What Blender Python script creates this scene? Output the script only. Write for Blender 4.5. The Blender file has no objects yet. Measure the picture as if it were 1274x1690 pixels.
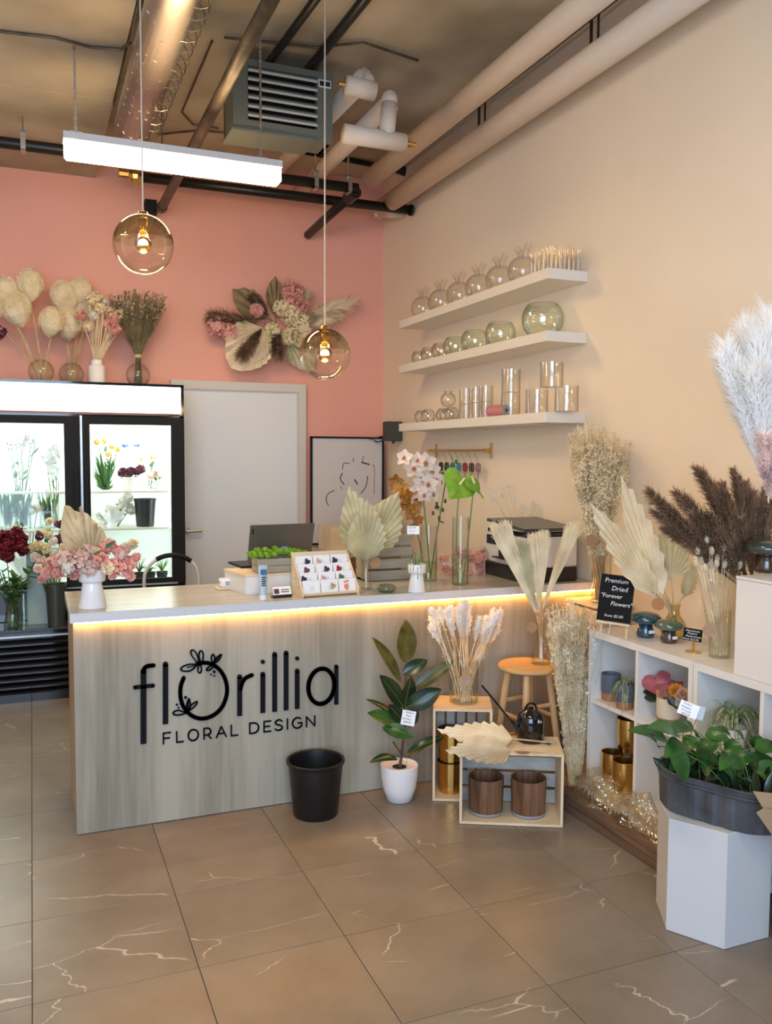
import bpy, math, random
from mathutils import Vector, Matrix
V = Vector
PI = math.pi
rnd = random.Random(7)
SC = bpy.context.scene
COL = SC.collection

# ---------------------------------------------------------------- camera
F, YAW, PITCH, ROLL, EYE = 1423.0, math.radians(22.33), math.radians(-3.74), math.radians(-0.28), 1.6
cy, sy, cp, sp = math.cos(YAW), math.sin(YAW), math.cos(PITCH), math.sin(PITCH)
fw = V((sy*cp, cy*cp, sp)); rt = V((cy, -sy, 0)); dn = fw.cross(rt)
rt, dn = math.cos(ROLL)*rt + math.sin(ROLL)*dn, -math.sin(ROLL)*rt + math.cos(ROLL)*dn
cam = bpy.data.objects.new('camera', bpy.data.cameras.new('camera')); COL.objects.link(cam)
cam.matrix_world = Matrix(((rt.x, -dn.x, -fw.x, 0), (rt.y, -dn.y, -fw.y, 0), (rt.z, -dn.z, -fw.z, EYE), (0, 0, 0, 1)))
cam.data.sensor_fit = 'HORIZONTAL'; cam.data.sensor_width = 36; cam.data.lens = F/1274*36
cam.data.clip_start = .05
SC.camera = cam

def at(px, py, x=None, y=None, z=None):
    """world point seen at a pixel of the photograph, on a known plane"""
    d = rt*((px-637)/F) + dn*((py-845)/F) + fw
    t = x/d.x if x is not None else y/d.y if y is not None else (z-EYE)/d.z
    return V((d.x*t, d.y*t, EYE+d.z*t))

# ---------------------------------------------------------------- world and lights
W, B, CZ = 2.73, 6.73, 3.85
SC.view_settings.view_transform = 'Standard'; SC.view_settings.look = 'None'
SC.view_settings.exposure = -0.03; SC.view_settings.gamma = 1; SC.view_settings.use_curve_mapping = False
SC.cycles.transparent_max_bounces = 48; SC.cycles.diffuse_bounces = 8; SC.cycles.max_bounces = 14
wd = bpy.data.worlds.new('world'); SC.world = wd; wd.use_nodes = True
wd.node_tree.nodes['Background'].inputs[0].default_value = (.72, .82, 1, 1)
wd.node_tree.nodes['Background'].inputs[1].default_value = .22

def area(name, loc, look, sx, sy_, power, col):
    l = bpy.data.lights.new(name, 'AREA'); l.shape = 'RECTANGLE'; l.size = sx; l.size_y = sy_
    l.energy = power; l.color = col
    o = bpy.data.objects.new(name, l); COL.objects.link(o); o.location = loc
    o.rotation_euler = (V(look)-V(loc)).to_track_quat('-Z', 'Y').to_euler()
    return o
area('shopfront_daylight', (-.95, -1.75, 1.85), (.7, 3.5, 1.25), 3.2, 2.9, 235, (.56, .75, 1))
area('ceiling_fixture_front', (.6, 1.4, 3.3), (.9, 1.5, 0), 1.3, .15, 36, (1, .76, .50))
area('ceiling_fixture_left', (-1.5, 3.6, 3.3), (-1.3, 3.6, 0), 1.3, .15, 22, (1, .72, .42))
area('led_fixture_glow', (.72, 4.62, 3.02), (.72, 4.62, 0), 1.05, .08, 12, (1, .74, .42))

# ---------------------------------------------------------------- mesh helpers
def frame(d, up=V((0, 0, 1))):
    d = V(d).normalized()
    s = d.cross(up)
    if s.length < 1e-4: s = d.cross(V((1, 0, 0)))
    s.normalize(); n = s.cross(d).normalized()
    return d, s, n

class MB:
    def __init__(s): s.v = []; s.f = []
    def quad(s, a, b, c, d):
        i = len(s.v); s.v += [V(a), V(b), V(c), V(d)]; s.f.append((i, i+1, i+2, i+3))
    def tri(s, a, b, c):
        i = len(s.v); s.v += [V(a), V(b), V(c)]; s.f.append((i, i+1, i+2))
    def poly(s, pts):
        i = len(s.v); s.v += [V(p) for p in pts]; s.f.append(tuple(range(i, i+len(pts))))
    def box(s, lo, hi, rz=0, piv=None, bev=0):
        x0, y0, z0 = lo; x1, y1, z1 = hi
        i = len(s.v)
        if bev:
            b = bev; pts = []
            ring = [(x0+b, y0), (x1-b, y0), (x1, y0+b), (x1, y1-b), (x1-b, y1), (x0+b, y1), (x0, y1-b), (x0, y0+b)]
            rin = [(x0+b, y0+b), (x1-b, y0+b), (x1-b, y0+b), (x1-b, y1-b), (x1-b, y1-b), (x0+b, y1-b), (x0+b, y1-b), (x0+b, y0+b)]
            for z, r in ((z0, rin), (z0+b, ring), (z1-b, ring), (z1, rin)):
                pts += [V((p[0], p[1], z)) for p in r]
            for k in range(3):
                for j in range(8):
                    a = i+k*8+j; c = i+k*8+(j+1) % 8
                    s.f.append((a, c, c+8, a+8))
            s.f.append(tuple(i+j for j in (7, 5, 3, 1))); s.f.append(tuple(i+24+j for j in (0, 2, 4, 6)))
        else:
            pts = [V(p) for p in ((x0, y0, z0), (x1, y0, z0), (x1, y1, z0), (x0, y1, z0), (x0, y0, z1), (x1, y0, z1), (x1, y1, z1), (x0, y1, z1))]
            for f in ((3, 2, 1, 0), (4, 5, 6, 7), (0, 1, 5, 4), (1, 2, 6, 5), (2, 3, 7, 6), (3, 0, 4, 7)): s.f.append(tuple(i+k for k in f))
        if rz:
            p = V(piv) if piv else V(((x0+x1)/2, (y0+y1)/2, 0)); R = Matrix.Rotation(rz, 3, 'Z')
            pts = [R @ (q-p) + p for q in pts]
        s.v += pts
        return s
    def obox(s, o, ax, ay, az):
        """box from corner o with edge vectors"""
        o, ax, ay, az = V(o), V(ax), V(ay), V(az); i = len(s.v)
        s.v += [o, o+ax, o+ax+ay, o+ay, o+az, o+ax+az, o+ax+ay+az, o+ay+az]
        for f in ((3, 2, 1, 0), (4, 5, 6, 7), (0, 1, 5, 4), (1, 2, 6, 5), (2, 3, 7, 6), (3, 0, 4, 7)): s.f.append(tuple(i+k for k in f))
        return s
    def tube(s, pts, r, n=8, cap=True, r2=None):
        pts = [V(p) for p in pts]; i = len(s.v); m = len(pts); pn = None
        for k, p in enumerate(pts):
            d = (pts[min(k+1, m-1)]-pts[max(k-1, 0)])
            if d.length < 1e-7: d = V((0, 0, 1))
            d.normalize()
            if pn is None: _, sd, nn = frame(d)
            else:
                nn = pn-d*pn.dot(d)
                if nn.length < 1e-5: _, sd, nn = frame(d)
                nn.normalize(); sd = d.cross(nn)
            pn = nn
            rr = r if r2 is None else r+(r2-r)*k/(m-1)
            for j in range(n):
                a = 2*PI*j/n; s.v.append(p+sd*math.cos(a)*rr+nn*math.sin(a)*rr)
        for k in range(m-1):
            for j in range(n):
                a = i+k*n+j; b = i+k*n+(j+1) % n; s.f.append((a, b, b+n, a+n))
        if cap:
            s.f.append(tuple(i+j for j in reversed(range(n)))); s.f.append(tuple(i+(m-1)*n+j for j in range(n)))
        return s
    def lathe(s, prof, c=(0, 0, 0), n=28, sx=1, sy=1, rz=0, closed=False):
        i = len(s.v); c = V(c)
        for r, z in prof:
            for j in range(n):
                a = 2*PI*j/n+rz; s.v.append(c+V((math.cos(a)*r*sx, math.sin(a)*r*sy, z)))
        for k in range(len(prof)-1):
            for j in range(n):
                a = i+k*n+j; b = i+k*n+(j+1) % n; s.f.append((a, b, b+n, a+n))
        return s
    def ball(s, c, r, n=10, m=6, sz=1, d=None):
        pr = [(max(1e-4, math.sin(PI*k/m))*r, -math.cos(PI*k/m)*r*sz) for k in range(m+1)]
        if d is None: return s.lathe(pr, c, n)
        i0 = len(s.v); s.lathe(pr, (0, 0, 0), n); dd, sd, nn = frame(d)
        for k in range(i0, len(s.v)):
            q = s.v[k]; s.v[k] = V(c)+sd*q.x+nn*q.y+dd*q.z
        return s
    def build(s, name, mat, parent=None, world=False, smooth=False, loc=None):
        off = V((0, 0, 0))
        if world:
            p = parent
            while p is not None: off += p.location; p = p.parent
        me = bpy.data.meshes.new(name)
        me.from_pydata([tuple(q-off) for q in s.v], [], s.f)
        if smooth: me.polygons.foreach_set('use_smooth', [True]*len(me.polygons))
        if mat: me.materials.append(mat)
        o = bpy.data.objects.new(name, me); COL.objects.link(o)
        if parent is not None: o.parent = parent
        if loc is not None: o.location = loc
        return o

def smooth_angle(o, deg=40):
    try: o.data.set_sharp_from_angle(angle=math.radians(deg))
    except Exception: pass
    return o
def thing(name, label, cat, loc=(0, 0, 0), group=None, rz=0):
    o = bpy.data.objects.new(name, None); COL.objects.link(o); o.location = loc; o.rotation_euler = (0, 0, rz)
    o.empty_display_size = .05; o['label'] = label; o['category'] = cat
    if group: o['group'] = group
    return o
def tag(o, label, cat, group=None):
    o['label'] = label; o['category'] = cat
    if group: o['group'] = group
    return o
def struct(o): o['kind'] = 'structure'; return o
def dup(root, loc, label, rz=None, group=None, scale=None):
    def cp_(o, par):
        c = o.copy(); COL.objects.link(c)
        if par is not None: c.parent = par
        for ch in list(o.children): cp_(ch, c)
        return c
    r = cp_(root, None); r.location = loc; r['label'] = label
    if rz is not None: r.rotation_euler = (0, 0, rz)
    if group: r['group'] = group
    if scale: r.scale = scale if hasattr(scale, '__len__') else (scale,)*3
    return r
def text(name, body, size, o, right, up, mat, parent, ext=.0006, align='LEFT', shear=0):
    cu = bpy.data.curves.new(name, 'FONT'); cu.body = body; cu.size = size; cu.extrude = ext; cu.align_x = align
    cu.shear = shear; cu.resolution_u = 2; cu.offset = .0
    t = bpy.data.objects.new(name, cu); COL.objects.link(t)
    bpy.context.view_layer.update()
    me = bpy.data.meshes.new_from_object(t.evaluated_get(bpy.context.evaluated_depsgraph_get()))
    bpy.data.objects.remove(t)
    right = V(right).normalized(); up = V(up).normalized(); nn = right.cross(up)
    off = V((0, 0, 0)); p = parent
    while p is not None: off += p.location; p = p.parent
    for v in me.vertices: v.co = V(o)+right*v.co.x+up*v.co.y+nn*v.co.z-off
    me.materials.clear(); me.materials.append(mat)
    ob = bpy.data.objects.new(name, me); COL.objects.link(ob); ob.parent = parent
    return ob

# ---------------------------------------------------------------- materials
def newmat(name):
    m = bpy.data.materials.new(name); m.use_nodes = True
    nt = m.node_tree; b = nt.nodes['Principled BSDF']
    return m, nt, b
def N(nt, t, **kw):
    n = nt.nodes.new(t)
    for k, v in kw.items():
        if hasattr(n, k): setattr(n, k, v)
        else: n.inputs[k].default_value = v
    return n
def mat(name, col, rough=.5, metal=0, var=0, vscale=8, stretch=None, bump=0, bscale=60, emit=None, es=0, coat=0, sub=0, trans=0, col2=None):
    m, nt, b = newmat(name)
    c = tuple(col)+(1,)
    b.inputs['Base Color'].default_value = c; b.inputs['Roughness'].default_value = rough; b.inputs['Metallic'].default_value = metal
    if coat: b.inputs['Coat Weight'].default_value = coat
    if emit: b.inputs['Emission Color'].default_value = tuple(emit)+(1,); b.inputs['Emission Strength'].default_value = es
    if var or bump or col2:
        tc = N(nt, 'ShaderNodeTexCoord'); mp = N(nt, 'ShaderNodeMapping'); nt.links.new(tc.outputs['Object'], mp.inputs[0])
        if stretch: mp.inputs['Scale'].default_value = stretch
        if var or col2:
            no = N(nt, 'ShaderNodeTexNoise'); no.inputs['Scale'].default_value = vscale; no.inputs['Detail'].default_value = 5
            nt.links.new(mp.outputs[0], no.inputs['Vector'])
            mx = N(nt, 'ShaderNodeMix'); mx.data_type = 'RGBA'
            cr = N(nt, 'ShaderNodeMapRange'); cr.inputs[1].default_value = .35; cr.inputs[2].default_value = .65
            nt.links.new(no.outputs[0], cr.inputs[0]); nt.links.new(cr.outputs[0], mx.inputs[0])
            mx.inputs[6].default_value = tuple(max(0, x*(1-var)) for x in col)+(1,)
            mx.inputs[7].default_value = (tuple(col2) if col2 else tuple(min(1, x*(1+var)) for x in col))+(1,)
            nt.links.new(mx.outputs[2], b.inputs['Base Color'])
        if bump:
            n2 = N(nt, 'ShaderNodeTexNoise'); n2.inputs['Scale'].default_value = bscale; n2.inputs['Detail'].default_value = 4
            nt.links.new(mp.outputs[0], n2.inputs['Vector'])
            bp = N(nt, 'ShaderNodeBump'); bp.inputs['Strength'].default_value = bump; bp.inputs['Distance'].default_value = .01
            nt.links.new(n2.outputs[0], bp.inputs['Height']); nt.links.new(bp.outputs[0], b.inputs['Normal'])
    return m
def leafmat(name, col, col2=None, rough=.5, tl=.35, vscale=9, var=.15):
    """thin plant tissue: diffuse plus light coming through"""
    m = mat(name, col, rough, var=var, vscale=vscale, col2=col2)
    nt = m.node_tree; b = nt.nodes['Principled BSDF']; out = nt.nodes['Material Output']
    t = N(nt, 'ShaderNodeBsdfTranslucent'); mx = N(nt, 'ShaderNodeMixShader'); mx.inputs[0].default_value = tl
    if b.inputs['Base Color'].links: nt.links.new(b.inputs['Base Color'].links[0].from_socket, t.inputs[0])
    else: t.inputs[0].default_value = tuple(col)+(1,)
    nt.links.new(b.outputs[0], mx.inputs[1]); nt.links.new(t.outputs[0], mx.inputs[2]); nt.links.new(mx.outputs[0], out.inputs[0])
    return m
def glassmat(name, tint=(.97, .98, .97), edge=(.55, .6, .57), refl=.55, base=.03, rough=.02, bump=0, bscale=30, glo=(1, 1, 1)):
    m, nt, b = newmat(name); nt.nodes.remove(b); out = nt.nodes['Material Output']
    lw = N(nt, 'ShaderNodeLayerWeight'); lw.inputs['Blend'].default_value = .35
    pw = N(nt, 'ShaderNodeMath', operation='POWER'); nt.links.new(lw.outputs['Facing'], pw.inputs[0]); pw.inputs[1].default_value = 2.2
    mr = N(nt, 'ShaderNodeMapRange'); nt.links.new(pw.outputs[0], mr.inputs[0]); mr.inputs[3].default_value = base; mr.inputs[4].default_value = refl
    mc = N(nt, 'ShaderNodeMix'); mc.data_type = 'RGBA'; nt.links.new(pw.outputs[0], mc.inputs[0])
    mc.inputs[6].default_value = tint+(1,); mc.inputs[7].default_value = edge+(1,)
    tr = N(nt, 'ShaderNodeBsdfTransparent'); nt.links.new(mc.outputs[2], tr.inputs[0])
    gl = N(nt, 'ShaderNodeBsdfGlossy'); gl.inputs['Roughness'].default_value = rough; gl.inputs[0].default_value = glo+(1,)
    if bump:
        tc = N(nt, 'ShaderNodeTexCoord'); no = N(nt, 'ShaderNodeTexNoise'); no.inputs['Scale'].default_value = bscale
        nt.links.new(tc.outputs['Object'], no.inputs['Vector'])
        bp = N(nt, 'ShaderNodeBump'); bp.inputs['Strength'].default_value = bump; bp.inputs['Distance'].default_value = .02
        nt.links.new(no.outputs[0], bp.inputs['Height']); nt.links.new(bp.outputs[0], gl.inputs['Normal'])
    mx = N(nt, 'ShaderNodeMixShader'); nt.links.new(mr.outputs[0], mx.inputs[0]); nt.links.new(tr.outputs[0], mx.inputs[1]); nt.links.new(gl.outputs[0], mx.inputs[2])
    nt.links.new(mx.outputs[0], out.inputs[0])
    return m
def woodmat(name, a, b_, axis='Z', scale=6, rough=.5, fine=90, streak=None, contrast=1):
    m, nt, b = newmat(name); b.inputs['Roughness'].default_value = rough
    tc = N(nt, 'ShaderNodeTexCoord'); mp = N(nt, 'ShaderNodeMapping'); nt.links.new(tc.outputs['Object'], mp.inputs[0])
    sc = {'X': (.06, 1, 1), 'Y': (1, .06, 1), 'Z': (1, 1, .06)}[axis]; mp.inputs['Scale'].default_value = sc
    n1 = N(nt, 'ShaderNodeTexNoise'); n1.inputs['Scale'].default_value = scale; n1.inputs['Detail'].default_value = 6; n1.inputs['Distortion'].default_value = .6
    n2 = N(nt, 'ShaderNodeTexNoise'); n2.inputs['Scale'].default_value = fine; n2.inputs['Detail'].default_value = 3
    nt.links.new(mp.outputs[0], n1.inputs[0]); nt.links.new(mp.outputs[0], n2.inputs[0])
    ad = N(nt, 'ShaderNodeMath', operation='MULTIPLY_ADD'); nt.links.new(n2.outputs[0], ad.inputs[0]); ad.inputs[1].default_value = .35; nt.links.new(n1.outputs[0], ad.inputs[2])
    mr = N(nt, 'ShaderNodeMapRange'); mr.inputs[1].default_value = .675-.17/contrast; mr.inputs[2].default_value = .675+.17/contrast; nt.links.new(ad.outputs[0], mr.inputs[0])
    mx = N(nt, 'ShaderNodeMix'); mx.data_type = 'RGBA'; nt.links.new(mr.outputs[0], mx.inputs[0]); mx.inputs[6].default_value = a+(1,); mx.inputs[7].default_value = b_+(1,)
    nt.links.new(mx.outputs[2], b.inputs['Base Color'])
    return m

def srgb(r, g, b, k=1.0):
    f = lambda c: (c/12.92 if c <= .04045 else ((c+.055)/1.055)**2.4)
    return tuple(f(x/255)*k for x in (r, g, b))

M = {}
M['beige'] = mat('beige_paint', (.84, .715, .565), .7, var=.02, vscale=2, bump=.05, bscale=180)
M['pink'] = mat('pink_paint', (.80, .40, .315), .6, var=.02, vscale=2, bump=.04, bscale=180)
M['white_paint'] = mat('white_paint', (.58, .59, .61), .45)
M['trim'] = mat('door_trim_paint', (.66, .64, .60), .4)
M['melamine'] = mat('white_melamine', (.76, .75, .73), .35); M['shelfwhite'] = mat('shelf_white', (.78, .73, .65), .4)
M['white_gloss'] = mat('white_glaze', (.82, .82, .84), .22, coat=.3)
M['white_matte'] = mat('white_matte_ceramic', (.80, .79, .79), .55)
M['black_plastic'] = mat('black_plastic', (.006, .006, .008), .42)
M['black_matte'] = mat('black_matte', (.008, .008, .009), .6); M['black_matte'].node_tree.nodes['Principled BSDF'].inputs['Specular IOR Level'].default_value = .25
M['black_gloss'] = mat('black_gloss', (.004, .004, .005), .08, coat=.6)
M['logo'] = mat('logo_black', (.005, .006, .010), .7); M['logo'].node_tree.nodes['Principled BSDF'].inputs['Specular IOR Level'].default_value = .15
M['pipe_black'] = mat('black_pipe', (.012, .011, .010), .4, metal=.2)
M['pipe_white'] = mat('pipe_insulation', (.74, .63, .53), .6, bump=.1, bscale=40)
M['pipe_grey'] = mat('brown_steel_pipe', (.10, .075, .05), .45, metal=.5, var=.4, vscale=10)
M['steel'] = mat('galvanised_steel', (.55, .53, .50), .3, metal=1, var=.1, vscale=20)
M['duct'] = mat('spiral_duct_steel', (.50, .46, .42), .34, metal=1)
M['heater'] = mat('heater_grey_green', (.13, .14, .12), .45)
M['louver'] = mat('louver_grey', (.42, .42, .38), .4)
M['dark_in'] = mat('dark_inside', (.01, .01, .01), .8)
M['gold'] = mat('brushed_gold', (.72, .45, .14), .25, metal=1, var=.15, vscale=40, stretch=(1, 1, .08))
M['brass'] = mat('brass', (.7, .45, .16), .3, metal=1)
M['pine'] = woodmat('pale_pine', (.66, .50, .32), (.82, .68, .48), 'X', 7, .55)
M['pinez'] = woodmat('pale_pine_upright', (.66, .50, .32), (.82, .68, .48), 'Z', 7, .55)
M['stoolwood'] = woodmat('stool_pine', (.55, .33, .14), (.68, .45, .22), 'Z', 8, .4)
M['potwood'] = woodmat('walnut_pot', (.10, .045, .022), (.26, .13, .07), 'Z', 14, .5, contrast=1.4)
M['pallet'] = woodmat('dark_pallet', (.10, .055, .03), (.22, .13, .08), 'Y', 12, .7)
M['greywood'] = woodmat('weathered_grey_wood', (.26, .23, .17), (.42, .38, .29), 'X', 12, .7)
M['concrete_pot'] = mat('grey_concrete', (.30, .30, .31), .8, bump=.1)
M['kraft'] = mat('kraft_card', (.33, .19, .10), .8)
M['kraft2'] = mat('kraft_paper', (.42, .29, .17), .75, bump=.2, bscale=25)
M['soil'] = mat('potting_soil', (.02, .013, .009), .95, bump=.8, bscale=120)
M['paper'] = mat('white_card', (.85, .86, .88), .5)
M['ink'] = mat('black_ink', (.01, .01, .015), .6)
M['chalk'] = mat('white_chalk_ink', (.80, .80, .80), .7)
M['slate'] = mat('chalkboard', (.005, .005, .006), .7); M['slate'].node_tree.nodes['Principled BSDF'].inputs['Specular IOR Level'].default_value = .2
M['zinc'] = mat('dark_zinc', (.09, .10, .118), .42, metal=.35, var=.3, vscale=9, bump=.1, bscale=40)
M['trough_in'] = mat('trough_inside', (.02, .02, .024), .6)
M['glass'] = glassmat('clear_glass')
M['glass_s'] = glassmat('shelf_glass', tint=(.965, .965, .955), edge=(.30, .29, .26), refl=.8, base=.07, rough=.03)
M['glass_g'] = glassmat('green_tinted_glass', tint=(.945, .975, .95), edge=(.36, .48, .40), refl=.75, base=.08, rough=.03)
M['glass_a'] = glassmat('amber_globe_glass', tint=(.97, .955, .91), edge=(.50, .43, .28), refl=.8, base=.06, glo=(1, .97, .9))
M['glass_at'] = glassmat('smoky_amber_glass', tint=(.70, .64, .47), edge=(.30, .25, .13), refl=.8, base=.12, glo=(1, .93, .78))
M['pane'] = glassmat('door_pane_glass', tint=(.95, .98, .96), edge=(.8, .9, .85), refl=.3, base=.02)
M['water'] = glassmat('vase_water', tint=(.90, .95, .88), edge=(.55, .66, .5), refl=.3, base=.03)
M['cello'] = glassmat('cellophane', tint=(.98, .975, .965), edge=(.9, .88, .85), refl=.40, base=.05, rough=.07, bump=1, bscale=28)
# plant tissues
M['palm_sage'] = leafmat('sage_palm', (.62, .57, .36), (.74, .70, .48), .6, .25)
M['palm_cream'] = leafmat('cream_palm', (.95, .82, .56), (.98, .91, .70), .6, .25)
M['palm_tan'] = leafmat('tan_palm', (.72, .59, .38), (.84, .73, .52), .6, .25)
M['palm_olive'] = leafmat('olive_palm', (.23, .17, .08), (.33, .26, .13), .6, .2)
M['pampas_w'] = leafmat('white_pampas', (.99, .985, .98), None, .8, .35, var=.0)
M['pampas_c'] = leafmat('cream_pampas', (.95, .83, .60), (.98, .91, .74), .8, .35)
M['pampas_b'] = leafmat('brown_pampas', (.30, .19, .11), (.50, .34, .23), .8, .3)
M['pampas_p'] = leafmat('pink_pampas', (.93, .78, .78), None, .8, .35)
M['oat'] = leafmat('straw_oats', (.95, .83, .56), (.98, .93, .74), .7, .35)
M['wheat'] = leafmat('straw_stems', (.72, .56, .32), (.84, .69, .44), .7, .3)
M['bunny'] = leafmat('bunny_tail', (.80, .66, .43), (.90, .78, .56), .8, .3)
M['creamfl'] = leafmat('cream_petals', (.96, .84, .54), (.98, .92, .72), .8, .35)
M['whitefl'] = leafmat('white_petals', (.86, .84, .78), None, .6, .35, var=.05)
M['pinkfl'] = leafmat('pink_petals', (.90, .46, .40), (.95, .62, .55), .6, .4)
M['palepink'] = leafmat('pale_pink_petals', (.92, .70, .62), (.95, .82, .74), .6, .4)
M['yellowfl'] = leafmat('yellow_petals', (.85, .72, .28), (.90, .85, .6), .6, .3)
M['redfl'] = leafmat('dark_red_petals', (.10, .005, .012), (.20, .01, .02), .5, .15)
M['purplefl'] = leafmat('plum_petals', (.13, .03, .06), (.22, .06, .10), .6, .2)
M['bluefl'] = leafmat('blue_petals', (.12, .16, .38), None, .6, .2)
M['orangefl'] = leafmat('orange_petals', (.80, .42, .06), None, .6, .3)
M['peach'] = leafmat('peach_rose', (.80, .48, .34), (.86, .64, .5), .6, .25)
M['darkgrass'] = leafmat('dark_dried_grass', (.20, .16, .085), (.38, .31, .18), .8, .3)
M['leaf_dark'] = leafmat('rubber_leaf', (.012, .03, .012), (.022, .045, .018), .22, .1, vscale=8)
M['leaf_back'] = leafmat('rubber_leaf_variegated', (.05, .055, .012), (.16, .15, .04), .3, .2, vscale=14)
M['leaf_green'] = leafmat('pothos_leaf', (.025, .10, .018), (.05, .16, .03), .3, .25, vscale=14)
M['leaf_mid'] = leafmat('green_foliage', (.05, .14, .03), (.10, .22, .05), .5, .3)
M['leaf_spider'] = leafmat('spider_leaf', (.14, .24, .08), (.50, .56, .32), .5, .25, vscale=40)
M['stem_green'] = mat('green_stem', (.10, .19, .04), .5, var=.2)
M['lime'] = leafmat('lime_pompon', (.20, .42, .02), (.32, .55, .05), .7, .2, vscale=60)
M['anthurium'] = leafmat('lime_spathe', (.20, .44, .03), (.30, .56, .07), .2, .3, vscale=20)
M['orchid'] = leafmat('blush_orchid', (.92, .80, .73), (.97, .91, .86), .5, .45, vscale=20)
M['rust'] = leafmat('rust_orchid', (.36, .12, .02), (.50, .24, .03), .5, .3)
M['spadix'] = mat('cream_spadix', (.75, .70, .35), .6)
M['bark'] = mat('brown_stem', (.09, .06, .035), .8, var=.3, vscale=30)

# ================================================================ structure
def floor_mat():
    m, nt, b = newmat('marble_look_tile'); b.inputs['Roughness'].default_value = .32
    tc = N(nt, 'ShaderNodeTexCoord'); oi = N(nt, 'ShaderNodeObjectInfo')
    ad = N(nt, 'ShaderNodeVectorMath', operation='MULTIPLY_ADD'); cb = N(nt, 'ShaderNodeCombineXYZ')
    nt.links.new(oi.outputs['Random'], cb.inputs[0]); nt.links.new(oi.outputs['Random'], cb.inputs[1])
    nt.links.new(cb.outputs[0], ad.inputs[0]); ad.inputs[1].default_value = (37, 61, 0); nt.links.new(tc.outputs['Object'], ad.inputs[2])
    n1 = N(nt, 'ShaderNodeTexNoise'); n1.inputs['Scale'].default_value = 3.2; n1.inputs['Detail'].default_value = 8; n1.inputs['Roughness'].default_value = .62
    nt.links.new(ad.outputs[0], n1.inputs[0])
    mx = N(nt, 'ShaderNodeMix'); mx.data_type = 'RGBA'
    mr = N(nt, 'ShaderNodeMapRange'); mr.inputs[1].default_value = .35; mr.inputs[2].default_value = .68; nt.links.new(n1.outputs[0], mr.inputs[0]); nt.links.new(mr.outputs[0], mx.inputs[0])
    mx.inputs[6].default_value = (.185, .150, .115, 1); mx.inputs[7].default_value = (.245, .207, .168, 1)
    # veins: thin level lines of a stretched, rotated noise
    mp = N(nt, 'ShaderNodeMapping'); mp.inputs['Rotation'].default_value = (0, 0, .55); mp.inputs['Scale'].default_value = (.75, 1.8, 1); nt.links.new(ad.outputs[0], mp.inputs[0])
    nz = N(nt, 'ShaderNodeTexNoise'); nz.inputs['Scale'].default_value = 9; nz.inputs['Detail'].default_value = 3
    nt.links.new(mp.outputs[0], nz.inputs[0])
    mz = N(nt, 'ShaderNodeVectorMath', operation='MULTIPLY_ADD'); nt.links.new(nz.outputs['Color'], mz.inputs[0]); mz.inputs[1].default_value = (.10, .10, 0); nt.links.new(mp.outputs[0], mz.inputs[2])
    n2 = N(nt, 'ShaderNodeTexVoronoi'); n2.feature = 'DISTANCE_TO_EDGE'; n2.inputs['Scale'].default_value = 1.9; nt.links.new(mz.outputs[0], n2.inputs['Vector'])
    s3 = N(nt, 'ShaderNodeMapRange'); nt.links.new(n2.outputs['Distance'], s3.inputs[0]); s3.inputs[1].default_value = .001; s3.inputs[2].default_value = .0055; s3.inputs[3].default_value = 1; s3.inputs[4].default_value = 0
    n3 = N(nt, 'ShaderNodeTexNoise'); n3.inputs['Scale'].default_value = 3.0; n3.inputs['Detail'].default_value = 1; nt.links.new(ad.outputs[0], n3.inputs[0])
    s4 = N(nt, 'ShaderNodeMapRange'); nt.links.new(n3.outputs[0], s4.inputs[0]); s4.inputs[1].default_value = .50; s4.inputs[2].default_value = .56
    s5 = N(nt, 'ShaderNodeMath', operation='MULTIPLY'); nt.links.new(s3.outputs[0], s5.inputs[0]); nt.links.new(s4.outputs[0], s5.inputs[1])
    s6 = N(nt, 'ShaderNodeMath', operation='MULTIPLY'); nt.links.new(s5.outputs[0], s6.inputs[0]); s6.inputs[1].default_value = .62
    m2 = N(nt, 'ShaderNodeMix'); m2.data_type = 'RGBA'; nt.links.new(s6.outputs[0], m2.inputs[0]); nt.links.new(mx.outputs[2], m2.inputs[6]); m2.inputs[7].default_value = (.72, .66, .58, 1)
    nt.links.new(m2.outputs[2], b.inputs['Base Color'])
    return m
M['tile'] = floor_mat()
M['grout'] = mat('grout', (.10, .08, .062), .9)
M['concrete'] = mat('bare_concrete', (.40, .335, .235), .8, var=.22, vscale=1.3, bump=.5, bscale=5, col2=(.58, .50, .37))
M['laminate'] = woodmat('grey_oak_laminate', (.235, .212, .163), (.43, .392, .315), 'Z', 4.2, .5, fine=45)
M['laminate_side'] = woodmat('grey_oak_laminate_side', (.30, .20, .12), (.42, .31, .2), 'Z', 5, .5, fine=60)
M['top'] = mat('counter_top_laminate', (.46, .42, .36), .22, var=.08, vscale=14, stretch=(.1, 1, 1))
M['led'] = mat('warm_led', (1, .8, .5), .5, emit=(1, .44, .07), es=62)
M['lamp'] = mat('lamp_diffuser', (1, .95, .85), .5, emit=(1, .68, .34), es=38)
M['sign_lit'] = mat('lit_header_panel', (1, 1, 1), .4, emit=(1, 1, 1), es=2.2)
M['tube_lit'] = mat('cooler_led', (1, 1, 1), .4, emit=(.92, 1, .95), es=18)
M['liner'] = mat('cooler_liner', (.84, .88, .85), .5)
M['bulb'] = mat('glowing_filament', (1, .8, .4), .4, emit=(1, .60, .18), es=22)

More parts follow.
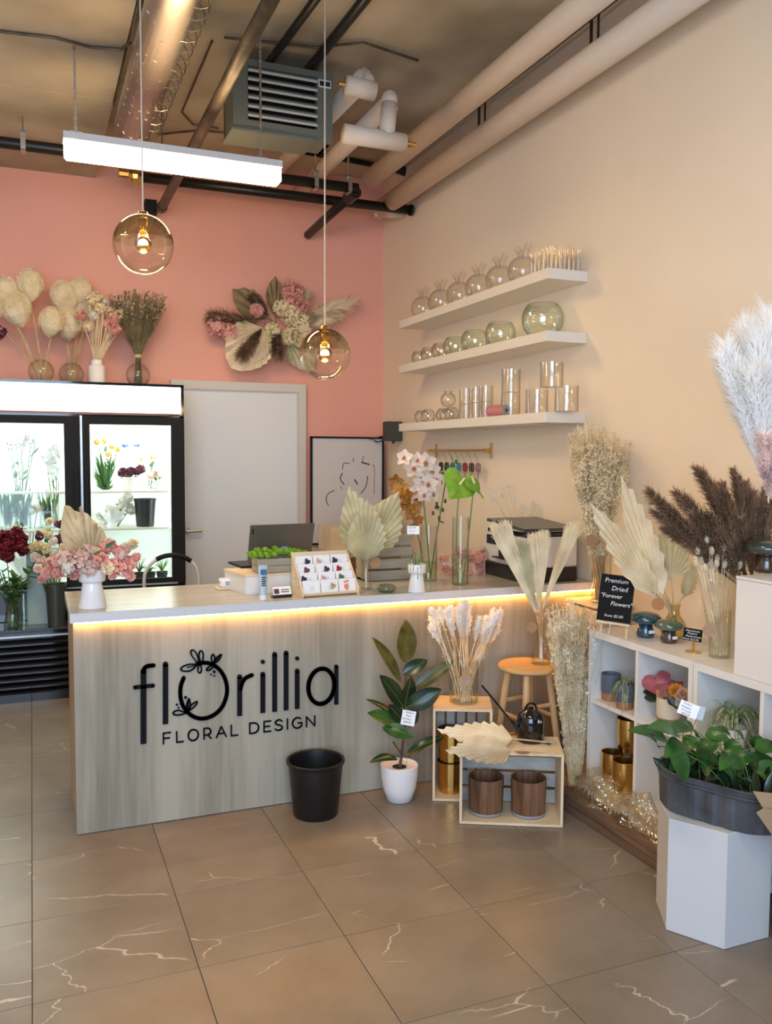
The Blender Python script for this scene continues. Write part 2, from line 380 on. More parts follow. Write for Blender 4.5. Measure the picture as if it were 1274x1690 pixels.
fl = struct(MB().box((-2.6, -1.9, -.12), (W+.1, B+.1, -.006)).build('floor', M['grout']))
tm = MB().box((-.2401, -.2401, -.008), (.2401, .2401, 0), bev=.0006)
t0 = None
for i in range(-6, 6):
    for j in range(-3, 10):
        cx, cy_ = -.03+.4825*(i+.5), 2.138+.4825*(j+.5)
        if cx > W+.1 or cx < -2.6 or cy_ > B or cy_ < .3: continue
        x1 = min(.2401, W-cx); y1 = min(.2401, B-cy_)
        if t0 is None:
            t0 = tm.build('tile', M['tile'], fl, loc=(cx, cy_, 0)); continue
        if x1 < .23 or y1 < .23:
            if x1 < .02 or y1 < .02: continue
            MB().box((-.2401, -.2401, -.008), (x1, y1, 0)).build('tile', M['tile'], fl, loc=(cx, cy_, 0)); continue
        c = t0.copy(); c.location = (cx, cy_, 0); COL.objects.link(c)
struct(MB().box((-2.6, B, 0), (W+.1, B+.1, CZ)).build('wall_back', M['pink']))
struct(MB().box((W, -1.9, 0), (W+.1, B, CZ)).build('wall_right', M['beige']))
struct(MB().box((-2.7, -1.9, 0), (-2.6, B+.1, CZ)).build('wall_left', M['beige']))
struct(MB().box((-2.7, -1.9, CZ), (W+.1, B+.1, CZ+.1)).build('ceiling', M['concrete']))
ds = MB()
for k, (ya, yb) in enumerate(((-1.9, 1.2), (1.2, 2.6), (2.6, 4.0), (4.0, 5.25), (5.25, B))):
    ds.box((-2.6, ya+.006, 3.60), (.47, yb-.006, 3.85))
ds.box((-2.6, -1.9, 3.61), (.46, B, 3.85))
struct(ds.build('trim_1', M['concrete']))['label'] = 'lower concrete slab panels over the left side'
# door
dr = struct(MB().box((1.035, B-.035, 0), (1.985, B-.012, 2.10)).build('door_1', mat('door_paint', (.77, .81, .86), .35)))
tr = MB()
tr.box((.985, B-.055, 0), (1.035, B, 2.165)); tr.box((1.985, B-.055, 0), (2.045, B, 2.165)); tr.box((1.035, B-.055, 2.10), (1.985, B, 2.165))
tr.box((1.972, B-.045, 0), (1.9845, B-.0355, 2.09)); tr.box((1.036, B-.045, 2.09), (1.9845, B-.0355, 2.0995))
tr.build('door_frame', M['trim'], dr)
h = MB(); hp = at(316, 877, y=B-.09)
h.tube([hp+V((-.03, .06, 0)), hp+V((-.03, 0, 0)), hp+V((.08, 0, .003))], .011, 8); h.lathe([(.001, 0), (.028, 0), (.028, .01)], (0, 0, 0), 12)
for k in range(len(h.v)-36, len(h.v)): q = h.v[k]; h.v[k] = V((hp.x-.03+q.x, B-.036-q.z, hp.z+q.y))
h.build('door_handle', M['steel'], dr)
# baseboards
struct(MB().box((W-.012, 3.78, 0), (W, B, .09)).build('baseboard_right', M['trim']))

# ================================================================ ceiling services
def pipe(name, label, pts, r, m, n=14, cat='pipe', group=None):
    pts = [V(p) for p in pts]
    t = thing(name, label, cat, pts[0], group)
    MB().tube(pts, r, n).build('pipe_run', m, t, world=True, smooth=True)
    return t
# spiral duct
dt = thing('spiral_duct', 'long shiny spiral metal duct running along the ceiling beside the lower slab', 'duct', (.585, 1.2, 3.50))
MB().tube([(.585, 1.2, 3.50), (.585, 5.35, 3.50)], .105, 28).build('duct_body', M['duct'], dt, world=True, smooth=True)
hx = MB(); pts = []
turns = 40
for k in range(turns*14+1):
    a = 2*PI*k/14; y = 1.2+4.15*k/(turns*14); pts.append(V((.585+.0+.108*math.cos(a), y, 3.50+.108*math.sin(a))))
hx.tube([V((.585+(p.x-.585)*.973, p.y, 3.5+(p.z-3.5)*.973)) for p in pts], .0012, 4); hx.build('spiral_seam', M['steel'], dt, world=True)
wc = MB(); pts = []
for k in range(turns*14+1):
    a = 2*PI*k/14; y = 1.2+4.15*k/(turns*14); pts.append(V((.655+.085*math.cos(a), y, 3.50+.085*math.sin(a))))
wc.tube(pts, .0024, 4); wc.build('wire_coil', M['steel'], dt, world=True)
# steel beam shadowed left of the duct
tag(MB().box((.474, 1.0, 3.58), (.478, 5.3, 3.845)).build('steel_angle', M['pipe_grey']), 'dark steel angle along the edge of the lower concrete slab, left of the duct', 'beam')

p = pipe('sprinkler_pipe', 'brown steel pipe running from above the heater to the pink wall', [(.905, 2.2, 3.385), (.905, 6.45, 3.375)], .032, M['pipe_grey'])
MB().tube([(.905, 6.43, 3.375), (.905, 6.5, 3.375)], .037, 12).build('end_cap', M['pipe_black'], p, world=True)
# upper black pipe with hangers
a = at(-60, 221, y=5.7); b = at(590, 316, y=5.7); a.z = b.z = (a.z+b.z)/2
p1 = pipe('black_pipe', 'upper black pipe crossing above the pink wall, hung on metal straps', [V((-1.6, 5.7, b.z)), V((b.x, 5.7, b.z))], .034, M['pipe_black'])
for px, py in ((38, 235), (520, 300), (268, 290), (575, 315)):
    q = at(px, py, y=5.7); s = MB()
    s.box((q.x-.014, 5.66, b.z-.042), (q.x+.014, 5.74, b.z-.036)); s.box((q.x-.014, 5.66, b.z-.04), (q.x+.014, 5.664, b.z+.07)); s.box((q.x-.014, 5.736, b.z-.04), (q.x+.014, 5.74, b.z+.07))
    s.box((q.x-.014, 5.66, b.z+.066), (q.x+.014, 5.74, b.z+.074))
    s.tube([(q.x, 5.7, b.z+.06), (q.x, 5.7, 3.60 if q.x < .47 else CZ)], .006, 6)
    s.build('strap_hanger', M['steel'], p1, world=True)
pz1 = b.z
a = at(222, 291, y=6.1); b = at(680, 347, y=6.1); zz = (a.z+b.z)/2
p2 = pipe('black_pipe', 'lower black pipe with capped right end running toward the beige wall', [V((a.x, 6.1, zz)), V((b.x, 6.1, zz))], .034, M['pipe_black'])
MB().tube([(b.x-.02, 6.1, zz), (b.x, 6.1, zz)], .042, 14).build('end_cap', M['pipe_black'], p2, world=True)
v = MB(); v.ball(V((a.x, 6.1, zz)), .05, 10, 6); v.tube([(a.x-.1, 6.1, zz+.01), (a.x+.05, 6.1, zz+.01)], .028, 8); v.tube([(a.x, 6.1, zz), (a.x, 6.1, zz+.12)], .02, 8); v.box((a.x-.02, 6.06, zz-.07), (a.x+.05, 6.10, zz-.01))
v.build('brass_valve', M['brass'], p2, world=True)
# coupling and leg pipe
q0 = V(at(585, 318, y=5.72)); q1 = at(508, 388, y=6.66)
p3 = pipe('black_pipe', 'short slanting black pipe joining the ends of the two black pipes to the pink wall', [q0, q0+(q1-q0)*.5, q1], .033, M['pipe_black'])
MB().tube([q0+V((0, -.02, .0)), q0+(q1-q0)*.12], .045, 12).build('coupling', M['pipe_black'], p3, world=True)
# thin upper crosspipe
a = at(420, 235, y=6.3); b = at(664, 281, y=6.3)
p4 = pipe('black_pipe', 'thin black pipe highest on the ceiling behind the white insulated pipes', [a, b], .02, M['pipe_black'])
MB().tube([b+V((-.1, 0, .02)), b+V((.03, 0, -.01))], .035, 10).build('coupling', M['pipe_black'], p4, world=True)
# insulated pipes
G = 'white insulated pipes'
pipe('insulated_pipe', 'white insulated pipe on the ceiling, second from the beige wall', [(2.30, 1.0, 3.6), (2.315, 5.95, 3.6)], .068, M['pipe_white'])
pb = pipe('insulated_pipe', 'white insulated pipe running right along the beige wall', [(2.535, 1.0, 3.5), (2.535, 6.35, 3.5)], .070, M['pipe_white'])
e = MB(); q = at(652, 330, y=6.3); q.x = min(q.x, W-.07); e.tube([q+V((0, 0, .06)), q+V((0, 0, -.02)), q+V((-.01, 0, -.10))], .050, 12); e.build('elbow', M['pipe_white'], pb, world=True, smooth=True)
e = MB(); q = at(618, 350, y=6.3); q2 = at(670, 354, y=6.3); q2.x = min(q2.x, W-.01); e.tube([q, q2], .035, 12); e.build('stub', M['pipe_white'], pb, world=True, smooth=True)
c1 = at(600, 130, z=3.70); c2 = at(440, 296, z=3.70)
pc = pipe('insulated_pipe', 'white insulated pipe coming down behind the grey heater to its upper connection', [c1, c2], .055, M['pipe_white'])
q = at(570, 140, y=4.6); q2 = at(618, 151, y=4.6)
MB().tube([q, q2], .052, 14).build('tee', M['pipe_white'], pc, world=True, smooth=True)
q3 = at(606, 122, y=4.7)
MB().tube([q*.25+q2*.75, q3*.6+(q*.25+q2*.75)*.4, q3, c1+(c2-c1)*.03], .043, 12).build('elbow', M['pipe_white'], pc, world=True, smooth=True)
MB().tube([q+V((-.04, 0, 0)), q+V((.02, 0, 0))], .012, 8).build('copper_stub', M['brass'], pc, world=True)
d1 = at(643, 170, z=3.68); d2 = at(490, 320, z=3.68)
pd = pipe('insulated_pipe', 'white insulated pipe that drops to the lower connection of the grey heater', [d1, d2], .055, M['pipe_white'])
q = at(567, 220, y=4.6); q2 = at(667, 236, y=4.6); q3 = at(637, 231, y=4.6); q4 = at(643, 172, y=4.62)
MB().tube([q, q2], .052, 14).build('lower_run', M['pipe_white'], pd, world=True, smooth=True)
MB().tube([q3, q4], .046, 14).build('drop', M['pipe_white'], pd, world=True, smooth=True)
MB().tube([q4+V((0, 0, -.03)), q4+V((0, 0, .03)), d1+V((0, 0, .0)), d1+(d2-d1)*.06], .046, 12).build('elbow', M['pipe_white'], pd, world=True, smooth=True)
v = MB(); v.tube([q2, q2+V((.07, 0, .0))], .012, 8); v.box(q2+V((.03, -.01, -.02)), q2+V((.05, .01, .03))); v.build('brass_valve', M['brass'], pd, world=True)
pipe('red_pipe', 'thin dark red pipe along the joint of ceiling and beige wall', [(2.66, 1.0, 3.81), (2.66, 6.4, 3.81)], .011, mat('red_brown_paint', (.10, .02, .015), .5), n=8)
for px, L in ((985, 'nearest to the camera'), (798, 'farther from the camera')):
    q = at(px, 25 if px > 900 else 175, x=2.55)
    tag(MB().tube([(2.52, q.y, 3.56), (2.52, q.y, CZ)], .008, 6).tube([(2.56, q.y, 3.56), (2.56, q.y, CZ)], .006, 6).build('pipe_hanger', M['pipe_black'], None), 'dark rod hanger of the wall-side white pipe, the one '+L, 'hanger')
for (ax, ay, bx, by, r, lab) in ((520, 0, 450, 95, .022, 'dark ceiling conduit left of centre, leading to the grey heater top'), (605, -5, 515, 108, .027, 'dark ceiling conduit passing behind the right pendant cord')):
    a = at(ax, ay, z=3.80); b = at(bx, by, z=3.80)
    pipe('ceiling_conduit', lab, [a+(a-b)*1.2, b+(b-a)*.8], r, M['pipe_black'], n=10)
for pts, lab in (([(350, 68), (300, 185), (318, 205), (360, 212)], 'bent thin brown conduit on the ceiling between duct and steel pipe'), ([(0, 52), (90, 62), (150, 78), (200, 82), (215, 70)], 'thin black cable sagging across the lower concrete slab'),
                 ([(370, 62), (450, 70), (520, 78), (600, 70), (660, 90), (690, 100)], 'thin grey cable strung across the ceiling above the heater'), ([(260, 222), (330, 215), (400, 222), (440, 232)], 'thin curved conduit under the ceiling beyond the duct')):
    z = 3.592 if pts[0][0] == 0 else 3.83
    q = [at(a, b, z=z) for a, b in pts]
    sm = []
    for k in range(len(q)-1):
        for t in range(4): sm.append(q[k].lerp(q[k+1], t/4))
    sm.append(q[-1])
    tag(MB().tube(sm, .007, 6).build('conduit', M['pipe_grey'], None), lab, 'cable')

# heater
hy = 4.8
a = at(384, 92, y=hy); b = at(549, 118, y=hy); c = at(408, 205, y=hy)
x0, x1, z1 = a.x, b.x, min(a.z, 3.80); z0 = at(465, 222, y=hy).z
ht = thing('unit_heater', 'grey ceiling-hung heater with horizontal louvers', 'heater', (x0, hy, z0))
bd = MB()
lx0, lx1 = at(409, 150, y=hy).x, at(523, 150, y=hy).x; lz1 = z1-.035; lz0 = z0+.055
bd.box((x0, hy, z0), (lx0, hy+.05, z1)); bd.box((lx1, hy, z0), (x1, hy+.05, z1)); bd.box((lx0, hy, lz1), (lx1, hy+.05, z1)); bd.box((lx0, hy, z0), (lx1, hy+.05, lz0))
bd.box((x0, hy+.05, z0), (x0+.02, hy+.24, z1)); bd.box((x1-.02, hy+.05, z0), (x1, hy+.24, z1)); bd.box((x0, hy+.05, z0), (x1, hy+.24, z0+.02)); bd.box((x0, hy+.05, z1-.02), (x1, hy+.24, z1)); bd.box((x0, hy+.22, z0), (x1, hy+.24, z1))
bd.build('casing', M['heater'], ht, world=True)
MB().box((x0+.02, hy+.12, z0+.02), (x1-.02, hy+.13, z1-.02)).build('dark_core', M['dark_in'], ht, world=True)
nl = 6
for k in range(nl):
    zz = lz0+(lz1-lz0)*(k+.5)/nl
    MB().obox((lx0, hy-.012, zz-.012), (lx1-lx0, 0, 0), (0, .045, .030), (0, -.003, .013)).build('louver', M['louver'], ht, world=True)
MB().box((x0-.01, hy-.01, z0-.012), (x1-.1, hy+.24, z0)).build('drip_plate', M['heater'], ht, world=True)
pl = MB().box((x1-.085, hy-.006, z1-.085), (x1-.012, hy, z1-.045)).build('name_plate', M['paper'], ht, world=True)
MB().box((x1-.08, hy-.008, z1-.079), (x1-.05, hy-.005, z1-.052)).box((x1-.046, hy-.008, z1-.079), (x1-.017, hy-.005, z1-.052)).build('plate_print', M['ink'], pl, world=True)
for x in (x0+.05, x1-.05): MB().tube([(x, hy+.12, z1-.01), (x, hy+.12, CZ)], .006, 6).build('hanging_rod', M['steel'], ht, world=True)

# linear lamp
ly = 4.6
a = at(104, 218, y=ly); b = at(464, 268, y=ly); zt = (a.z+b.z)/2; hh = a.z-at(104, 258, y=ly).z
lt = thing('linear_lamp', 'long white linear ceiling lamp with a glowing diffuser', 'lamp', (a.x, ly, zt-hh))
MB().box((a.x, ly-.03, zt-.035), (b.x, ly+.07, zt)).build('housing', M['white_paint'], lt, world=True)
MB().box((a.x+.004, ly-.028, zt-hh), (b.x-.004, ly+.068, zt-.035), bev=.012).build('diffuser', M['lamp'], lt, world=True)
for px in (125, 430):
    q = at(px, 225, y=ly+.02); s = MB(); top = 3.60 if q.x < .47 else CZ
    k = 0; z = zt
    s.box((q.x-.03, ly-.01, zt), (q.x+.03, ly+.05, zt+.012))
    while z < top:
        s.box((q.x-.005-(k % 2)*.002, ly+.02-.005+(k % 2)*.003, z), (q.x+.005+(k % 2)*.002, ly+.02+.005-(k % 2)*.003, min(z+.02, top))); z += .024; k += 1
    s.tube([(q.x, ly+.02, zt), (q.x, ly+.02, top)], .0015, 4)
    s.build('hanging_chain', M['steel'], lt, world=True)

# pendants
def pendant(px, py, r, lab, y=3.95):
    c = at(px, py, y=y)
    t = thing('globe_pendant', lab, 'lamp', c)
    pr = [(r*math.sin(PI*k/24), -r*math.cos(PI*k/24)) for k in range(1, 24)]
    gl = MB().lathe([(r*.36, -r*.932)]+[p for p in pr if p[1] > -r*.93], n=36); gl = gl.build('glass_globe', M['glass_a'], t, smooth=True)
    MB().lathe([(r*.37, -r*.93), (r*.39, -r*.915), (r*.37, -r*.90), (r*.35, -r*.915), (r*.37, -r*.93)], n=28).build('bottom_rim', M['glass_a'], t, smooth=True)
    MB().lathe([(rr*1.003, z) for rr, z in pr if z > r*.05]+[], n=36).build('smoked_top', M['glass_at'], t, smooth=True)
    MB().lathe([(.001, r*.86), (.022, r*.86), (.024, r*.95), (.020, r*1.08), (.006, r*1.12), (.001, r*1.12)], n=16).build('cap', M['gold'], t, smooth=True)
    MB().lathe([(.001, r*.30), (.016, r*.30), (.018, r*.5), (.018, r*.88), (.001, r*.88)], n=14).build('socket', M['gold'], t, smooth=True)
    br = .036
    MB().ball((0, 0, .0), br, 18, 12).build('bulb', M['glass_at'], t, smooth=True)
    MB().ball((0, 0, .004), .021, 12, 8).build('filament', M['bulb'], t, smooth=True)
    MB().lathe([(.001, -br*1.02)]+[(br*1.02*math.sin(PI*k/14), -br*1.02*math.cos(PI*k/14)) for k in range(1, 7)], n=18).build('gold_bulb_base', M['gold'], t, smooth=True)
    top = (3.60 if c.x < .47 else CZ)-c.z
    MB().tube([(0, 0, r*1.1), (0, 0, top)], .0035, 6).build('cord', mat('cord_white', (.62, .55, .46), .7), t)
    l = bpy.data.lights.new('bulb_light', 'POINT'); l.energy = 5; l.color = (1, .68, .35); l.shadow_soft_size = .03
    o = bpy.data.objects.new('bulb_light', l); COL.objects.link(o); o.location = c+V((0, 0, -.055))
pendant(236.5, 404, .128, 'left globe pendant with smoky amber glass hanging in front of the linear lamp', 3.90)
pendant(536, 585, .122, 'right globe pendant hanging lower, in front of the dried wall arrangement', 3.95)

# small black box near the ceiling on the pink wall
tag(MB().box(at(240, 351, y=B-.10), at(256, 336, y=B)).build('wall_speaker', M['black_matte']), 'small black cube mounted high on the pink wall above the left pendant', 'speaker')

# ================================================================ counter
CY = 3.755; CX0 = .145; CT = .94
ct = thing('service_counter', 'long grey wood-look service counter with a pale top and glowing strip', 'counter', (CX0, CY, 0))
MB().box((CX0, CY, .003), (W-.004, CY+.022, .905)).build('front_panel', M['laminate'], ct, world=True)
MB().box((CX0, CY+.022, .003), (CX0+.022, 4.34, .905)).build('side_panel', M['laminate_side'], ct, world=True)
MB().box((CX0+.02, 4.28, .003), (CX0+.04, 4.32, .905)).box((CX0+.022, CY+.022, .86), (W-.004, 4.32, .88)).build('inner_frame', M['laminate_side'], ct, world=True)
MB().box((CX0-.012, CY-.0195, .905), (W-.003, 4.36, .945), bev=.002).build('counter_top', M['top'], ct, world=True)
M['edge'] = mat('top_edge_band', (.62, .63, .66), .35)
MB().box((CX0-.013, CY-.022, .9055), (W-.003, CY-.0195, .944)).build('edge_band', M['edge'], ct, world=True)
MB().box((CX0+.004, CY-.014, .8985), (W-.006, CY-.004, .9045)).build('led_strip', M['led'], ct, world=True)

# logo
def P2(px, py): return at(px, py, y=CY)
def stroke(mb, pts, wpx, caps=(1, 1), y=CY, dep=.010):
    w = wpx/1423*3.72/2; P = [P2(*p) if len(p) == 2 else V(p) for p in pts]
    for k in range(len(P)-1):
        a, b = P[k], P[k+1]; d = (b-a); L = d.length
        if L < 1e-6: continue
        d /= L; n = V((-d.z, 0, d.x))
        mb.obox(V((a.x, y-dep, a.z))-n*w, d*L, V((0, dep, 0)), n*2*w)
    for k, q in enumerate(P):
        if (k == 0 and not caps[0]) or (k == len(P)-1 and not caps[1]): continue
        disc(mb, q, w, y, dep)
def disc(mb, q, w, y=CY, dep=.010, n=14):
    i = len(mb.v)
    for yy in (y-dep, y):
        for j in range(n): mb.v.append(V((q.x+math.cos(2*PI*j/n)*w, yy, q.z+math.sin(2*PI*j/n)*w)))
    mb.f.append(tuple(i+j for j in range(n)))
    for j in range(n): a = i+j; b = i+(j+1) % n; mb.f.append((a, a+n, b+n, b))
lg = thing('logo_sign', 'raised black flower shop logo lettering on the counter front', 'sign', (.9, CY, .5))
def C1(pts): return [(200+x/6.37, 1060+y/6.37) for x, y in pts]
def C2(pts): return [(380+x/5.79, 1050+y/5.79) for x, y in pts]
def smoothp(pts, n=4, closed=False):
    out = []; m = len(pts)
    for k in range(m if closed else m-1):
        p0 = pts[(k-1) % m] if closed or k else pts[0]; p1 = pts[k]; p2_ = pts[(k+1) % m]; p3_ = pts[(k+2) % m] if closed or k+2 < m else pts[-1]
        for j in range(n):
            t = j/n
            out.append(tuple(.5*((2*p1[i])+(-p0[i]+p2_[i])*t+(2*p0[i]-5*p1[i]+4*p2_[i]-p3_[i])*t*t+(-p0[i]+3*p1[i]-3*p2_[i]+p3_[i])*t**3) for i in range(len(p1))))
    out.append(pts[0] if closed else pts[-1])
    return out
def letter(fn, nm='letter'): m = MB(); fn(m); return m.build(nm, M['logo'], lg, world=True)
def Lf(m):
    stroke(m, C1([(232, 1062), (232, 300)]), 8.9, (0, 1)); stroke(m, smoothp(C1([(232, 310), (240, 275), (262, 253), (292, 244), (338, 240)])), 6.6); stroke(m, C1([(142, 471), (333, 452)]), 6.2)
letter(Lf)
letter(lambda m: stroke(m, C1([(463, 228), (463, 855)]), 8.6, (1, 0)))
def Lo(m):
    stroke(m, smoothp(C1([(655, 370), (628, 440), (618, 520), (628, 610), (662, 690), (740, 768), (842, 799), (950, 772), (1040, 700), (1092, 600), (1110, 490), (1088, 380), (1035, 290), (960, 232), (880, 212), (795, 222)])), 6.4)
letter(Lo)
def Lr(m):
    stroke(m, C2([(87, 385), (87, 757)]), 8, (1, 0)); stroke(m, smoothp(C2([(95, 500), (112, 440), (140, 400), (170, 382), (205, 368)])), 6.4)
letter(Lr)
for x, ya, yb, dot in ((308, 360, 728, 242), (421, 170, 717, None), (530, 157, 703, None), (636, 328, 690, 210)):
    def Li(m, x=x, ya=ya, yb=yb, dot=dot):
        stroke(m, C2([(x, ya), (x, yb)]), 7.9, (1, 0))
        if dot: disc(m, P2(*C2([(x, dot)])[0]), 3.5/1423*3.72)
    letter(Li)
def La(m):
    pts = []
    for k in range(41):
        a = 2*PI*k/40; x = 866+124*math.cos(a); y = 475+(168)*math.sin(a)-.12*(x-866)
        pts.append((x, y))
    stroke(m, C2(pts), 7.2); stroke(m, C2([(1010, 287), (1010, 648)]), 7, (1, 0))
letter(La)
fm = MB()
for pts in ([(790, 235), (720, 228), (650, 250), (622, 283), (655, 300), (720, 298), (765, 265)], [(795, 205), (745, 145), (728, 98), (748, 78), (778, 98), (800, 145), (812, 200)], [(832, 200), (815, 140), (820, 100), (838, 87), (856, 102), (860, 150), (850, 200)],
            [(820, 232), (804, 275), (806, 308), (824, 318), (840, 300), (838, 250)], [(960, 215), (944, 170), (953, 132), (968, 127), (980, 150), (976, 192)], [(962, 235), (910, 265), (893, 285), (908, 294), (940, 280), (972, 248)],
            [(702, 700), (735, 655), (795, 620), (778, 662), (720, 708)], [(660, 732), (600, 712), (552, 728), (546, 752), (600, 762), (688, 738)]):
    stroke(fm, smoothp(C1(pts), 3, True), 2.1)
stroke(fm, C1([(795, 236), (690, 262)]), 1.2)
for pts in ([(975, 205), (1000, 160), (1045, 130), (1030, 175), (990, 210)], [(685, 700), (688, 640), (710, 597), (725, 650), (712, 700)]):
    stroke(fm, smoothp(C1(pts), 3, True), 2.1); stroke(fm, C1([pts[0], pts[2]]), 4)
for x, y, r in ((975, 308, 15), (942, 337, 9), (975, 350, 9), (675, 577, 15), (583, 652, 11), (600, 685, 9)): disc(fm, P2(*C1([(x, y)])[0]), r/6.37/1423*3.72)
fm.build('flower_motif', M['logo'], lg, world=True)['kind'] = 'stuff'
def arc(cx, cy_, rx, ry, a0, a1, n=14): return [(cx+rx*math.cos(math.radians(a0+(a1-a0)*k/n)), cy_+ry*math.sin(math.radians(a0+(a1-a0)*k/n))) for k in range(n+1)]
GL = {'F': [[(0, 0), (0, 1), (1, 1)], [(0, .5), (.85, .5)]], 'L': [[(0, 1), (0, 0), (1, 0)]], 'O': [arc(.5, .5, .5, .52, 0, 360, 24)],
      'R': [[(0, 0), (0, 1), (.5, 1)]+arc(.5, .68, .42, .32, 90, -90)+[(0, .36)], [(.5, .36), (.95, 0)]], 'A': [[(0, 0), (.5, 1), (1, 0)], [(.2, .34), (.8, .34)]],
      'D': [[(0, 0), (0, 1), (.45, 1)]+arc(.45, .5, .55, .5, 90, -90)+[(0, 0)]], 'E': [[(1, 1), (0, 1), (0, 0), (1, 0)], [(0, .5), (.85, .5)]],
      'S': [smoothp([(.92, .86), (.7, .99), (.4, 1.0), (.1, .86), (.1, .66), (.4, .53), (.7, .46), (.95, .3), (.9, .1), (.6, 0), (.3, 0), (.04, .14)], 3)],
      'I': [[(.5, 0), (.5, 1)]], 'G': [arc(.52, .5, .52, .52, 50, 320, 20)+[(.97, .15), (.97, .48), (.6, .48)]], 'N': [[(0, 0), (0, 1), (1, 0), (1, 1)]]}
wl = [('F', 269.5, 281), ('L', 291.5, 302), ('O', 310.5, 327), ('R', 336.5, 348.5), ('A', 357, 373), ('L', 381.5, 392), ('D', 412, 426.5), ('E', 435.5, 446.5), ('S', 453.5, 466), ('I', 470, 478), ('G', 482.5, 498), ('N', 505.5, 519)]
zb = (P2(271, 1227.5).z+P2(512, 1198).z)/2; ch = P2(271, 1210.5).z-P2(271, 1228).z
for c, xa, xb in wl:
    X0 = P2(xa, 1220).x; X1 = P2(xb, 1215).x; m = MB()
    for st in GL[c]: stroke(m, [(X0+(X1-X0)*u, CY, zb+ch*w_) for u, w_ in st], 2.5, dep=.006)
    m.build('small_letter', M['logo'], lg, world=True)

# ================================================================ glass-door cooler
FY = 6.2; FX0, FX1 = -1.25, 1.00; FT = 2.088
ck = thing('flower_cooler', 'black glass-door flower cooler with a lit white header', 'cooler', (FX0, FY, 0))
s = MB()
s.box((FX1-.03, FY, 0), (FX1, 6.70, FT)); s.box((FX0, FY, 0), (FX0+.03, 6.70, FT)); s.box((FX0, FY, FT-.03), (FX1, 6.70, FT)); s.box((FX0, FY+.02, .0), (FX1, 6.70, .68)); s.box((FX0, FY, 1.84), (FX1, 6.70, 1.87))
s.box((FX0, FY-.01, FT-.015), (FX1, FY, FT)); s.box((FX1-.018, FY-.01, 1.87), (FX1, FY, FT))
s.build('cabinet', M['black_gloss'], ck, world=True)
MB().box((FX0+.03, 6.66, .68), (FX1-.03, 6.69, 1.84)).box((FX1-.045, FY+.03, .68), (FX1-.03, 6.66, 1.84)).box((FX0+.03, FY+.03, .68), (FX1-.03, 6.66, .69)).box((FX0+.03, FY+.03, 1.83), (FX1-.03, 6.66, 1.84)).build('liner', M['liner'], ck, world=True)
MB().box((FX0+.01, FY-.006, 1.885), (FX1-.02, FY+.0, FT-.018)).build('header_panel', M['sign_lit'], ck, world=True)
dxs = [at(107, 800, y=FY).x, at(133, 800, y=FY).x, at(137, 800, y=FY).x, at(149, 800, y=FY).x, at(282, 800, y=FY).x, at(304, 800, y=FY).x]
ztop = at(200, 701, y=FY).z; zbot = .735
def cdoor(xl, xr, gl, gr):
    d = MB(); d.box((xl, FY-.035, .70), (gl, FY-.002, 1.855)); d.box((gr, FY-.035, .70), (xr, FY-.002, 1.855)); d.box((gl, FY-.035, ztop), (gr, FY-.002, 1.855)); d.box((gl, FY-.035, .70), (gr, FY-.002, zbot))
    o = d.build('door', M['black_matte'], ck, world=True)
    MB().box((gl, FY-.022, zbot), (gr, FY-.016, ztop)).build('glass_pane', M['pane'], o, world=True)
    MB().box((gl-.035 if xl > .3 else xr-.035, FY-.075, 1.0), (gl-.02 if xl > .3 else xr-.02, FY-.06, 1.5)).build('handle', M['black_matte'], o, world=True)
cdoor(dxs[2], FX1-.003, dxs[3], dxs[4]); cdoor(-.545, dxs[1], -.475, dxs[0]); cdoor(FX0+.01, -.560, FX0+.09, -.63)
MB().box((dxs[1], FY-.01, .70), (dxs[2], FY+.03, 1.86)).build('mullion', M['steel'], ck, world=True)
for x in (dxs[1]+.01, FX1-.06, -.552): MB().box((x-.008, FY+.035, .75), (x+.008, FY+.05, 1.80)).build('light_tube', M['tube_lit'], ck, world=True)
for x in (-.35, .72): area('cooler_light', (x, FY+.22, 1.815), (x, FY+.22, 0), .5, .25, 11, (.93, 1, .96))
SH = [at(250, 815, y=FY+.12).z-.0, at(250, 842, y=FY+.12).z]
shz = [1.345, 1.085, .705]
for z in shz[:2]:
    m = MB(); m.box((dxs[2], FY+.05, z-.014), (FX1-.05, FY+.062, z)); m.box((FX0+.05, FY+.05, z-.014), (dxs[1], FY+.062, z))
    for k in range(26):
        y = FY+.07+k*.022
        if y < 6.65: m.box((FX0+.05, y, z-.006), (FX1-.05, y+.005, z))
    m.build('shelf', M['melamine'], ck, world=True)
# lower louvred body with the shiny ledge
lb = MB(); lb.box((FX0, 5.95, .0), (FX1, FY+.02, .462)); lb.build('lower_body', M['black_gloss'], ck, world=True)
MB().box((FX0, 5.925, .462), (FX1, FY, .478), bev=.003).build('ledge_top', mat('dark_glass_top', (.03, .035, .04), .12, coat=.5), ck, world=True)
for k in range(8):
    z = .06+k*.046
    MB().obox((FX0, 5.925, z), (FX1-FX0, 0, 0), (0, .03, .018), (0, -.003, .012)).build('louver', M['black_gloss'], ck, world=True)
MB().box((FX0, 5.93, .425), (FX1, 5.95, .435)).build('chrome_strip', M['steel'], ck, world=True)

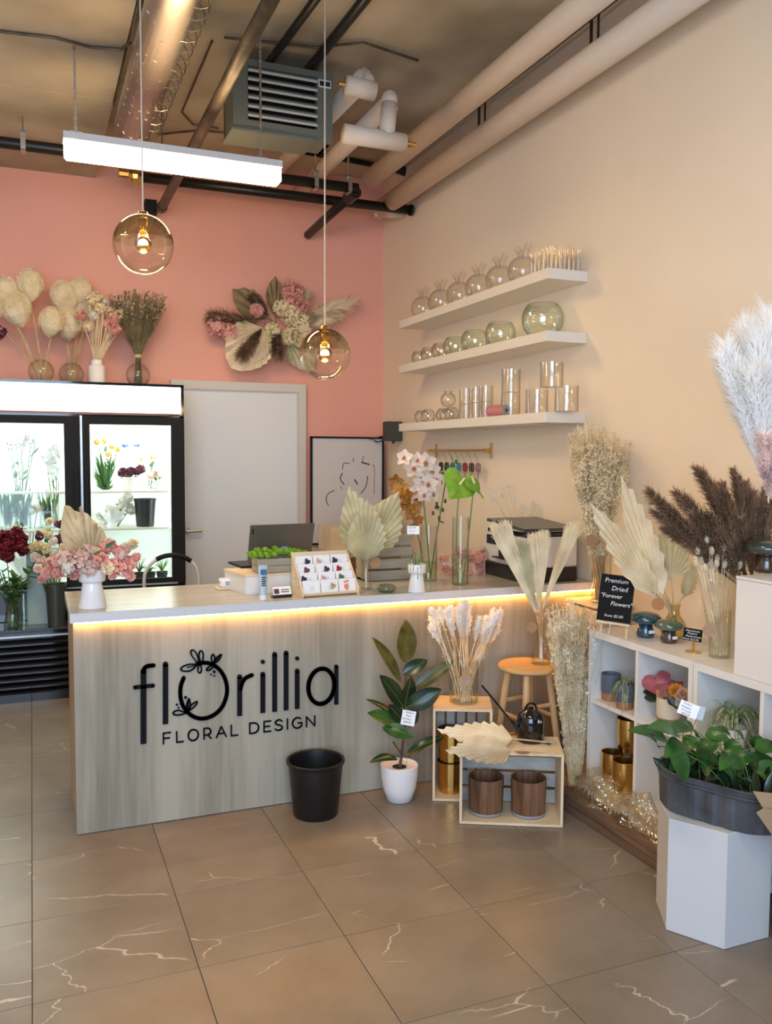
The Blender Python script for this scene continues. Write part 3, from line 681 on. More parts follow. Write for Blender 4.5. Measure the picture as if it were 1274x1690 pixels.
# ================================================================ plant and vase builders
def vlerp(a, b, t): return a+(b-a)*t
def bez(a, b, c, n): return [a*(1-t)**2+b*2*t*(1-t)+c*t*t for t in [k/n for k in range(n+1)]]
def rv(r=rnd): 
    while 1:
        v = V((r.uniform(-1, 1), r.uniform(-1, 1), r.uniform(-1, 1)))
        if .05 < v.length < 1: return v.normalized()
def fan(mb, base, tip, nrm, wid, nr=16, h=.004, t0=.10, power=.75, peak=1.0, bend=0, trim=0):
    """pleated palm leaf: ribs run from the base out to a pointed outline"""
    base, tip = V(base), V(tip); ax = tip-base; L = ax.length; d = ax/L
    nrm = V(nrm); nrm = (nrm-d*nrm.dot(d)).normalized(); s = d.cross(nrm)
    out = []
    for side in (-1, 1):
        seq = []
        for k in range(nr+1):
            t = t0+(1-t0)*k/nr; w = wid*math.sin(PI*min(1, t**peak))**power
            seq.append((side*w, t))
        out.append(seq)
    ol = out[0]+out[1][::-1][1:]
    pts = []; mid = []
    for k, (x, t) in enumerate(ol):
        z = (h if k % 2 else -h)
        jag = 1+(.035 if k % 2 else -.02)*(1+trim)
        X, T = x*jag, t*(1+(.012 if k % 2 else -.008)*(1+trim) if t > .3 else 1)
        pts.append(base+d*T*L+s*X+nrm*(z-bend*(X/wid)**2*wid+bend*.3*T*L*T))
        mid.append(base+d*T*L*.5+s*X*.5+nrm*(z*.8-bend*.25*(X/wid)**2*wid+bend*.3*T*T*.25*L))
    i = len(mb.v); mb.v.append(base.copy()); n = len(pts); mb.v += mid; mb.v += pts
    for k in range(n-1):
        mb.f.append((i, i+1+k, i+2+k)); mb.f.append((i+1+k, i+1+n+k, i+2+n+k, i+2+k))
def leaf(mb, base, tip, up, wid, droop=0, fold=.15, n=7, power=.8, peak=.85, tipw=0):
    base, tip = V(base), V(tip); up = V(up); d = (tip-base); L = d.length; d = d/L
    up = (up-d*up.dot(d)); up = up.normalized() if up.length > 1e-4 else frame(d)[2]; s = d.cross(up)
    i = len(mb.v)
    for k in range(n+1):
        t = k/n; c = base+d*L*t+up*(droop*L*(4*t*(1-t)))
        w = wid*max(.02, math.sin(PI*min(1, t**peak)))**power
        mb.v += [c-s*w+up*w*fold, c-s*w*.5+up*w*fold*.3, c, c+s*w*.5+up*w*fold*.3, c+s*w+up*w*fold]
    for k in range(n):
        for j in range(4): a = i+k*5+j; mb.f.append((a, a+1, a+6, a+5))
def blade(mb, pts, w0, w1, up=V((0, 0, 1))):
    i = len(mb.v); m = len(pts)
    for k, p in enumerate(pts):
        d = pts[min(k+1, m-1)]-pts[max(k-1, 0)]; s = d.cross(up)
        if s.length < 1e-6: s = V((1, 0, 0))
        s.normalize(); w = w0+(w1-w0)*k/(m-1); mb.v += [p-s*w, p+s*w]
    for k in range(m-1): a = i+2*k; mb.f.append((a, a+1, a+3, a+2))
def plume(mb, base, tip, wid, n=350, droop=.06, head=.6, stem=.0018, hw=.0013, r=rnd, spread=.8, side=None, shape=1.0):
    base, tip = V(base), V(tip); L = (tip-base).length
    sd = V(side) if side is not None else V((r.uniform(-1, 1), r.uniform(-1, 1), 0)); 
    c = (base+tip)/2+V((0, 0, 1))*droop*L-sd*droop*L*.5
    pts = bez(base, c, tip, 12); mb.tube(pts, stem, 5, r2=stem*.5)
    def P(t): k = min(11, int(t*12)); return vlerp(pts[k], pts[k+1], t*12-k)
    for k in range(n):
        u = r.random(); t = 1-head*u; p = P(t); q = P(min(1, t+.05)); d = (q-p)
        d = d.normalized() if d.length > 1e-5 else (tip-base).normalized()
        sh = (math.sin(PI*min(.97, (u*.88+.12)**shape))**.7)
        rad = rv(r); rad = (rad-d*rad.dot(d)).normalized()
        l = wid*sh*r.uniform(.6, 1.15)
        e = p+rad*l*spread+d*l*r.uniform(.5, 1.3)+V((0, 0, -1))*l*r.uniform(0, .4)
        m = (p+e)/2+d*l*.18+rad*l*.05; w = rad.cross(d)*hw
        i = len(mb.v); mb.v += [p-w*.5, p+w*.5, m-w, m+w, e]
        mb.f.append((i, i+1, i+3, i+2)); mb.f.append((i+2, i+3, i+4))
def spikelets(mb, p, r, n, size, rr=rnd, elong=1.6, d=None):
    for k in range(n):
        o = rv(rr)*r*rr.random()**.4; c = p+o; dd = d+rv(rr)*.6 if d is not None else rv(rr)
        dd = dd.normalized(); a, s, nn = frame(dd); z = size*rr.uniform(.6, 1.2)
        i = len(mb.v); mb.v += [c-a*z*elong, c+s*z*.5, c+nn*z*.5, c-s*z*.5, c-nn*z*.5, c+a*z*elong]
        mb.f += [(i, i+1, i+2), (i, i+2, i+3), (i, i+3, i+4), (i, i+4, i+1), (i+5, i+2, i+1), (i+5, i+3, i+2), (i+5, i+4, i+3), (i+5, i+1, i+4)]
def ruffle(mb, c, R, n, size, rr=rnd, flat=1.0, up=None, cup=.35):
    c = V(c)
    for k in range(n):
        o = rv(rr); 
        if up is not None and o.dot(up) < -.3: o = -o
        p = c+V((o.x, o.y, o.z*flat))*R*rr.uniform(.75, 1.0)
        nn = (o+rv(rr)*.5).normalized(); a, s, t = frame(nn); z = size*rr.uniform(.7, 1.2)
        ang = rr.random()*6.28; s, t = s*math.cos(ang)+t*math.sin(ang), t*math.cos(ang)-s*math.sin(ang)
        i = len(mb.v); mb.v += [p-nn*z*.3, p+s*z+nn*z*cup, p+(s+t)*z*.6, p+t*z+nn*z*cup, p+(t-s)*z*.6, p-s*z+nn*z*cup, p-(s+t)*z*.6, p-t*z+nn*z*cup, p+(s-t)*z*.6]
        for j in range(1, 9): mb.f.append((i, i+j, i+(j % 8)+1))
def rose(mb, c, axis, R, rings=4):
    c = V(c); d, s, n = frame(axis)
    for g in range(rings):
        rr_ = R*(.25+.75*g/(rings-1)); m = 4+g*2
        for k in range(m):
            a = 2*PI*(k+.5*g)/m; u = s*math.cos(a)+n*math.sin(a); t = -s*math.sin(a)+n*math.cos(a)
            h0 = -R*.5; h1 = R*(.75-.35*g/(rings-1))
            i = len(mb.v); wd_ = rr_*1.9*PI/m
            mb.v += [c+u*rr_*.3+d*h0, c+u*rr_*.85-t*wd_*.6+d*h1*.3, c+u*rr_*.85+t*wd_*.6+d*h1*.3, c+u*rr_*1.1-t*wd_*.3+d*h1, c+u*rr_*1.1+t*wd_*.3+d*h1]
            mb.f += [(i, i+2, i+1), (i+1, i+2, i+4, i+3)]
def stems(mb, base, tops, r=.0018, rb=.02, n=4):
    for t in tops:
        b = V(base)+V((rnd.uniform(-rb, rb), rnd.uniform(-rb, rb), 0)); t = V(t)
        m = (b+t)/2; m.x = b.x*.6+t.x*.4; m.y = b.y*.6+t.y*.4
        mb.tube(bez(b, m, t, 6), r, n, cap=False)
def vase(name, label, prof, loc, m=None, group=None, n=32, thick=True, cat='vase', water=None):
    """glass vase; profile (r,z) from the foot up, doubled to a wall with a solid foot"""
    m = m or M['glass']; t = .0028
    p = [(.0005, prof[0][1])]+list(prof)
    if thick: p += [(max(.0005, r-t), z+(t*1.6 if k == 0 else 0)) for k, (r, z) in reversed(list(enumerate(prof)))][0:]+[(.0005, prof[0][1]+t*1.6)]
    o = MB().lathe(p, n=n).build(name, m, smooth=True); smooth_angle(o, 50); o.location = loc
    tag(o, label, cat, group)
    if water:
        w = [(max(.001, r-.004), z+.005) for r, z in prof if z < water-.005]; rl = w[-1][0]
        MB().lathe([(.001, w[0][1])]+w+[(rl, water), (.001, water)], n=n).build('water', M['water'], o, smooth=True)
    return o
def cyl(r, h): return [(r*.96, 0), (r, .004), (r, h-.003), (r*1.01, h)]
def sph(R, neck, h, foot=.45, n=14, lip=0):
    a0 = math.asin(foot); a1 = PI-math.asin(neck/R)
    p = [(R*math.sin(a0+(a1-a0)*k/n), R*(math.cos(a0)-math.cos(a0+(a1-a0)*k/n))) for k in range(n+1)]
    zt = p[-1][1]
    if h > zt: p += [(neck, zt+(h-zt)*.6), (neck+lip, h)]
    return p
def priceDisc(parent, c, nrm, r=.026, m=None):
    d, s, n = frame(nrm); mb = MB(); i = 0
    for q in (0, 1):
        for k in range(20): a = 2*PI*k/20; mb.v.append(V(c)+s*math.cos(a)*r+n*math.sin(a)*r+d*.0012*q)
    mb.f.append(tuple(reversed(range(20)))); mb.f.append(tuple(range(20, 40)))
    for k in range(20): mb.f.append((k, (k+1) % 20, 20+(k+1) % 20, 20+k))
    return mb.build('round_tag', m or M['kraft'], parent, world=True)
def pot_prof(r0, r1, h, t=.006, lip=0): return [(.001, 0), (r0, 0), (r0+(r1-r0)*.3, h*.25), (r1, h), (r1-t, h), (r1-t*1.3, h*.85), (.001, h*.85)]
def plain_pot(name, label, prof, loc, m, cat='pot', group=None, n=32):
    o = MB().lathe(prof, n=n).build(name, m, smooth=True); smooth_angle(o, 40); o.location = loc; return tag(o, label, cat, group)

CAMP = V((0, 0, EYE))
def tocam(p): return (CAMP-V(p)).normalized()

# ================================================================ shelves on the right wall
shelf_z = [2.572, 2.252, 1.832]; SX = 2.48; SY0, SY1 = 3.86, 5.80
nm = ['top', 'middle', 'bottom']
for k, z in enumerate(shelf_z):
    tag(MB().box((SX, SY0, z-.055), (W-.001, SY1, z), bev=.002).build('wall_shelf', M['shelfwhite']), 'white floating shelf on the beige wall, %s one of three' % nm[k], 'shelf', 'floating shelves on the beige wall')
def tulip(loc, lab, s=1, gr='two-necked bubble vases on the top shelf'):
    t = thing('bubble_vase', lab, 'vase', loc, gr); R = .086*s
    pr = [(.0005, 0)]+sph(R, .022*s, 0, .5, 14)
    MB().lathe(pr, n=26).build('bowl', M['glass_s'], t, smooth=True)
    zt = pr[-1][1]
    for sg, rz in ((-1, .0), (1, .0)):
        m = MB(); c = V((0, sg*.018*s, zt-.012*s)); e = V((0, sg*.062*s, zt+.055*s))
        pts = bez(c, c+V((0, sg*.006, .04*s)), e, 6); m.tube(pts, .013*s, 12, cap=False, r2=.020*s); m.build('neck', M['glass_s'], t, smooth=True)
    return t
tl = [(698, 512), (727, 496), (758, 483), (790, 466), (825, 450), (863, 432)]
names = ['sixth', 'fifth', 'fourth', 'third', 'second', 'nearest']
for k, (px, py) in enumerate(tl):
    q = at(px, py, x=2.60); tulip((2.60, q.y, shelf_z[0]), 'clear bubble vase on the top shelf, %s from the test tubes' % names[k] if k < 5 else 'clear bubble vase on the top shelf, right beside the tall test tubes', 1.0)
# test tubes with gold rods
n = 0
rowt = ['front edge', 'second row', 'third row', 'wall side']; colt = ['nearest end', 'second file', 'third file', 'fourth file', 'fifth file', 'far file']
for i in range(4):
    for j in range(6):
        x = 2.515+.055*i; y = 3.885+.037*j
        o = vase('test_tube_vase', 'slim clear test-tube vase on the top shelf, %s, %s' % (rowt[i], colt[j]), [(.011, 0), (.012, .004), (.012, .115)], (x+rnd.uniform(-.006, .006), y+rnd.uniform(-.004, .004), shelf_z[0]), M['glass_s'], 'slim test-tube vases', 10, thick=False)
        if (i+j) % 2 == 0: MB().tube([(0.0, 0, .006), (.004, 0, .135)], .0028, 6).build('gold_rod', M['brass'], o)
# bowls, middle shelf
bw = [(697, 578, .062, 'farthest'), (733, 566, .068, 'sixth'), (767, 553, .072, 'fifth'), (800, 540, .082, 'fourth'), (840, 540, .088, 'third'), (848, 527, .092, 'second'), (915, 514, .115, 'nearest')]
yy = [5.70, 5.53, 5.35, 5.14, 4.87, 4.55, 4.09]
for k, (px, py, R, nn_) in enumerate(bw):
    s = .72
    m_ = M['glass_g'] if k > 2 else M['glass_s']
    vase('fish_bowl_vase', 'round %s glass bowl on the middle shelf, %s from its near end' % ('green-tinted' if k > 2 else 'clear', nn_), sph(R, R*.70, 0, .55, 16), (2.60, yy[k], shelf_z[1]), m_, 'round glass bowls on the middle shelf', 30)
# bottom shelf: cylinders, stacked
G3 = 'glass cylinders on the bottom shelf'
def cy3(px, r, h, z0, lab, x=2.585, y=None):
    if y is None: y = at(px, 660, x=x).y
    return vase('cylinder_vase', lab, cyl(r, h), (x, y, z0), M['glass_s'], G3, 28)
zb3 = shelf_z[2]
ys = {}
for key, px, lab, r in (('a', 935, 'clear glass cylinder on the bottom shelf, nearest the near end', .062), ('b', 886, 'clear glass cylinder on the bottom shelf, second from the near end', .062), ('c', 843, 'clear glass cylinder on the bottom shelf, beside the pink roll', .055)):
    ys[key] = cy3(px, r, .135, zb3, lab).location.y
cy3(0, .062, .135, zb3+.136, 'clear glass cylinder stacked on the second layer at the near end', y=(ys['a']+ys['b'])/2)
cy3(0, .055, .135, zb3+.136, 'clear glass cylinder stacked above the one beside the pink roll', y=ys['c'])
for k, px in enumerate((785, 770, 756)):
    y = at(px, 660, x=2.6).y-.0+k*.05
    cy3(0, .045, .10, zb3, 'small glass cylinder at the middle of the bottom shelf, lower layer, %s' % ('near one', 'middle one', 'far one')[k], 2.6, 4.72+k*.13)
    cy3(0, .045, .10, zb3+.101, 'small glass cylinder at the middle of the bottom shelf, upper layer, %s' % ('near one', 'middle one', 'far one')[k], 2.6, 4.72+k*.13)
for k, (y, x, zz) in enumerate(((5.62, 2.58, 0), (5.47, 2.56, 0), (5.31, 2.6, 0), (5.15, 2.58, 0), (5.24, 2.60, .10), (5.42, 2.62, .0))):
    vase('small_globe_vase', 'small round clear vase near the far end of the bottom shelf, %s' % ('farthest', 'second farthest', 'third farthest', 'nearest below', 'stacked on top', 'against the wall')[k], sph(.052, .026, .088 if k != 4 else .10, .5, 12, .006), (x if k != 5 else 2.67, y if k != 5 else 5.40, zb3+zz), M['glass_s'], 'small globe vases on the bottom shelf', 22)
c = at(818, 672, x=2.52); rl = thing('ribbon_roll', 'pink roll lying on its side on the bottom shelf', 'roll', (2.535, c.y, zb3+.034))
MB().tube([(-.015, .07, 0), (0.015, -.07, 0)], .033, 20).build('roll_body', mat('pink_roll', (.52, .20, .20), .5), rl, smooth=False)
MB().tube([(.0152, -.0705, 0), (.0156, -.0735, 0)], .030, 20).build('roll_end', mat('roll_end_grey', (.30, .33, .40), .5), rl)
MB().tube([(.0157, -.0736, 0), (.0159, -.0745, 0)], .011, 14).build('core_hole', M['dark_in'], rl)

# grey control box near the corner
b = thing('control_box', 'grey box with cables on the beige wall at the far end of the bottom shelf', 'box', (W-.1, 6.25, 1.72))
q0 = at(630, 718, x=W-.13); q1 = at(662, 688, x=W-.13)
MB().box((W-.135, 6.30, 1.715), (W-.002, 6.40, 1.87), bev=.006).build('casing', mat('box_green_grey', (.05, .055, .05), .6), b, world=True)
MB().tube([(W-.07, 6.33, 1.72), (W-.07, 6.33, 1.695)], .012, 8).build('plug', M['black_plastic'], b, world=True)
MB().tube(bez(V((W-.08, 6.40, 1.77)), V((W-.2, 6.5, 1.72)), V((2.55, 6.6, q0.z-.02)), 8), .006, 6).tube(bez(V((W-.08, 6.40, 1.75)), V((W-.15, 6.5, 1.68)), V((2.6, 6.6, q0.z-.03)), 8), .005, 6).build('cable', M['black_plastic'], b, world=True)

# line-art picture
pa = at(513, 720, y=6.56); pb_ = at(634, 723, y=6.56); pz = pa.z
pic = thing('framed_picture', 'black-framed white line drawing of a figure seen from behind, leaning in the corner', 'picture', ((pa.x+pb_.x)/2, 6.56, .88))
X0, X1 = pa.x, min(pb_.x, W-.006); Z0, Z1 = .885, pz
MB().box((X0, 6.56, Z0), (X0+.014, 6.59, Z1)).box((X1-.014, 6.56, Z0), (X1, 6.59, Z1)).box((X0, 6.56, Z1-.014), (X1, 6.59, Z1)).box((X0, 6.56, Z0), (X1, 6.59, Z0+.014)).build('frame', M['black_matte'], pic, world=True)
MB().box((X0+.012, 6.572, Z0+.01), (X1-.012, 6.588, Z1-.012)).build('canvas', mat('canvas', (.62, .60, .62), .8, bump=.05, bscale=300), pic, world=True)
dl = MB()
for pts, w in (([(350+510/3.54, 0)], 0),):
    pass
def C7(pts): return [(340+x/3.54, 720+y/3.54) for x, y in pts]
for pts, w in (([(862, 125), (858, 150)], 1.2), ([(922, 115), (912, 150)], 1.0), ([(908, 152), (955, 165)], 2.4), ([(842, 160), (805, 158), (798, 195)], 1.2), ([(798, 215), (785, 250), (808, 282)], 1.8), ([(868, 252), (886, 282)], 2.2), ([(945, 232), (935, 290), (905, 335)], 1.5),
               ([(972, 168), (984, 185), (982, 340)], .8), ([(752, 316), (715, 335), (702, 370), (715, 405)], 1.4), ([(785, 290), (795, 310)], 1.0)):
    w3 = [at(x, y, y=6.57) for x, y in smoothp(C7(pts), 4)]
    for k in range(len(w3)-1):
        a, b_ = w3[k], w3[k+1]; d = b_-a; L = d.length; d /= L; nrm_ = V((-d.z, 0, d.x)); ww = w/1423*6.2/2
        dl.obox(V((a.x, 6.5705, a.z))-nrm_*ww, d*L, V((0, .0018, 0)), nrm_*2*ww)
dl.build('line_drawing', M['ink'], pic, world=True)
# back table
bt = thing('back_table', 'pale work table standing behind the counter under the framed picture', 'table', (2.1, 6.3, 0))
MB().box((2.04, 6.02, .84), (2.70, 6.68, .875)).build('tabletop', M['top'], bt, world=True)
for x, y in ((2.08, 6.06), (2.65, 6.06), (2.08, 6.63), (2.65, 6.63)): MB().box((x-.02, y-.02, 0), (x+.02, y+.02, .84)).build('leg', M['white_paint'], bt, world=True)
q = at(560, 868, y=6.2)
MB_ = MB().box((2.06, 6.12, .876), (2.27, 6.40, 1.06)); tag(MB_.build('wooden_box', M['pine']), 'pale wooden box on the back table behind the laptop', 'box')
tag(MB().box((2.30, 6.15, .876), (2.62, 6.38, 1.12)).build('storage_box', M['kraft']), 'brown cardboard box on the back table behind the palm leaves', 'box')

# key rail with shears on the wall
rl = thing('hook_rail', 'brass rail with hooks on the beige wall below the shelves', 'rail', (W-.06, 4.9, 1.6))
ra = at(706, 744, x=W-.06); rb = at(802, 744, x=W-.06); RZ = (ra.z+rb.z)/2
MB().tube([(W-.06, ra.y, RZ), (W-.06, rb.y, RZ)], .008, 8).build('rod', M['brass'], rl, world=True)
for y in (ra.y-.03, rb.y+.03):
    MB().tube([(W-.06, y, RZ), (W-.012, y, RZ)], .012, 8).box((W-.013, y-.008, RZ-.05), (W-.002, y+.008, RZ+.05)).build('bracket', M['brass'], rl, world=True)
cols = [(.02, .02, .022), (.02, .02, .022), (.02, .18, .30), (.02, .25, .38), (.25, .02, .03), (.03, .03, .03), (.30, .14, .2)]
for k in range(7):
    y = ra.y+(rb.y-ra.y)*(.22+.105*k)
    MB().tube([(W-.06, y, RZ+.008), (W-.075, y, RZ-.01), (W-.06, y-.012, RZ-.055), (W-.055, y-.02, RZ-.075)], .0022, 5).build('hook', M['steel'], rl, world=True)
    sm = mat('tool_handle_%d' % k, cols[k], .4)
    s = thing('scissors', '%s-handled floral shears hanging on the brass rail, %s from the bracket by the printer' % (('black', 'black', 'dark blue', 'blue', 'red', 'black', 'pale pink')[k], ('seventh', 'sixth', 'fifth', 'fourth', 'third', 'second', 'first')[k]), 'shears', (W-.055, y-.02, RZ-.08), 'floral shears hanging on the rail')
    for sg in (-1, 1):
        pts = [V((.004*sg, math.cos(a)*.017+sg*.02, math.sin(a)*.026-.03)) for a in [2*PI*j/12 for j in range(13)]]
        MB().tube(pts, .0055, 6, cap=False).build('handle', sm, s)
    MB().tube([(0, -.008, -.055), (0, .006, -.14)], .006, 6, r2=.001).tube([(0, .008, -.055), (0, -.004, -.14)], .006, 6, r2=.001).build('blade', M['steel'], s)

# ================================================================ wall arrangement
wa = thing('wall_arrangement', 'large dried flower and palm leaf arrangement mounted on the pink wall', 'flowers', at(462, 545, y=B-.06))
def wp(px, py, d=.10): return at(px, py, y=B-d)
ctr = wp(455, 535, .10)
for nme, tip, w, m_, d in (('palm_leaf', (383, 478), .085, 'palm_olive', .13), ('palm_leaf', (454, 456), .060, 'palm_olive', .12), ('palm_leaf', (520, 612), .085, 'palm_sage', .10), ('palm_leaf', (497, 604), .07, 'palm_sage', .08)):
    mb = MB(); b_ = ctr if tip[1] < 600 else wp(462, 545); b2 = b_+(wp(*tip, d)-b_)*.18
    fan(mb, b2, wp(*tip, d), V((.2, -1, .1)), w*1.35, 9, .009, power=.85)
    mb.tube([ctr, b2], .004, 5); mb.build(nme, M[m_], wa, world=True)
mb = MB(); fan(mb, wp(432, 540, .12), wp(384, 606, .22), V((.25, -1, .35)), .185, 14, .010, power=.6, bend=-.25, peak=.9); mb.build('palm_leaf', M['palm_cream'], wa, world=True)['label'] = 'large cream palm leaf cupping downward'
mb = MB(); fan(mb, wp(440, 545, .12), wp(400, 596, .20), V((-.3, -1, .2)), .12, 12, .008, power=.6, bend=-.2); mb.build('palm_leaf', M['pampas_c'], wa, world=True)
for tip, w, m_, base, d in (((346, 520), .075, 'pampas_b', (445, 535), .16), ((398, 588), .060, 'pampas_b', (440, 532), .27), ((458, 585), .060, 'pampas_b', (456, 530), .24), ((415, 487), .05, 'pampas_b', (450, 530), .14), ((580, 497), .085, 'pampas_c', (480, 530), .14), ((505, 482), .07, 'pampas_c', (470, 535), .13), ((560, 520), .06, 'pampas_c', (490, 545), .12)):
    mb = MB(); plume(mb, wp(*base, .12), wp(*tip, d), w*1.15, 900, .02, .8, .0025, .0032, spread=1.1); mb.build('pampas_plume', M[m_], wa, world=True)
for c_, R, m_ in (((486, 488), .085, 'pinkfl'), ((478, 478), .07, 'pinkfl'), ((495, 505), .06, 'pinkfl'), ((356, 540), .065, 'pinkfl'), ((378, 548), .055, 'pinkfl'), ((424, 512), .045, 'pinkfl'), ((480, 520), .075, 'creamfl'), ((465, 508), .06, 'creamfl'), ((495, 532), .07, 'creamfl'), ((478, 555), .06, 'creamfl'), ((450, 545), .05, 'creamfl'), ((492, 560), .05, 'creamfl'), ((502, 545), .055, 'creamfl')):
    mb = MB(); R *= 1.12; ruffle(mb, wp(*c_, .17), R, 130, .016); ruffle(mb, wp(*c_, .17), R*.6, 30, .018); mb.build('flower_cluster', M[m_], wa, world=True)
for tip in ((525, 525), (515, 540), (520, 515), (500, 548)):
    mb = MB(); leaf(mb, wp(488, 540, .16), wp(*tip, .2), (0, -1, .2), .03); mb.build('dark_leaf', M['palm_olive'], wa, world=True)

# ================================================================ vases on top of the cooler
zt = FT
def tz(px, py, y=6.42): return at(px, py, y=y)
def globe_with_pods(pxb, pods, lab1, lab2, y=6.42):
    q = tz(pxb, 620, y); base = V((q.x, y, zt))
    vase('globe_vase', lab1, sph(.085, .03, .15, .45, 14, .01), base, M['glass'])
    t = thing('dried_bouquet', lab2, 'flowers', base+V((0, 0, .012)))
    mb = MB(); stems(mb, base+V((0, 0, .012)), [tz(p[0], p[1]+25, y) for p in pods for _ in range(3)], .0035, .02); mb.build('stems', M['wheat'], t, world=True)['kind'] = 'stuff'
    for px, py, R, tilt in pods:
        mb = MB(); c_ = tz(px, py, y)+V((0, rnd.uniform(-.05, .03), 0)); ax = (c_-base).normalized()
        i0 = len(mb.v); pr = [(.004, -1.1*R), (.40*R, -.85*R), (.68*R, -.45*R), (.78*R, 0), (.72*R, .45*R), (.48*R, .8*R), (.01, .95*R)]
        mb.lathe(pr, n=16); dd, s_, n_ = frame(ax)
        for k in range(i0, len(mb.v)):
            v_ = mb.v[k]; j = 1+.05*math.sin(k*2.3); mb.v[k] = c_+(s_*v_.x+n_*v_.y)*j+dd*v_.z
        for k in range(700):
            o = rv(); 
            if o.dot(ax) < -.5: continue
            oo = o-ax*o.dot(ax)*0; p = c_+(o-ax*o.dot(ax))*R*.76+ax*o.dot(ax)*R*.9; w = rv()*.007; e = p+(o*.5+ax*.6)*R*.16
            mb.tri(p-w, p+w, e)
        mb.build('pampas_head', M['creamfl'], t, world=True)
globe_with_pods(68, [(50, 470, .105, 0), (10, 480, .10, 0), (26, 508, .125, 0), (84, 532, .10, 0), (-12, 500, .10, 0)], 'clear round vase standing at the left end of the cooler top', 'cream fluffy heads on long stems at the left end of the cooler top')
globe_with_pods(118, [(105, 492, .115, 0), (138, 520, .11, 0), (132, 480, .09, 0), (112, 536, .11, 0)], 'clear round vase on the cooler behind the white bottle', 'cream fluffy heads leaning behind the white bottle on the cooler', 6.55)
q = tz(160, 620, 6.36); base = V((q.x, 6.36, zt))
plain_pot('bottle_vase', 'matte white bottle vase on top of the cooler', [(.001, 0), (.050, 0), (.056, .006), (.056, .115), (.048, .128), (.038, .134), (.036, .165), (.030, .165), (.030, .12), (.001, .12)], base, M['white_matte'], 'vase')
t = thing('dried_bouquet', 'small dried bouquet of cream and pink blooms in the white bottle', 'flowers', base+V((0, 0, .13)))
tops = [(x, y) for x, y in ((150, 495), (160, 490), (172, 498), (182, 515), (188, 528), (195, 520), (135, 520), (145, 540), (178, 535), (165, 510), (155, 520), (190, 545))]
mb = MB(); stems(mb, base+V((0, 0, .12)), [tz(a+rnd.uniform(-4, 4), b+8, 6.36) for a, b in tops for _ in range(3)], .002, .02); mb.build('stems', M['oat'], t, world=True)['kind'] = 'stuff'
for k, (a, b_) in enumerate(tops):
    mb = MB(); c_ = tz(a, b_, 6.36)+V((0, rnd.uniform(-.05, .05), 0)); m_ = ['creamfl', 'pinkfl', 'whitefl', 'bunny'][[0, 0, 2, 3, 1, 3, 1, 0, 1, 0, 2, 1][k]]
    ruffle(mb, c_, .034, 60, .013); mb.build('dried_bloom', M[m_], t, world=True)
q = tz(228, 625, 6.42); base = V((q.x, 6.42, zt))
vase('globe_vase', 'clear round vase near the right end of the cooler top', sph(.085, .034, .15, .45, 14, .01), base, M['glass'])
t = thing('dried_bouquet', 'dense dark dried bouquet tied at the waist on the right of the cooler top', 'flowers', base+V((0, 0, .012)))
mb = MB(); mh = MB(); mw = MB(); wst = tz(228, 588, 6.42)
for k in range(230):
    a = rnd.uniform(-1, 1); top = tz(226+a*48, 480+abs(a)*10+rnd.uniform(-4, 22), 6.42+rnd.uniform(-.12, .1))
    w_ = wst+V((rnd.uniform(-.018, .018), rnd.uniform(-.018, .018), 0))
    b2 = base+V((rnd.uniform(-.03, .03), rnd.uniform(-.03, .03), .015))
    mb.tube([b2, w_, vlerp(w_, top, .5)+V((a*.01, 0, 0)), top], .0016, 3, cap=False)
    for u in (1, .93, .85, .75, .62):
        p = vlerp(w_, top, u)
        if rnd.random() < .8: spikelets(mh if rnd.random() < .7 else mw, p, .012, 3, .006)
mb.build('stems', M['darkgrass'], t, world=True)['kind'] = 'stuff'; mh.build('dark_seed_heads', M['darkgrass'], t, world=True)['kind'] = 'stuff'; mw.build('pale_seed_heads', M['oat'], t, world=True)['kind'] = 'stuff'
MB().lathe([(.026, -.012), (.028, 0), (.026, .012)], wst, 12).build('twine', M['wheat'], t, world=True)
# purple flower peeking at left edge
mb = MB(); ruffle(mb, tz(-3, 548), .05, 50, .016); tag(mb.build('dried_flower', M['purplefl']), 'dark purple bloom at the far left edge above the cooler', 'flower')
vv = tz(-14, 620, 6.42)
mb2 = MB().tube([(tz(-3, 560).x, 6.42, tz(-3, 560).z), (vv.x, 6.42, zt)], .003, 5); mb2.build('stem', M['wheat'], bpy.data.objects['dried_flower'], world=True)

# ================================================================ inside the cooler
IY = 6.42
def ci(px, py, y=IY): return at(px, py, y=y)
s1, s2, s0 = 1.345, 1.085, .692
def bucket(name, label, x, y, z, r, h, m, group=None, cat='bucket'):
    return plain_pot(name, label, [(.001, 0), (r*.78, 0), (r*.97, h*.95), (r*1.03, h*.95), (r*1.03, h), (r*.93, h), (r*.75, .01), (.001, .01)], (x, y, z), m, cat, group)
x = ci(238, 850).x
bucket('flower_bucket', 'tall black bucket inside the right cooler door', x, IY-.05, s2, .078, .20, M['black_plastic'])
def blooms(lab, pxs, m_, R, z0, y=IY, n=46, size=.014, cat='flowers', nm_='bloom', green=True, cup=.35):
    xs = [ci(a, b_, y) for a, b_ in pxs]; cx = sum(p.x for p in xs)/len(xs)
    t = thing('cut_flowers', lab, cat, (cx, y, z0))
    if green:
        mb = MB(); stems(mb, (cx, y, z0+.005), [p for p in xs], .0028, .02)
        for p in xs:
            for j in range(2): q = vlerp(V((cx, y, z0)), p, rnd.uniform(.5, .85)); leaf(mb, q, q+V((rnd.uniform(-.07, .07), rnd.uniform(-.05, .05), rnd.uniform(.0, .06))), (0, 0, 1), .012)
        mb.build('green_stems', M['leaf_mid'], t, world=True)
    for p in xs:
        mb = MB(); ruffle(mb, p+V((0, rnd.uniform(-.02, .02), 0)), R, n, size, cup=cup); ruffle(mb, p, R*.5, n//3, size); mb.build(nm_, M[m_], t, world=True)
    return t
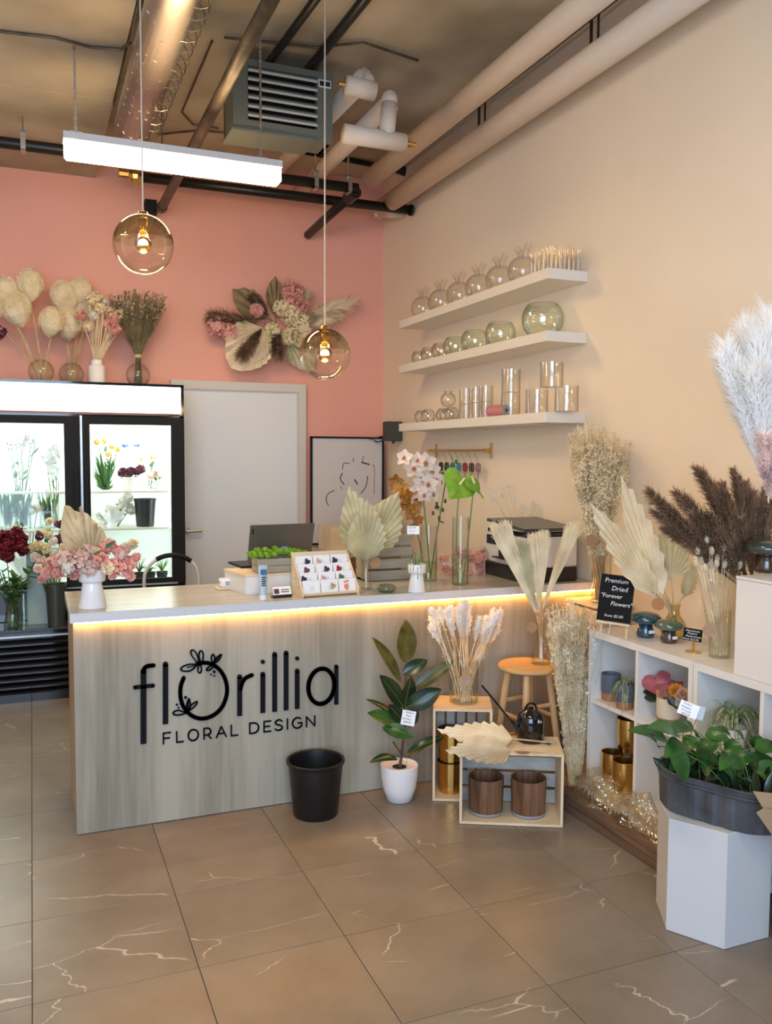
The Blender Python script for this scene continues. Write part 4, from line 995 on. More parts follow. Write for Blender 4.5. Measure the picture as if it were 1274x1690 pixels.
# right door, upper shelf
blooms('orange and green blooms at the upper left inside the right cooler door', [(160, 730), (172, 728), (185, 738), (195, 742), (178, 750)], 'orangefl', .018, s1, 6.45, 20, .010)
mb = MB(); c_ = ci(172, 790, 6.5)
for k in range(90): leaf(mb, (c_.x, 6.5, s1), ci(172+rnd.uniform(-20, 22), 745+rnd.uniform(0, 60), 6.5+rnd.uniform(-.06, .06)), rv(), .010, n=3)
tag(mb.build('leafy_filler', M['leaf_mid']), 'pale green leafy filler bunch on the upper shelf of the right cooler door', 'plant')
blooms('dark plum flowers in a wrap on the upper shelf of the right cooler door', [(203, 780), (214, 778), (225, 777), (208, 786), (233, 774)], 'purplefl', .030, s1, 6.38, 40, .016)
t = thing('agapanthus', 'two blue starry flowers on thin stems inside the right cooler door', 'flowers', (ci(235, 790).x, 6.45, s1))
for a, b_ in ((206, 738), (225, 737)):
    mb = MB(); c_ = ci(a, b_, 6.45); mb.tube([(ci(232, 790).x, 6.45, s1+.01), c_], .002, 5, cap=False); mb.build('stem', M['stem_green'], t, world=True)
    mb = MB()
    for k in range(22): d = rv(); d.z = abs(d.z); leaf(mb, c_, c_+d*.045, rv(), .006, n=3)
    mb.build('blue_bloom', M['bluefl'], t, world=True)
blooms('yellow button flowers beside the blue ones inside the right cooler door', [(233, 758), (250, 754), (255, 756)], 'orangefl', .012, s1, 6.45, 14, .008)
blooms('green and pink ruffled cabbage flowers at the right of the upper shelf', [(258, 780), (248, 786), (266, 784)], 'palepink', .024, s1, 6.38, 36, .016)
bucket('flower_pail', 'white pail on the upper shelf of the right cooler door', ci(214, 800, 6.38).x, 6.38, s1, .06, .095, M['melamine'])
# right door middle: white bouquet wraps
blooms('white wrapped blooms on the middle shelf of the right cooler door', [(165, 850), (180, 842), (195, 838), (205, 828), (172, 862), (190, 855), (215, 840), (210, 822)], 'whitefl', .036, s2, 6.36, 40, .018)
def paper_wrap(lab, x, y, z, r0, r1, h, m_, n=18):
    mb = MB(); pr = [(r0, 0), (r0*1.1, h*.3), (r1*.8, h*.7), (r1, h)]
    i = len(mb.v)
    for k, (r, zz) in enumerate(pr):
        for j in range(n): a = 2*PI*j/n; rr_ = r*(1+.10*((j % 2)*2-1)*(k/3)); mb.v.append(V((x+math.cos(a)*rr_, y+math.sin(a)*rr_, z+zz+(.02*((j % 3)-1) if k == 3 else 0))))
    for k in range(3):
        for j in range(n): a = i+k*n+j; b_ = i+k*n+(j+1) % n; mb.f.append((a, b_, b_+n, a+n))
    return tag(mb.build('paper_wrap', m_), lab, 'wrap')
paper_wrap('white paper wrap cone on the middle shelf of the right cooler door', ci(185, 900, 6.36).x, 6.36, s2, .035, .10, .13, M['paper'])
# lower shelf pots
for k, px in enumerate((228, 245, 265)):
    x = ci(px, 955).x
    t = thing('potted_bulb', 'small black pot with green shoots low inside the right cooler door, %s' % ('left', 'middle', 'right')[k], 'plant', (x, 6.34, s0), 'small pots on the cooler floor')
    MB().lathe(pot_prof(.03, .042, .065, .004), n=18).build('pot', M['black_plastic'], t, smooth=False)
    mb = MB()
    for j in range(16):
        a = rnd.uniform(0, 6.28); e = V((math.cos(a)*.05, math.sin(a)*.04, rnd.uniform(.10, .17) if k != 1 else .09)); blade(mb, bez(V((0, 0, .05)), V((math.cos(a)*.01, 0, .11)), e, 4), .005, .001, V((0, 1, 0)))
    mb.build('shoots', M['leaf_mid'], t)
bucket('flower_bucket', 'black bucket on the cooler floor behind the pink bouquet', ci(172, 955).x, 6.34, s0, .085, .14, M['black_plastic'])
# left door
for k, (px, z, h, r) in enumerate(((12, s1-.26, .20, .055), (38, s1-.26, .19, .05), (78, s1-.26, .18, .055))):
    x = ci(px, 800).x
    vase('cooler_vase', 'tall clear vase on the middle shelf behind the left cooler door, %s' % ('leftmost', 'second from the left', 'rightmost')[k], cyl(r, h), (x, IY, s2), M['glass_g'], 'vases behind the left cooler door', 24)
    mb = MB()
    for j in range(24): leaf(mb, (x+rnd.uniform(-.02, .02), IY, s2+.02), (x+rnd.uniform(-.09, .09), IY+rnd.uniform(-.08, .08), s2+h+rnd.uniform(0, .12)), rv(), .013, n=3)
    t = tag(mb.build('greenery', M['leaf_mid']), 'green stems and leaves in the left-door cooler vase, %s bunch' % ('leftmost', 'second from the left', 'rightmost')[k], 'flowers')
blooms('white hydrangea heads at the upper right behind the left cooler door', [(88, 745), (75, 752), (95, 762), (84, 772), (98, 740)], 'whitefl', .045, s2+.01, IY-.02, 60, .018)
blooms('white daisies across the upper shelf behind the left cooler door', [(10, 722), (25, 718), (40, 722), (52, 728), (18, 735), (35, 732), (60, 722)], 'whitefl', .032, s2+.01, IY+.05, 40, .014)
blooms('white roses on the lower shelf behind the left cooler door', [(35, 835), (50, 842), (62, 836), (25, 845)], 'whitefl', .035, s0, IY, 40, .018)
paper_wrap('white paper wrap cone behind the left cooler door', ci(45, 900, 6.36).x, 6.40, s0, .05, .13, .22, M['paper'])
bucket('flower_bucket', 'white bucket on the cooler floor behind the left cooler door', ci(88, 900).x, 6.34, s0, .07, .16, M['melamine'])

# ================================================================ on the ledge in front of the cooler
LZ = .4785
def lg_(px, py): return at(px, py, z=LZ)
q = V((at(20, 960, y=6.03).x, 6.03, LZ))
vase('ginger_vase', 'clear flared glass vase on the cooler ledge at the left edge', [(.055, 0), (.058, .01), (.045, .07), (.040, .13), (.050, .18), (.062, .20)], q, M['glass'], n=28, water=.10)
t = thing('cut_flowers', 'dark red roses with greenery in the vase on the cooler ledge', 'flowers', q+V((0, 0, .01)))
mb = MB()
for k in range(16):
    a = rnd.uniform(0, 6.28); b_ = q+V((math.cos(a)*.035, math.sin(a)*.035, .012)); w_ = q+V((-math.cos(a)*.015, -math.sin(a)*.015, .13)); e = q+V((-math.cos(a)*.13, -math.sin(a)*.10, rnd.uniform(.28, .42)))
    mb.tube([b_, w_, e], .0028, 5, cap=False)
    for j in range(5): p = vlerp(w_, e, rnd.uniform(.2, 1)); leaf(mb, p, p+V((rnd.uniform(-.09, .09), rnd.uniform(-.09, .06), rnd.uniform(-.02, .07))), (0, 0, 1), .018, n=4)
mb.build('green_stems', M['leaf_mid'], t, world=True)
for px, py in ((8, 885), (28, 880), (20, 900), (38, 905), (2, 905), (12, 918), (35, 890)):
    mb = MB(); c_ = at(px, py, y=5.98+rnd.uniform(-.04, .04)); ruffle(mb, c_, .04, 60, .018); ruffle(mb, c_, .022, 20, .016); mb.build('red_bloom', M['redfl'], t, world=True)
vase('cylinder_vase', 'clear glass vase on the ledge right behind the red roses', cyl(.045, .20), (at(38, 960, y=6.12).x, 6.12, LZ), M['glass_g'], n=24)
b = thing('paper_bag', 'pale teal paper bag standing on the cooler ledge', 'bag', (at(65, 960, y=6.10).x, 6.10, LZ))
xa, xb = at(44, 960, y=6.09).x, at(84, 960, y=6.09).x; zt2 = at(60, 905, y=6.09).z
MB().box((xa, 6.085, LZ), (xb, 6.165, zt2)).build('bag_body', mat('teal_paper', (.30, .40, .38), .6), b, world=True)
MB().tube(bez(V((xa+.04, 6.084, zt2-.01)), V(((xa+xb)/2, 6.08, zt2+.12)), V((xb-.04, 6.084, zt2-.01)), 8), .003, 5).build('handle', M['white_paint'], b, world=True)
bx = at(92, 960, y=6.02)
bucket('flower_bucket', 'dark grey bucket on the cooler ledge beside the counter end', bx.x, 6.02, LZ, .068, .27, mat('dark_grey_plastic', (.035, .038, .035), .4))
t = thing('cut_flowers', 'mixed cream, yellow and plum flowers in the dark bucket on the ledge', 'flowers', V((bx.x, 6.02, LZ+.01)))
mb = MB(); pp = [(78, 880, 'yellowfl', .03), (62, 900, 'yellowfl', .03), (75, 905, 'yellowfl', .028), (90, 912, 'whitefl', .03), (58, 920, 'palepink', .026), (70, 925, 'palepink', .028), (98, 890, 'purplefl', .028), (65, 885, 'purplefl', .024), (88, 893, 'whitefl', .022), (105, 905, 'yellowfl', .024), (50, 905, 'creamfl', .02), (98, 865, 'purplefl', .02), (82, 860, 'creamfl', .016)]
stems(mb, (bx.x, 6.02, LZ+.02), [at(a, b_+12, y=6.0) for a, b_, _, _ in pp], .003, .03)
for k in range(26): p = at(rnd.uniform(50, 110), rnd.uniform(880, 930), y=6.03); leaf(mb, p, p+V((rnd.uniform(-.06, .06), 0, rnd.uniform(-.03, .05))), (0, -1, 0), .014, n=4)
mb.build('green_stems', M['leaf_mid'], t, world=True)
for a, b_, m_, R in pp: mb = MB(); ruffle(mb, at(a, b_, y=5.97+rnd.uniform(-.03, .03)), R, 40, .016); mb.build('bloom', M[m_], t, world=True)
# step ladder behind the counter
a = at(238, 965, y=5.2); b_ = at(328, 965, y=5.2); zt2 = at(285, 916, y=5.2).z
sl = thing('step_ladder', 'folding step ladder with a curved silver handrail behind the counter', 'ladder', ((a.x+b_.x)/2, 5.2, 0))
w2 = (b_.x-a.x)/2; cx = (a.x+b_.x)/2
pts = [V((cx-w2, 5.2, .01)), V((cx-w2, 5.2, zt2-.14))]+[V((cx-w2*math.cos(t_), 5.2, zt2-.14+.14*math.sin(t_))) for t_ in [PI*k/16 for k in range(1, 16)]]+[V((cx+w2, 5.2, zt2-.14)), V((cx+w2, 5.2, .01))]
MB().tube(pts, .010, 10).build('handrail', mat('satin_silver', (.62, .62, .60), .35), sl, world=True, smooth=True)
MB().tube(pts[6:14], .0145, 10).build('grip', M['black_matte'], sl, world=True, smooth=True)
for z, y in ((.22, 5.0), (.44, 5.08), (.66, 5.16)):
    MB().box((cx-w2+.01, y-.09, z-.02), (cx+w2-.01, y+.09, z)).build('step', M['black_matte'], sl, world=True)
for sg in (-1, 1): MB().tube([(cx+sg*(w2-.012), 4.85, .01), (cx+sg*(w2-.012), 5.19, .72)], .010, 8).build('front_leg', M['steel'], sl, world=True)

# ================================================================ on the counter
KZ = .9455
def k_(px, py): return at(px, py, z=KZ)
# left white vase + pink bouquet
q = k_(153, 1003); q.z = KZ; q = V((q.x, q.y+.01, KZ))
plain_pot('pedestal_vase', 'white two-tier vase at the left end of the counter', [(.001, 0), (.056, 0), (.058, .004), (.040, .105), (.040, .108), (.052, .113), (.056, .120), (.056, .165), (.050, .165), (.050, .12), (.001, .12)], q, M['white_gloss'], 'vase')
by = q.y
t = thing('dried_bouquet', 'pink dried bouquet with an upright palm leaf in the two-tier white vase', 'flowers', q+V((0, 0, .13)))
def bp(px, py, y=0): return at(px, py, y=by+y)
mb = MB(); fan(mb, bp(150, 925, .02), bp(107, 832, .03), V((.2, -1, .1)), .075, 12, .009, power=1.0, peak=.8); mb.build('palm_leaf', M['palm_tan'], t, world=True)
mb = MB(); fan(mb, bp(150, 925, .0), bp(136, 843, .0), V((.1, -1, .1)), .060, 10, .008, power=.9); fan(mb, bp(152, 925, .01), bp(166, 868, .01), V((-.1, -1, .1)), .045, 8, .007, power=.9); mb.build('palm_leaf', M['palm_tan'], t, world=True)
mb = MB(); stems(mb, q+V((0, 0, .125)), [bp(a, b_, rnd.uniform(-.05, .05)) for a, b_ in ((75, 950), (90, 930), (105, 925), (120, 930), (135, 930), (155, 930), (170, 925), (190, 925), (210, 935), (220, 925), (185, 905))], .003, .02); mb.build('stems', M['wheat'], t, world=True)
for (a, b_, R, m_, d) in ((90, 930, .034, 'pinkfl', 0), (105, 922, .032, 'palepink', -.03), (120, 918, .034, 'pinkfl', .03), (78, 945, .022, 'pinkfl', 0), (135, 928, .046, 'palepink', -.05), (143, 912, .034, 'palepink', -.03), (148, 940, .032, 'palepink', -.05), (112, 938, .024, 'whitefl', -.06), (165, 925, .034, 'pinkfl', -.05),
                          (172, 905, .030, 'pinkfl', 0), (182, 898, .022, 'pinkfl', 0), (190, 935, .034, 'pinkfl', -.03), (205, 940, .036, 'pinkfl', -.02), (215, 928, .028, 'pinkfl', 0), (225, 920, .016, 'pinkfl', 0), (200, 918, .028, 'palepink', 0), (178, 938, .026, 'creamfl', -.06), (157, 910, .018, 'creamfl', -.04), (208, 905, .022, 'palepink', .02), (220, 898, .018, 'creamfl', .02), (70, 955, .014, 'pinkfl', 0), (96, 945, .022, 'pinkfl', -.02), (185, 950, .014, 'pinkfl', -.04), (215, 950, .018, 'pinkfl', 0), (122, 950, .014, 'pinkfl', -.04), (193, 908, .02, 'pinkfl', 0), (62, 938, .014, 'palepink', .02), (128, 940, .026, 'pinkfl', -.02)):
    mb = MB(); n_ = int(30+R*900); ruffle(mb, bp(a, b_, d), R, n_, .011); ruffle(mb, bp(a, b_, d), R*.55, n_//3, .011); mb.build('bloom', M[m_], t, world=True)
mb = MB(); leaf(mb, bp(173, 905, -.05), bp(190, 893, -.05), (0, -1, 0), .009); leaf(mb, bp(155, 915, -.06), bp(166, 910, -.06), (0, -1, 0), .006); leaf(mb, bp(80, 950), bp(64, 962), (0, -1, .3), .010); mb.build('green_leaf', M['leaf_mid'], t, world=True)
for a, b_ in ((133, 838), (158, 866)):
    mb = MB(); plume(mb, bp(150, 920), bp(a, b_), .018, 220, 0, .35, .0012, .0016); mb.build('bunny_tail', M['bunny'], t, world=True)
mb = MB()
for k in range(40): p = bp(rnd.uniform(70, 225), rnd.uniform(905, 950), rnd.uniform(-.04, .05)); spikelets(mb, p, .012, 3, .004)
mb.build('filler', M['creamfl'], t, world=True)['kind'] = 'stuff'

# card reader
q = k_(372, 972); t = thing('card_reader', 'small white square card reader on a wooden base', 'card reader', (q.x, q.y, KZ))
MB().box((-.045, -.03, 0), (.035, .05, .010), bev=.003).build('base', M['pine'], t)
MB().box((-.028, -.028, .010), (.038, .038, .052), bev=.008).build('body', M['white_gloss'], t)
m = MB()
for (x0_, x1_, z0_, z1_) in ((-.007, .009, .023, .0255), (-.007, .009, .0365, .039), (-.007, -.0045, .023, .039), (.0065, .009, .023, .039), (-.001, .003, .029, .033)): m.box((x0_+.004, -.0292, z0_), (x1_+.004, -.0275, z1_))
m.build('square_mark', M['ink'], t)
# white riser with laptop
qa = k_(408, 984); qb = k_(378, 955)
rx0, ry0 = qa.x, qa.y+.03
bxw = thing('white_riser', 'low white box riser under the laptop and green planter', 'riser', (rx0, ry0, KZ))
rA = V((rx0, ry0, KZ)); rx = V((.99, .12, 0)); ryv = V((-.17, .985, 0))
MB().obox(rA, rx*.30, ryv*.26, V((0, 0, .085))).build('box_body', M['melamine'], bxw, world=True)
MB().obox(rA-rx*.004-ryv*.004+V((0, 0, .085)), rx*.308, ryv*.268, V((0, 0, .010))).build('wood_top', M['pine'], bxw, world=True)
RZ2 = KZ+.0955
# laptop, seen from behind
la = at(409, 935, y=rA.y+.20); lb2 = at(527, 930, y=rA.y+.24); lt_ = at(412, 858, y=rA.y+.14)
t = thing('laptop', 'open grey laptop with its back to the viewer on the white riser', 'laptop', (la.x, rA.y+.2, RZ2))
p0 = V((la.x+.005, rA.y+.235, RZ2+.012)); ux = V((.335, .03, 0)); uz = V((.0, -.075, .205))
MB().obox(p0, ux, uz.cross(ux).normalized()*.006, uz).build('screen_lid', mat('laptop_grey', (.20, .185, .165), .35, metal=.6), t, world=True)
MB().obox(p0+V((-.03, .0, -.0115)), ux, V((-.02, .21, 0)), V((0, 0, .011))).build('keyboard_deck', M['black_plastic'], t, world=True)
MB().obox(p0+ux*.03+uz*.78-V((0, .0066, 0)), ux*.02, V((0, .001, 0)), uz*.14).build('logo_tab', M['black_plastic'], t, world=True)
# crate planter with green pompons
pa_ = V((at(424, 935, y=rA.y+.03).x, rA.y+.02, RZ2)); 
t = thing('planter_box', 'grey-brown wooden planter box filled with lime green pompons', 'planter', pa_)
for k in range(2):
    MB().box((0, 0, .002+.034*k), (.23, .010, .034+.034*k)).build('plank', M['greywood'], t); MB().box((0, .10, .002+.034*k), (.23, .11, .034+.034*k)).build('plank', M['greywood'], t)
    MB().box((0, .010, .002+.034*k), (.010, .10, .034+.034*k)).build('plank', M['greywood'], t); MB().box((.22, .010, .002+.034*k), (.23, .10, .034+.034*k)).build('plank', M['greywood'], t)
MB().box((.01, .01, .02), (.22, .10, .055)).build('foam', M['soil'], t)
tp = thing('pompon_flowers', 'lime green pompon mums in the wooden planter box', 'flowers', pa_+V((.115, .055, .055)))
r2 = random.Random(3)
for k in range(34):
    i, j = k % 9, k//9
    c_ = pa_+V((-.010+i*.030+r2.uniform(-.006, .006), .0+j*.032+r2.uniform(-.006, .006), .085+r2.uniform(-.008, .022)))
    mb = MB(); ruffle(mb, c_, .0135, 40, .0055, r2); mb.ball(c_, .0125, 8, 5); mb.build('pompon', M['lime'], tp, world=True)
c_ = pa_+V((.14, .03, .115)); tg = tag(MB().box(c_-V((.016, .001, .012)), c_+V((.016, .001, .012))).box(c_-V((.002, .001, .06)), c_-V((-.002, -.001, .0))).build('price_tag', mat('dark_teal_card', (.03, .08, .12), .5)), 'small dark price tag among the lime pompons', 'tag')
text('lettering', '$10', .016, c_+V((-.013, -.002, -.005)), (1, 0, 0), (0, 0, 1), M['chalk'], tg, .0002)
# sanitizer tube
q = k_(435, 990); t = thing('lotion_tube', 'pale blue tube standing on its white cap', 'tube', (q.x, q.y+.01, KZ))
MB().lathe([(.001, 0), (.017, 0), (.017, .022), (.001, .022)], n=20).build('cap', M['white_gloss'], t)
mb = MB(); i = 0
for k in range(9):
    u = k/8; rx_ = .019+.002*u; ry_ = .017*(1-u)+.0015
    for j in range(20): a = 2*PI*j/20; mb.v.append(V((math.cos(a)*rx_, math.sin(a)*ry_, .022+.135*u)))
for k in range(8):
    for j in range(20): a = k*20+j; b_ = k*20+(j+1) % 20; mb.f.append((a, b_, b_+20, a+20))
mb.f.append(tuple(160+j for j in range(20)))
mb.build('tube_body', mat('pale_blue_tube', (.42, .52, .60), .3), t, smooth=True)
MB().box((-.014, -.0145, .115), (.014, -.012, .138)).build('label_print', mat('tube_blue', (.05, .16, .30), .4), t)
m = MB()
for k in range(5): m.box((-.012+.002*(k % 2), -.0178, .065+.009*k), (.010-.003*(k % 2), -.0155, .069+.009*k))
m.build('small_print', M['ink'], t)
# business card holder
q = k_(466, 986); t = thing('card_holder', 'small black card holder with a pile of business cards', 'card holder', (q.x, q.y+.012, KZ))
MB().obox((-.045, -.02, 0), (.09, .008, 0), (0, .045, 0), (0, 0, .006)).obox((-.045, -.022, 0), (.09, .008, 0), (0, .003, 0), (0, 0, .014)).build('tray', M['black_plastic'], t)
cm = MB().obox((-.043, -.012, .008), (.086, .0077, 0), (0, .022, .034), (0, -.010, .006)); cm.build('cards', M['paper'], t)
MB().obox((-.040, -.0225, .020), (.024, .002, 0), (0, .013, .020), (0, -.0006, .0004)).build('photo_print', M['purplefl'], t)
MB().obox((-.008, -.0225, .026), (.04, .0035, 0), (0, .002, .003), (0, -.0006, .0004)).obox((-.008, -.0165, .035), (.04, .0035, 0), (0, .002, .003), (0, -.0006, .0004)).build('text_print', M['ink'], t)
q = k_(488, 972); tag(MB().lathe([(.001, 0), (.026, 0), (.030, .006), (.030, .042), (.026, .050), (.001, .050)], n=22).build('tape_dispenser', mat('lavender_grey', (.32, .32, .38), .4), smooth=True, loc=(q.x-.005, q.y+.035, KZ)), 'small rounded grey dispenser behind the business cards', 'dispenser')
# card rack
ra_ = k_(500, 988); rb_ = k_(604, 977)
q = V((ra_.x, ra_.y+.01, KZ)); ux = V((rb_.x-ra_.x, 0.02, 0)); L = ux.length; ux /= L; uy = V((-ux.y, ux.x, 0))
L = .285
t = thing('card_rack', 'light wooden stepped rack full of greeting cards', 'rack', q)
for e in (0, L-.006):
    m = MB(); pr = [(0, 0), (.155, 0), (.155, .185), (.140, .185), (.0, .03)]
    a = [q+ux*e+uy*yy_+V((0, 0, zz)) for yy_, zz in pr]; b2 = [p+ux*.006 for p in a]
    m.poly(a); m.poly(list(reversed(b2)))
    for k in range(5): m.quad(a[k], b2[k], b2[(k+1) % 5], a[(k+1) % 5])
    m.build('side_panel', M['pine'], t, world=True)
MB().obox(q+uy*.149+V((0, 0, .02)), ux*L, uy*.006, V((0, 0, .175))).build('back_panel', M['pine'], t, world=True)
for k in range(4):
    o = q+uy*(.012+.034*k)+V((0, 0, .004+.036*k))
    MB().obox(o, ux*L, uy*.028, V((0, 0, .005))).obox(o, ux*L, uy*.003, V((0, 0, .014))).build('step', M['pine'], t, world=True)
pal = {'red': (.45, .02, .03), 'navy': (.04, .03, .09), 'plum': (.16, .03, .06), 'coral': (.85, .22, .12), 'green': (.10, .20, .06), 'gold': (.55, .42, .2), 'pinkc': (.8, .45, .5)}
for k_2 in pal: M['c_'+k_2] = mat('card_'+k_2, pal[k_2], .6)
decor = [[None, ('gold', .85), ('coral', .45)], [('navy', .05), ('pinkc', .2), ('green', .2)], [('plum', .55), ('navy', .75), ('red', .25)], [('navy', .85), ('pinkc', .25), ('navy', .1)]]
rown = ['front', 'second', 'third', 'back']
for k in range(4):
    for j in range(3):
        o = q+uy*(.018+.034*k)+V((0, 0, .010+.036*k))+ux*(.012+j*.090); lean = (uy*.22+V((0, 0, 1))).normalized(); hgt = .062 if k else .066
        c = thing('greeting_card', 'white greeting card in the %s row of the rack, %s' % (rown[k], ('left', 'middle', 'right')[j]), 'card', o, 'greeting cards in the rack')
        MB().obox(o, ux*.085, uy*.004, lean*hgt).build('card_stock', M['paper'], c, world=True)
        dn_ = -uy+V((0, 0, .22)); dn_ = dn_.normalized()*.0006
        dd = decor[k][j]
        if dd and dd[0] in ('coral',):
            o2 = o+dn_+ux*.02
            m = MB()
            for (a, b_, w_, h_) in ((.005, .045, .009, .009), (.014, .048, .009, .009), (.023, .050, .008, .009), (.006, .022, .010, .016), (.016, .022, .011, .02), (.010, .012, .016, .012)): m.obox(o2+ux*a+lean*b_, ux*w_, dn_, lean*h_)
            m.build('illustration', M['c_coral'], c, world=True)
        elif dd:
            f_, u = dd; m = MB(); cc = o+dn_+ux*(.071*u*.75)+lean*(hgt*.45)
            for (a, b_, r_) in ((0, 0, .012), (.010, .006, .009), (-.002, .014, .008)):
                i = len(m.v); 
                for jj in range(10): an = 2*PI*jj/10; m.v.append(cc+ux*(a+.012+math.cos(an)*r_)+lean*(b_+math.sin(an)*r_))
                m.f.append(tuple(range(i, i+10)))
            m.build('illustration', M['c_'+f_], c, world=True)
        m = MB()
        for a in range(3): m.obox(o+dn_+ux*(.030+.004*a)+lean*(hgt*.30+.009*a), ux*(.028-.006*a), dn_*.3, lean*.0012)
        m.build('text_lines', mat('grey_ink', (.25, .24, .25), .6), c, world=True)
# three palm leaves in a slim vase
q = V((k_(604, 972).x, k_(604, 972).y, KZ))
vase('slim_vase', 'slim clear glass vase holding the sage palm leaves', [(.028, 0), (.030, .004), (.024, .05), (.022, .12), (.024, .17), (.026, .175)], q, M['glass'], n=24)
for tip, bs, w, lab, dy in (((576, 803), (604, 915), .118, 'tall sage palm leaf, left one of the three in the slim vase', .05), ((658, 812), (610, 908), .105, 'sage palm leaf leaning right, in the slim vase', .02), ((606, 824), (603, 908), .100, 'front sage palm leaf, centred in the slim vase', -.055)):
    b_ = at(bs[0], bs[1], y=q.y+dy); tp_ = at(tip[0], tip[1], y=q.y+dy*1.5)
    if tip[0] == 606: b_ = at(604, 925, y=q.y+dy)
    t = thing('palm_leaf', lab, 'leaf', q+V((dy*.2, dy*.2, .01)))
    mb = MB(); fan(mb, b_, tp_, V((.0 if tip[0] == 606 else (.25 if tip[0] < 600 else -.3), -1, .1)), w, 17, .008, power=.95, peak=.66, t0=.03); mb.build('blade', M['palm_sage'], t, world=True)
    MB().tube(bez(q+V((dy*.2, dy*.2, .01)), q+V((0, 0, .12)), b_+(tp_-b_)*.05, 8), .003, 6).build('stalk', M['wheat'], t, world=True)
priceDisc(bpy.data.objects['slim_vase'], at(619, 928, y=q.y-.03), tocam(q), .028)
# grey slatted crate behind
ca, cb2 = at(604, 965, y=4.15), at(674, 965, y=4.15)
t = thing('slatted_crate', 'weathered grey slatted wooden crate behind the palm leaves on the counter', 'crate', (ca.x, 4.15, KZ))
zt2 = at(640, 882, y=4.15).z; hh_ = (zt2-KZ)
for k in range(4):
    z = KZ+.004+hh_*k/4
    MB().box((ca.x, 4.15, z), (cb2.x+.02, 4.162, z+hh_/4-.012)).build('slat', M['greywood'], t, world=True)
    MB().box((ca.x, 4.29, z), (cb2.x+.02, 4.302, z+hh_/4-.012)).build('slat', M['greywood'], t, world=True)
for x in (ca.x, cb2.x+.008): MB().box((x, 4.162, KZ), (x+.012, 4.29, zt2-.01)).build('end_panel', M['greywood'], t, world=True)
MB().box((ca.x, 4.162, KZ), (cb2.x+.02, 4.29, KZ+.01)).build('crate_floor', M['greywood'], t, world=True)
# pebble dish
q = k_(645, 980); q.z = KZ
tag(MB().lathe([(.001, 0), (.032, 0), (.045, .012), (.047, .022), (.038, .034), (.02, .038), (.001, .038)], n=26).build('glass_dish', glassmat('pale_green_glass', (.60, .70, .62), (.3, .38, .33), .6, .08), smooth=True, loc=(q.x, q.y+.055, KZ)), 'small pale green glass dish on the counter beside the white vase', 'dish')
# price sign
def card(name, lab, c, w, h, tilt, lines, m_card, m_ink, size, cat='sign', nrm=None, dz=0, stake=None, lead=1.15, shear=0, parent_name=None):
    c = V(c); nrm = V(nrm).normalized(); up = V((0, 0, 1))-nrm*nrm.z; up.normalize(); rgt = up.cross(nrm).normalized()
    R_ = Matrix.Rotation(tilt, 3, nrm); up = R_ @ up; rgt = R_ @ rgt
    t = thing(name, lab, cat, c-up*h/2)
    MB().obox(c-rgt*w/2-up*h/2-nrm*.001, rgt*w, nrm*.002, up*h).build('card', m_card, t, world=True)
    for k, (ln, off) in enumerate(lines): text('lettering', ln, size*(1 if not isinstance(off, tuple) else off[1]), c-rgt*w/2+up*(h/2-size*lead*(k+.9))+rgt*(off if not isinstance(off, tuple) else off[0])+nrm*.0012, rgt, up, m_ink, t, .0002, shear=shear)
    if stake: MB().tube([c-up*h/2, V(stake)], .0018, 5).build('stake', M['steel'], t, world=True)
    return t
# white pedestal vase with spider plant
q = k_(692, 978); q = V((q.x, q.y+.03, KZ))
t = thing('potted_spider_plant', 'small spider plant in a white two-tier pot on the counter', 'plant', q)
MB().lathe([(.001, 0), (.042, 0), (.043, .003), (.030, .085), (.030, .088), (.042, .092), (.044, .10), (.044, .135), (.039, .135), (.039, .12), (.001, .12)], n=30).build('pot', M['white_gloss'], t, smooth=True)
MB().lathe([(.001, .127), (.039, .127)], n=20).build('soil', M['soil'], t)
mb = MB(); r3 = random.Random(5)
for k in range(34):
    a = r3.uniform(0, 6.28); l = r3.uniform(.035, .065); u = V((math.cos(a), math.sin(a), 0)); h_ = r3.uniform(.02, .07)
    blade(mb, bez(V((0, 0, .125)), u*l*.5+V((0, 0, .14+h_*1.6)), u*l+V((0, 0, .125+r3.uniform(-.06, .03))), 8), .0035, .001)
mb.build('leaves', M['leaf_spider'], t)
card('price_sign', 'white price card reading $27 on a stake in the small spider plant', at(682, 875, y=q.y-.02), .058, .040, 0, [('$27.00', .008), ('Spider Plant', (.008, .55)), ('with pot', (.012, .55))], M['paper'], M['ink'], .012, nrm=tocam(q), stake=q+V((-.01, 0, .12)))
# orchids
q = k_(712, 960); q = V((q.x-.003, q.y+.03, KZ)); oy = q.y
vase('cylinder_vase', 'tall clear glass cylinder holding the orchid sprays', cyl(.045, .29), q, M['glass'], n=32, water=.10)
t = thing('orchid_spray', 'spray of blush white orchid blossoms in the tall glass cylinder', 'flowers', q+V((0, 0, .01)))
st = [V(q)+V((.01, 0, .01)), at(705, 870, y=oy), at(700, 800, y=oy), at(690, 750, y=oy)]
MB().tube(bez(st[0], st[1], st[3], 10), .004, 6).build('stem', M['stem_green'], t, world=True)
def orchid(c, R, m_, nrm):
    R *= 1.28
    c = V(c); d, s, n = frame(nrm); mb = MB()
    for k, (a, w) in enumerate(((90, .40), (18, .42), (162, .42), (232, .36), (308, .36))):
        a = math.radians(a+rnd.uniform(-8, 8)); u = s*math.cos(a)+n*math.sin(a); leaf(mb, c, c+u*R+d*R*.15, d, R*w, fold=.25, n=5, power=.7, peak=.8)
    o = mb.build('blossom', m_, t_cur, world=True)
    mb = MB(); leaf(mb, c+d*.004, c-n*R*.4+d*R*.35, d, R*.22, fold=.5, n=4); mb.ball(c+d*R*.22+n*R*.04, R*.14, 8, 5); mb.build('lip', M['lipm'], o, world=True)
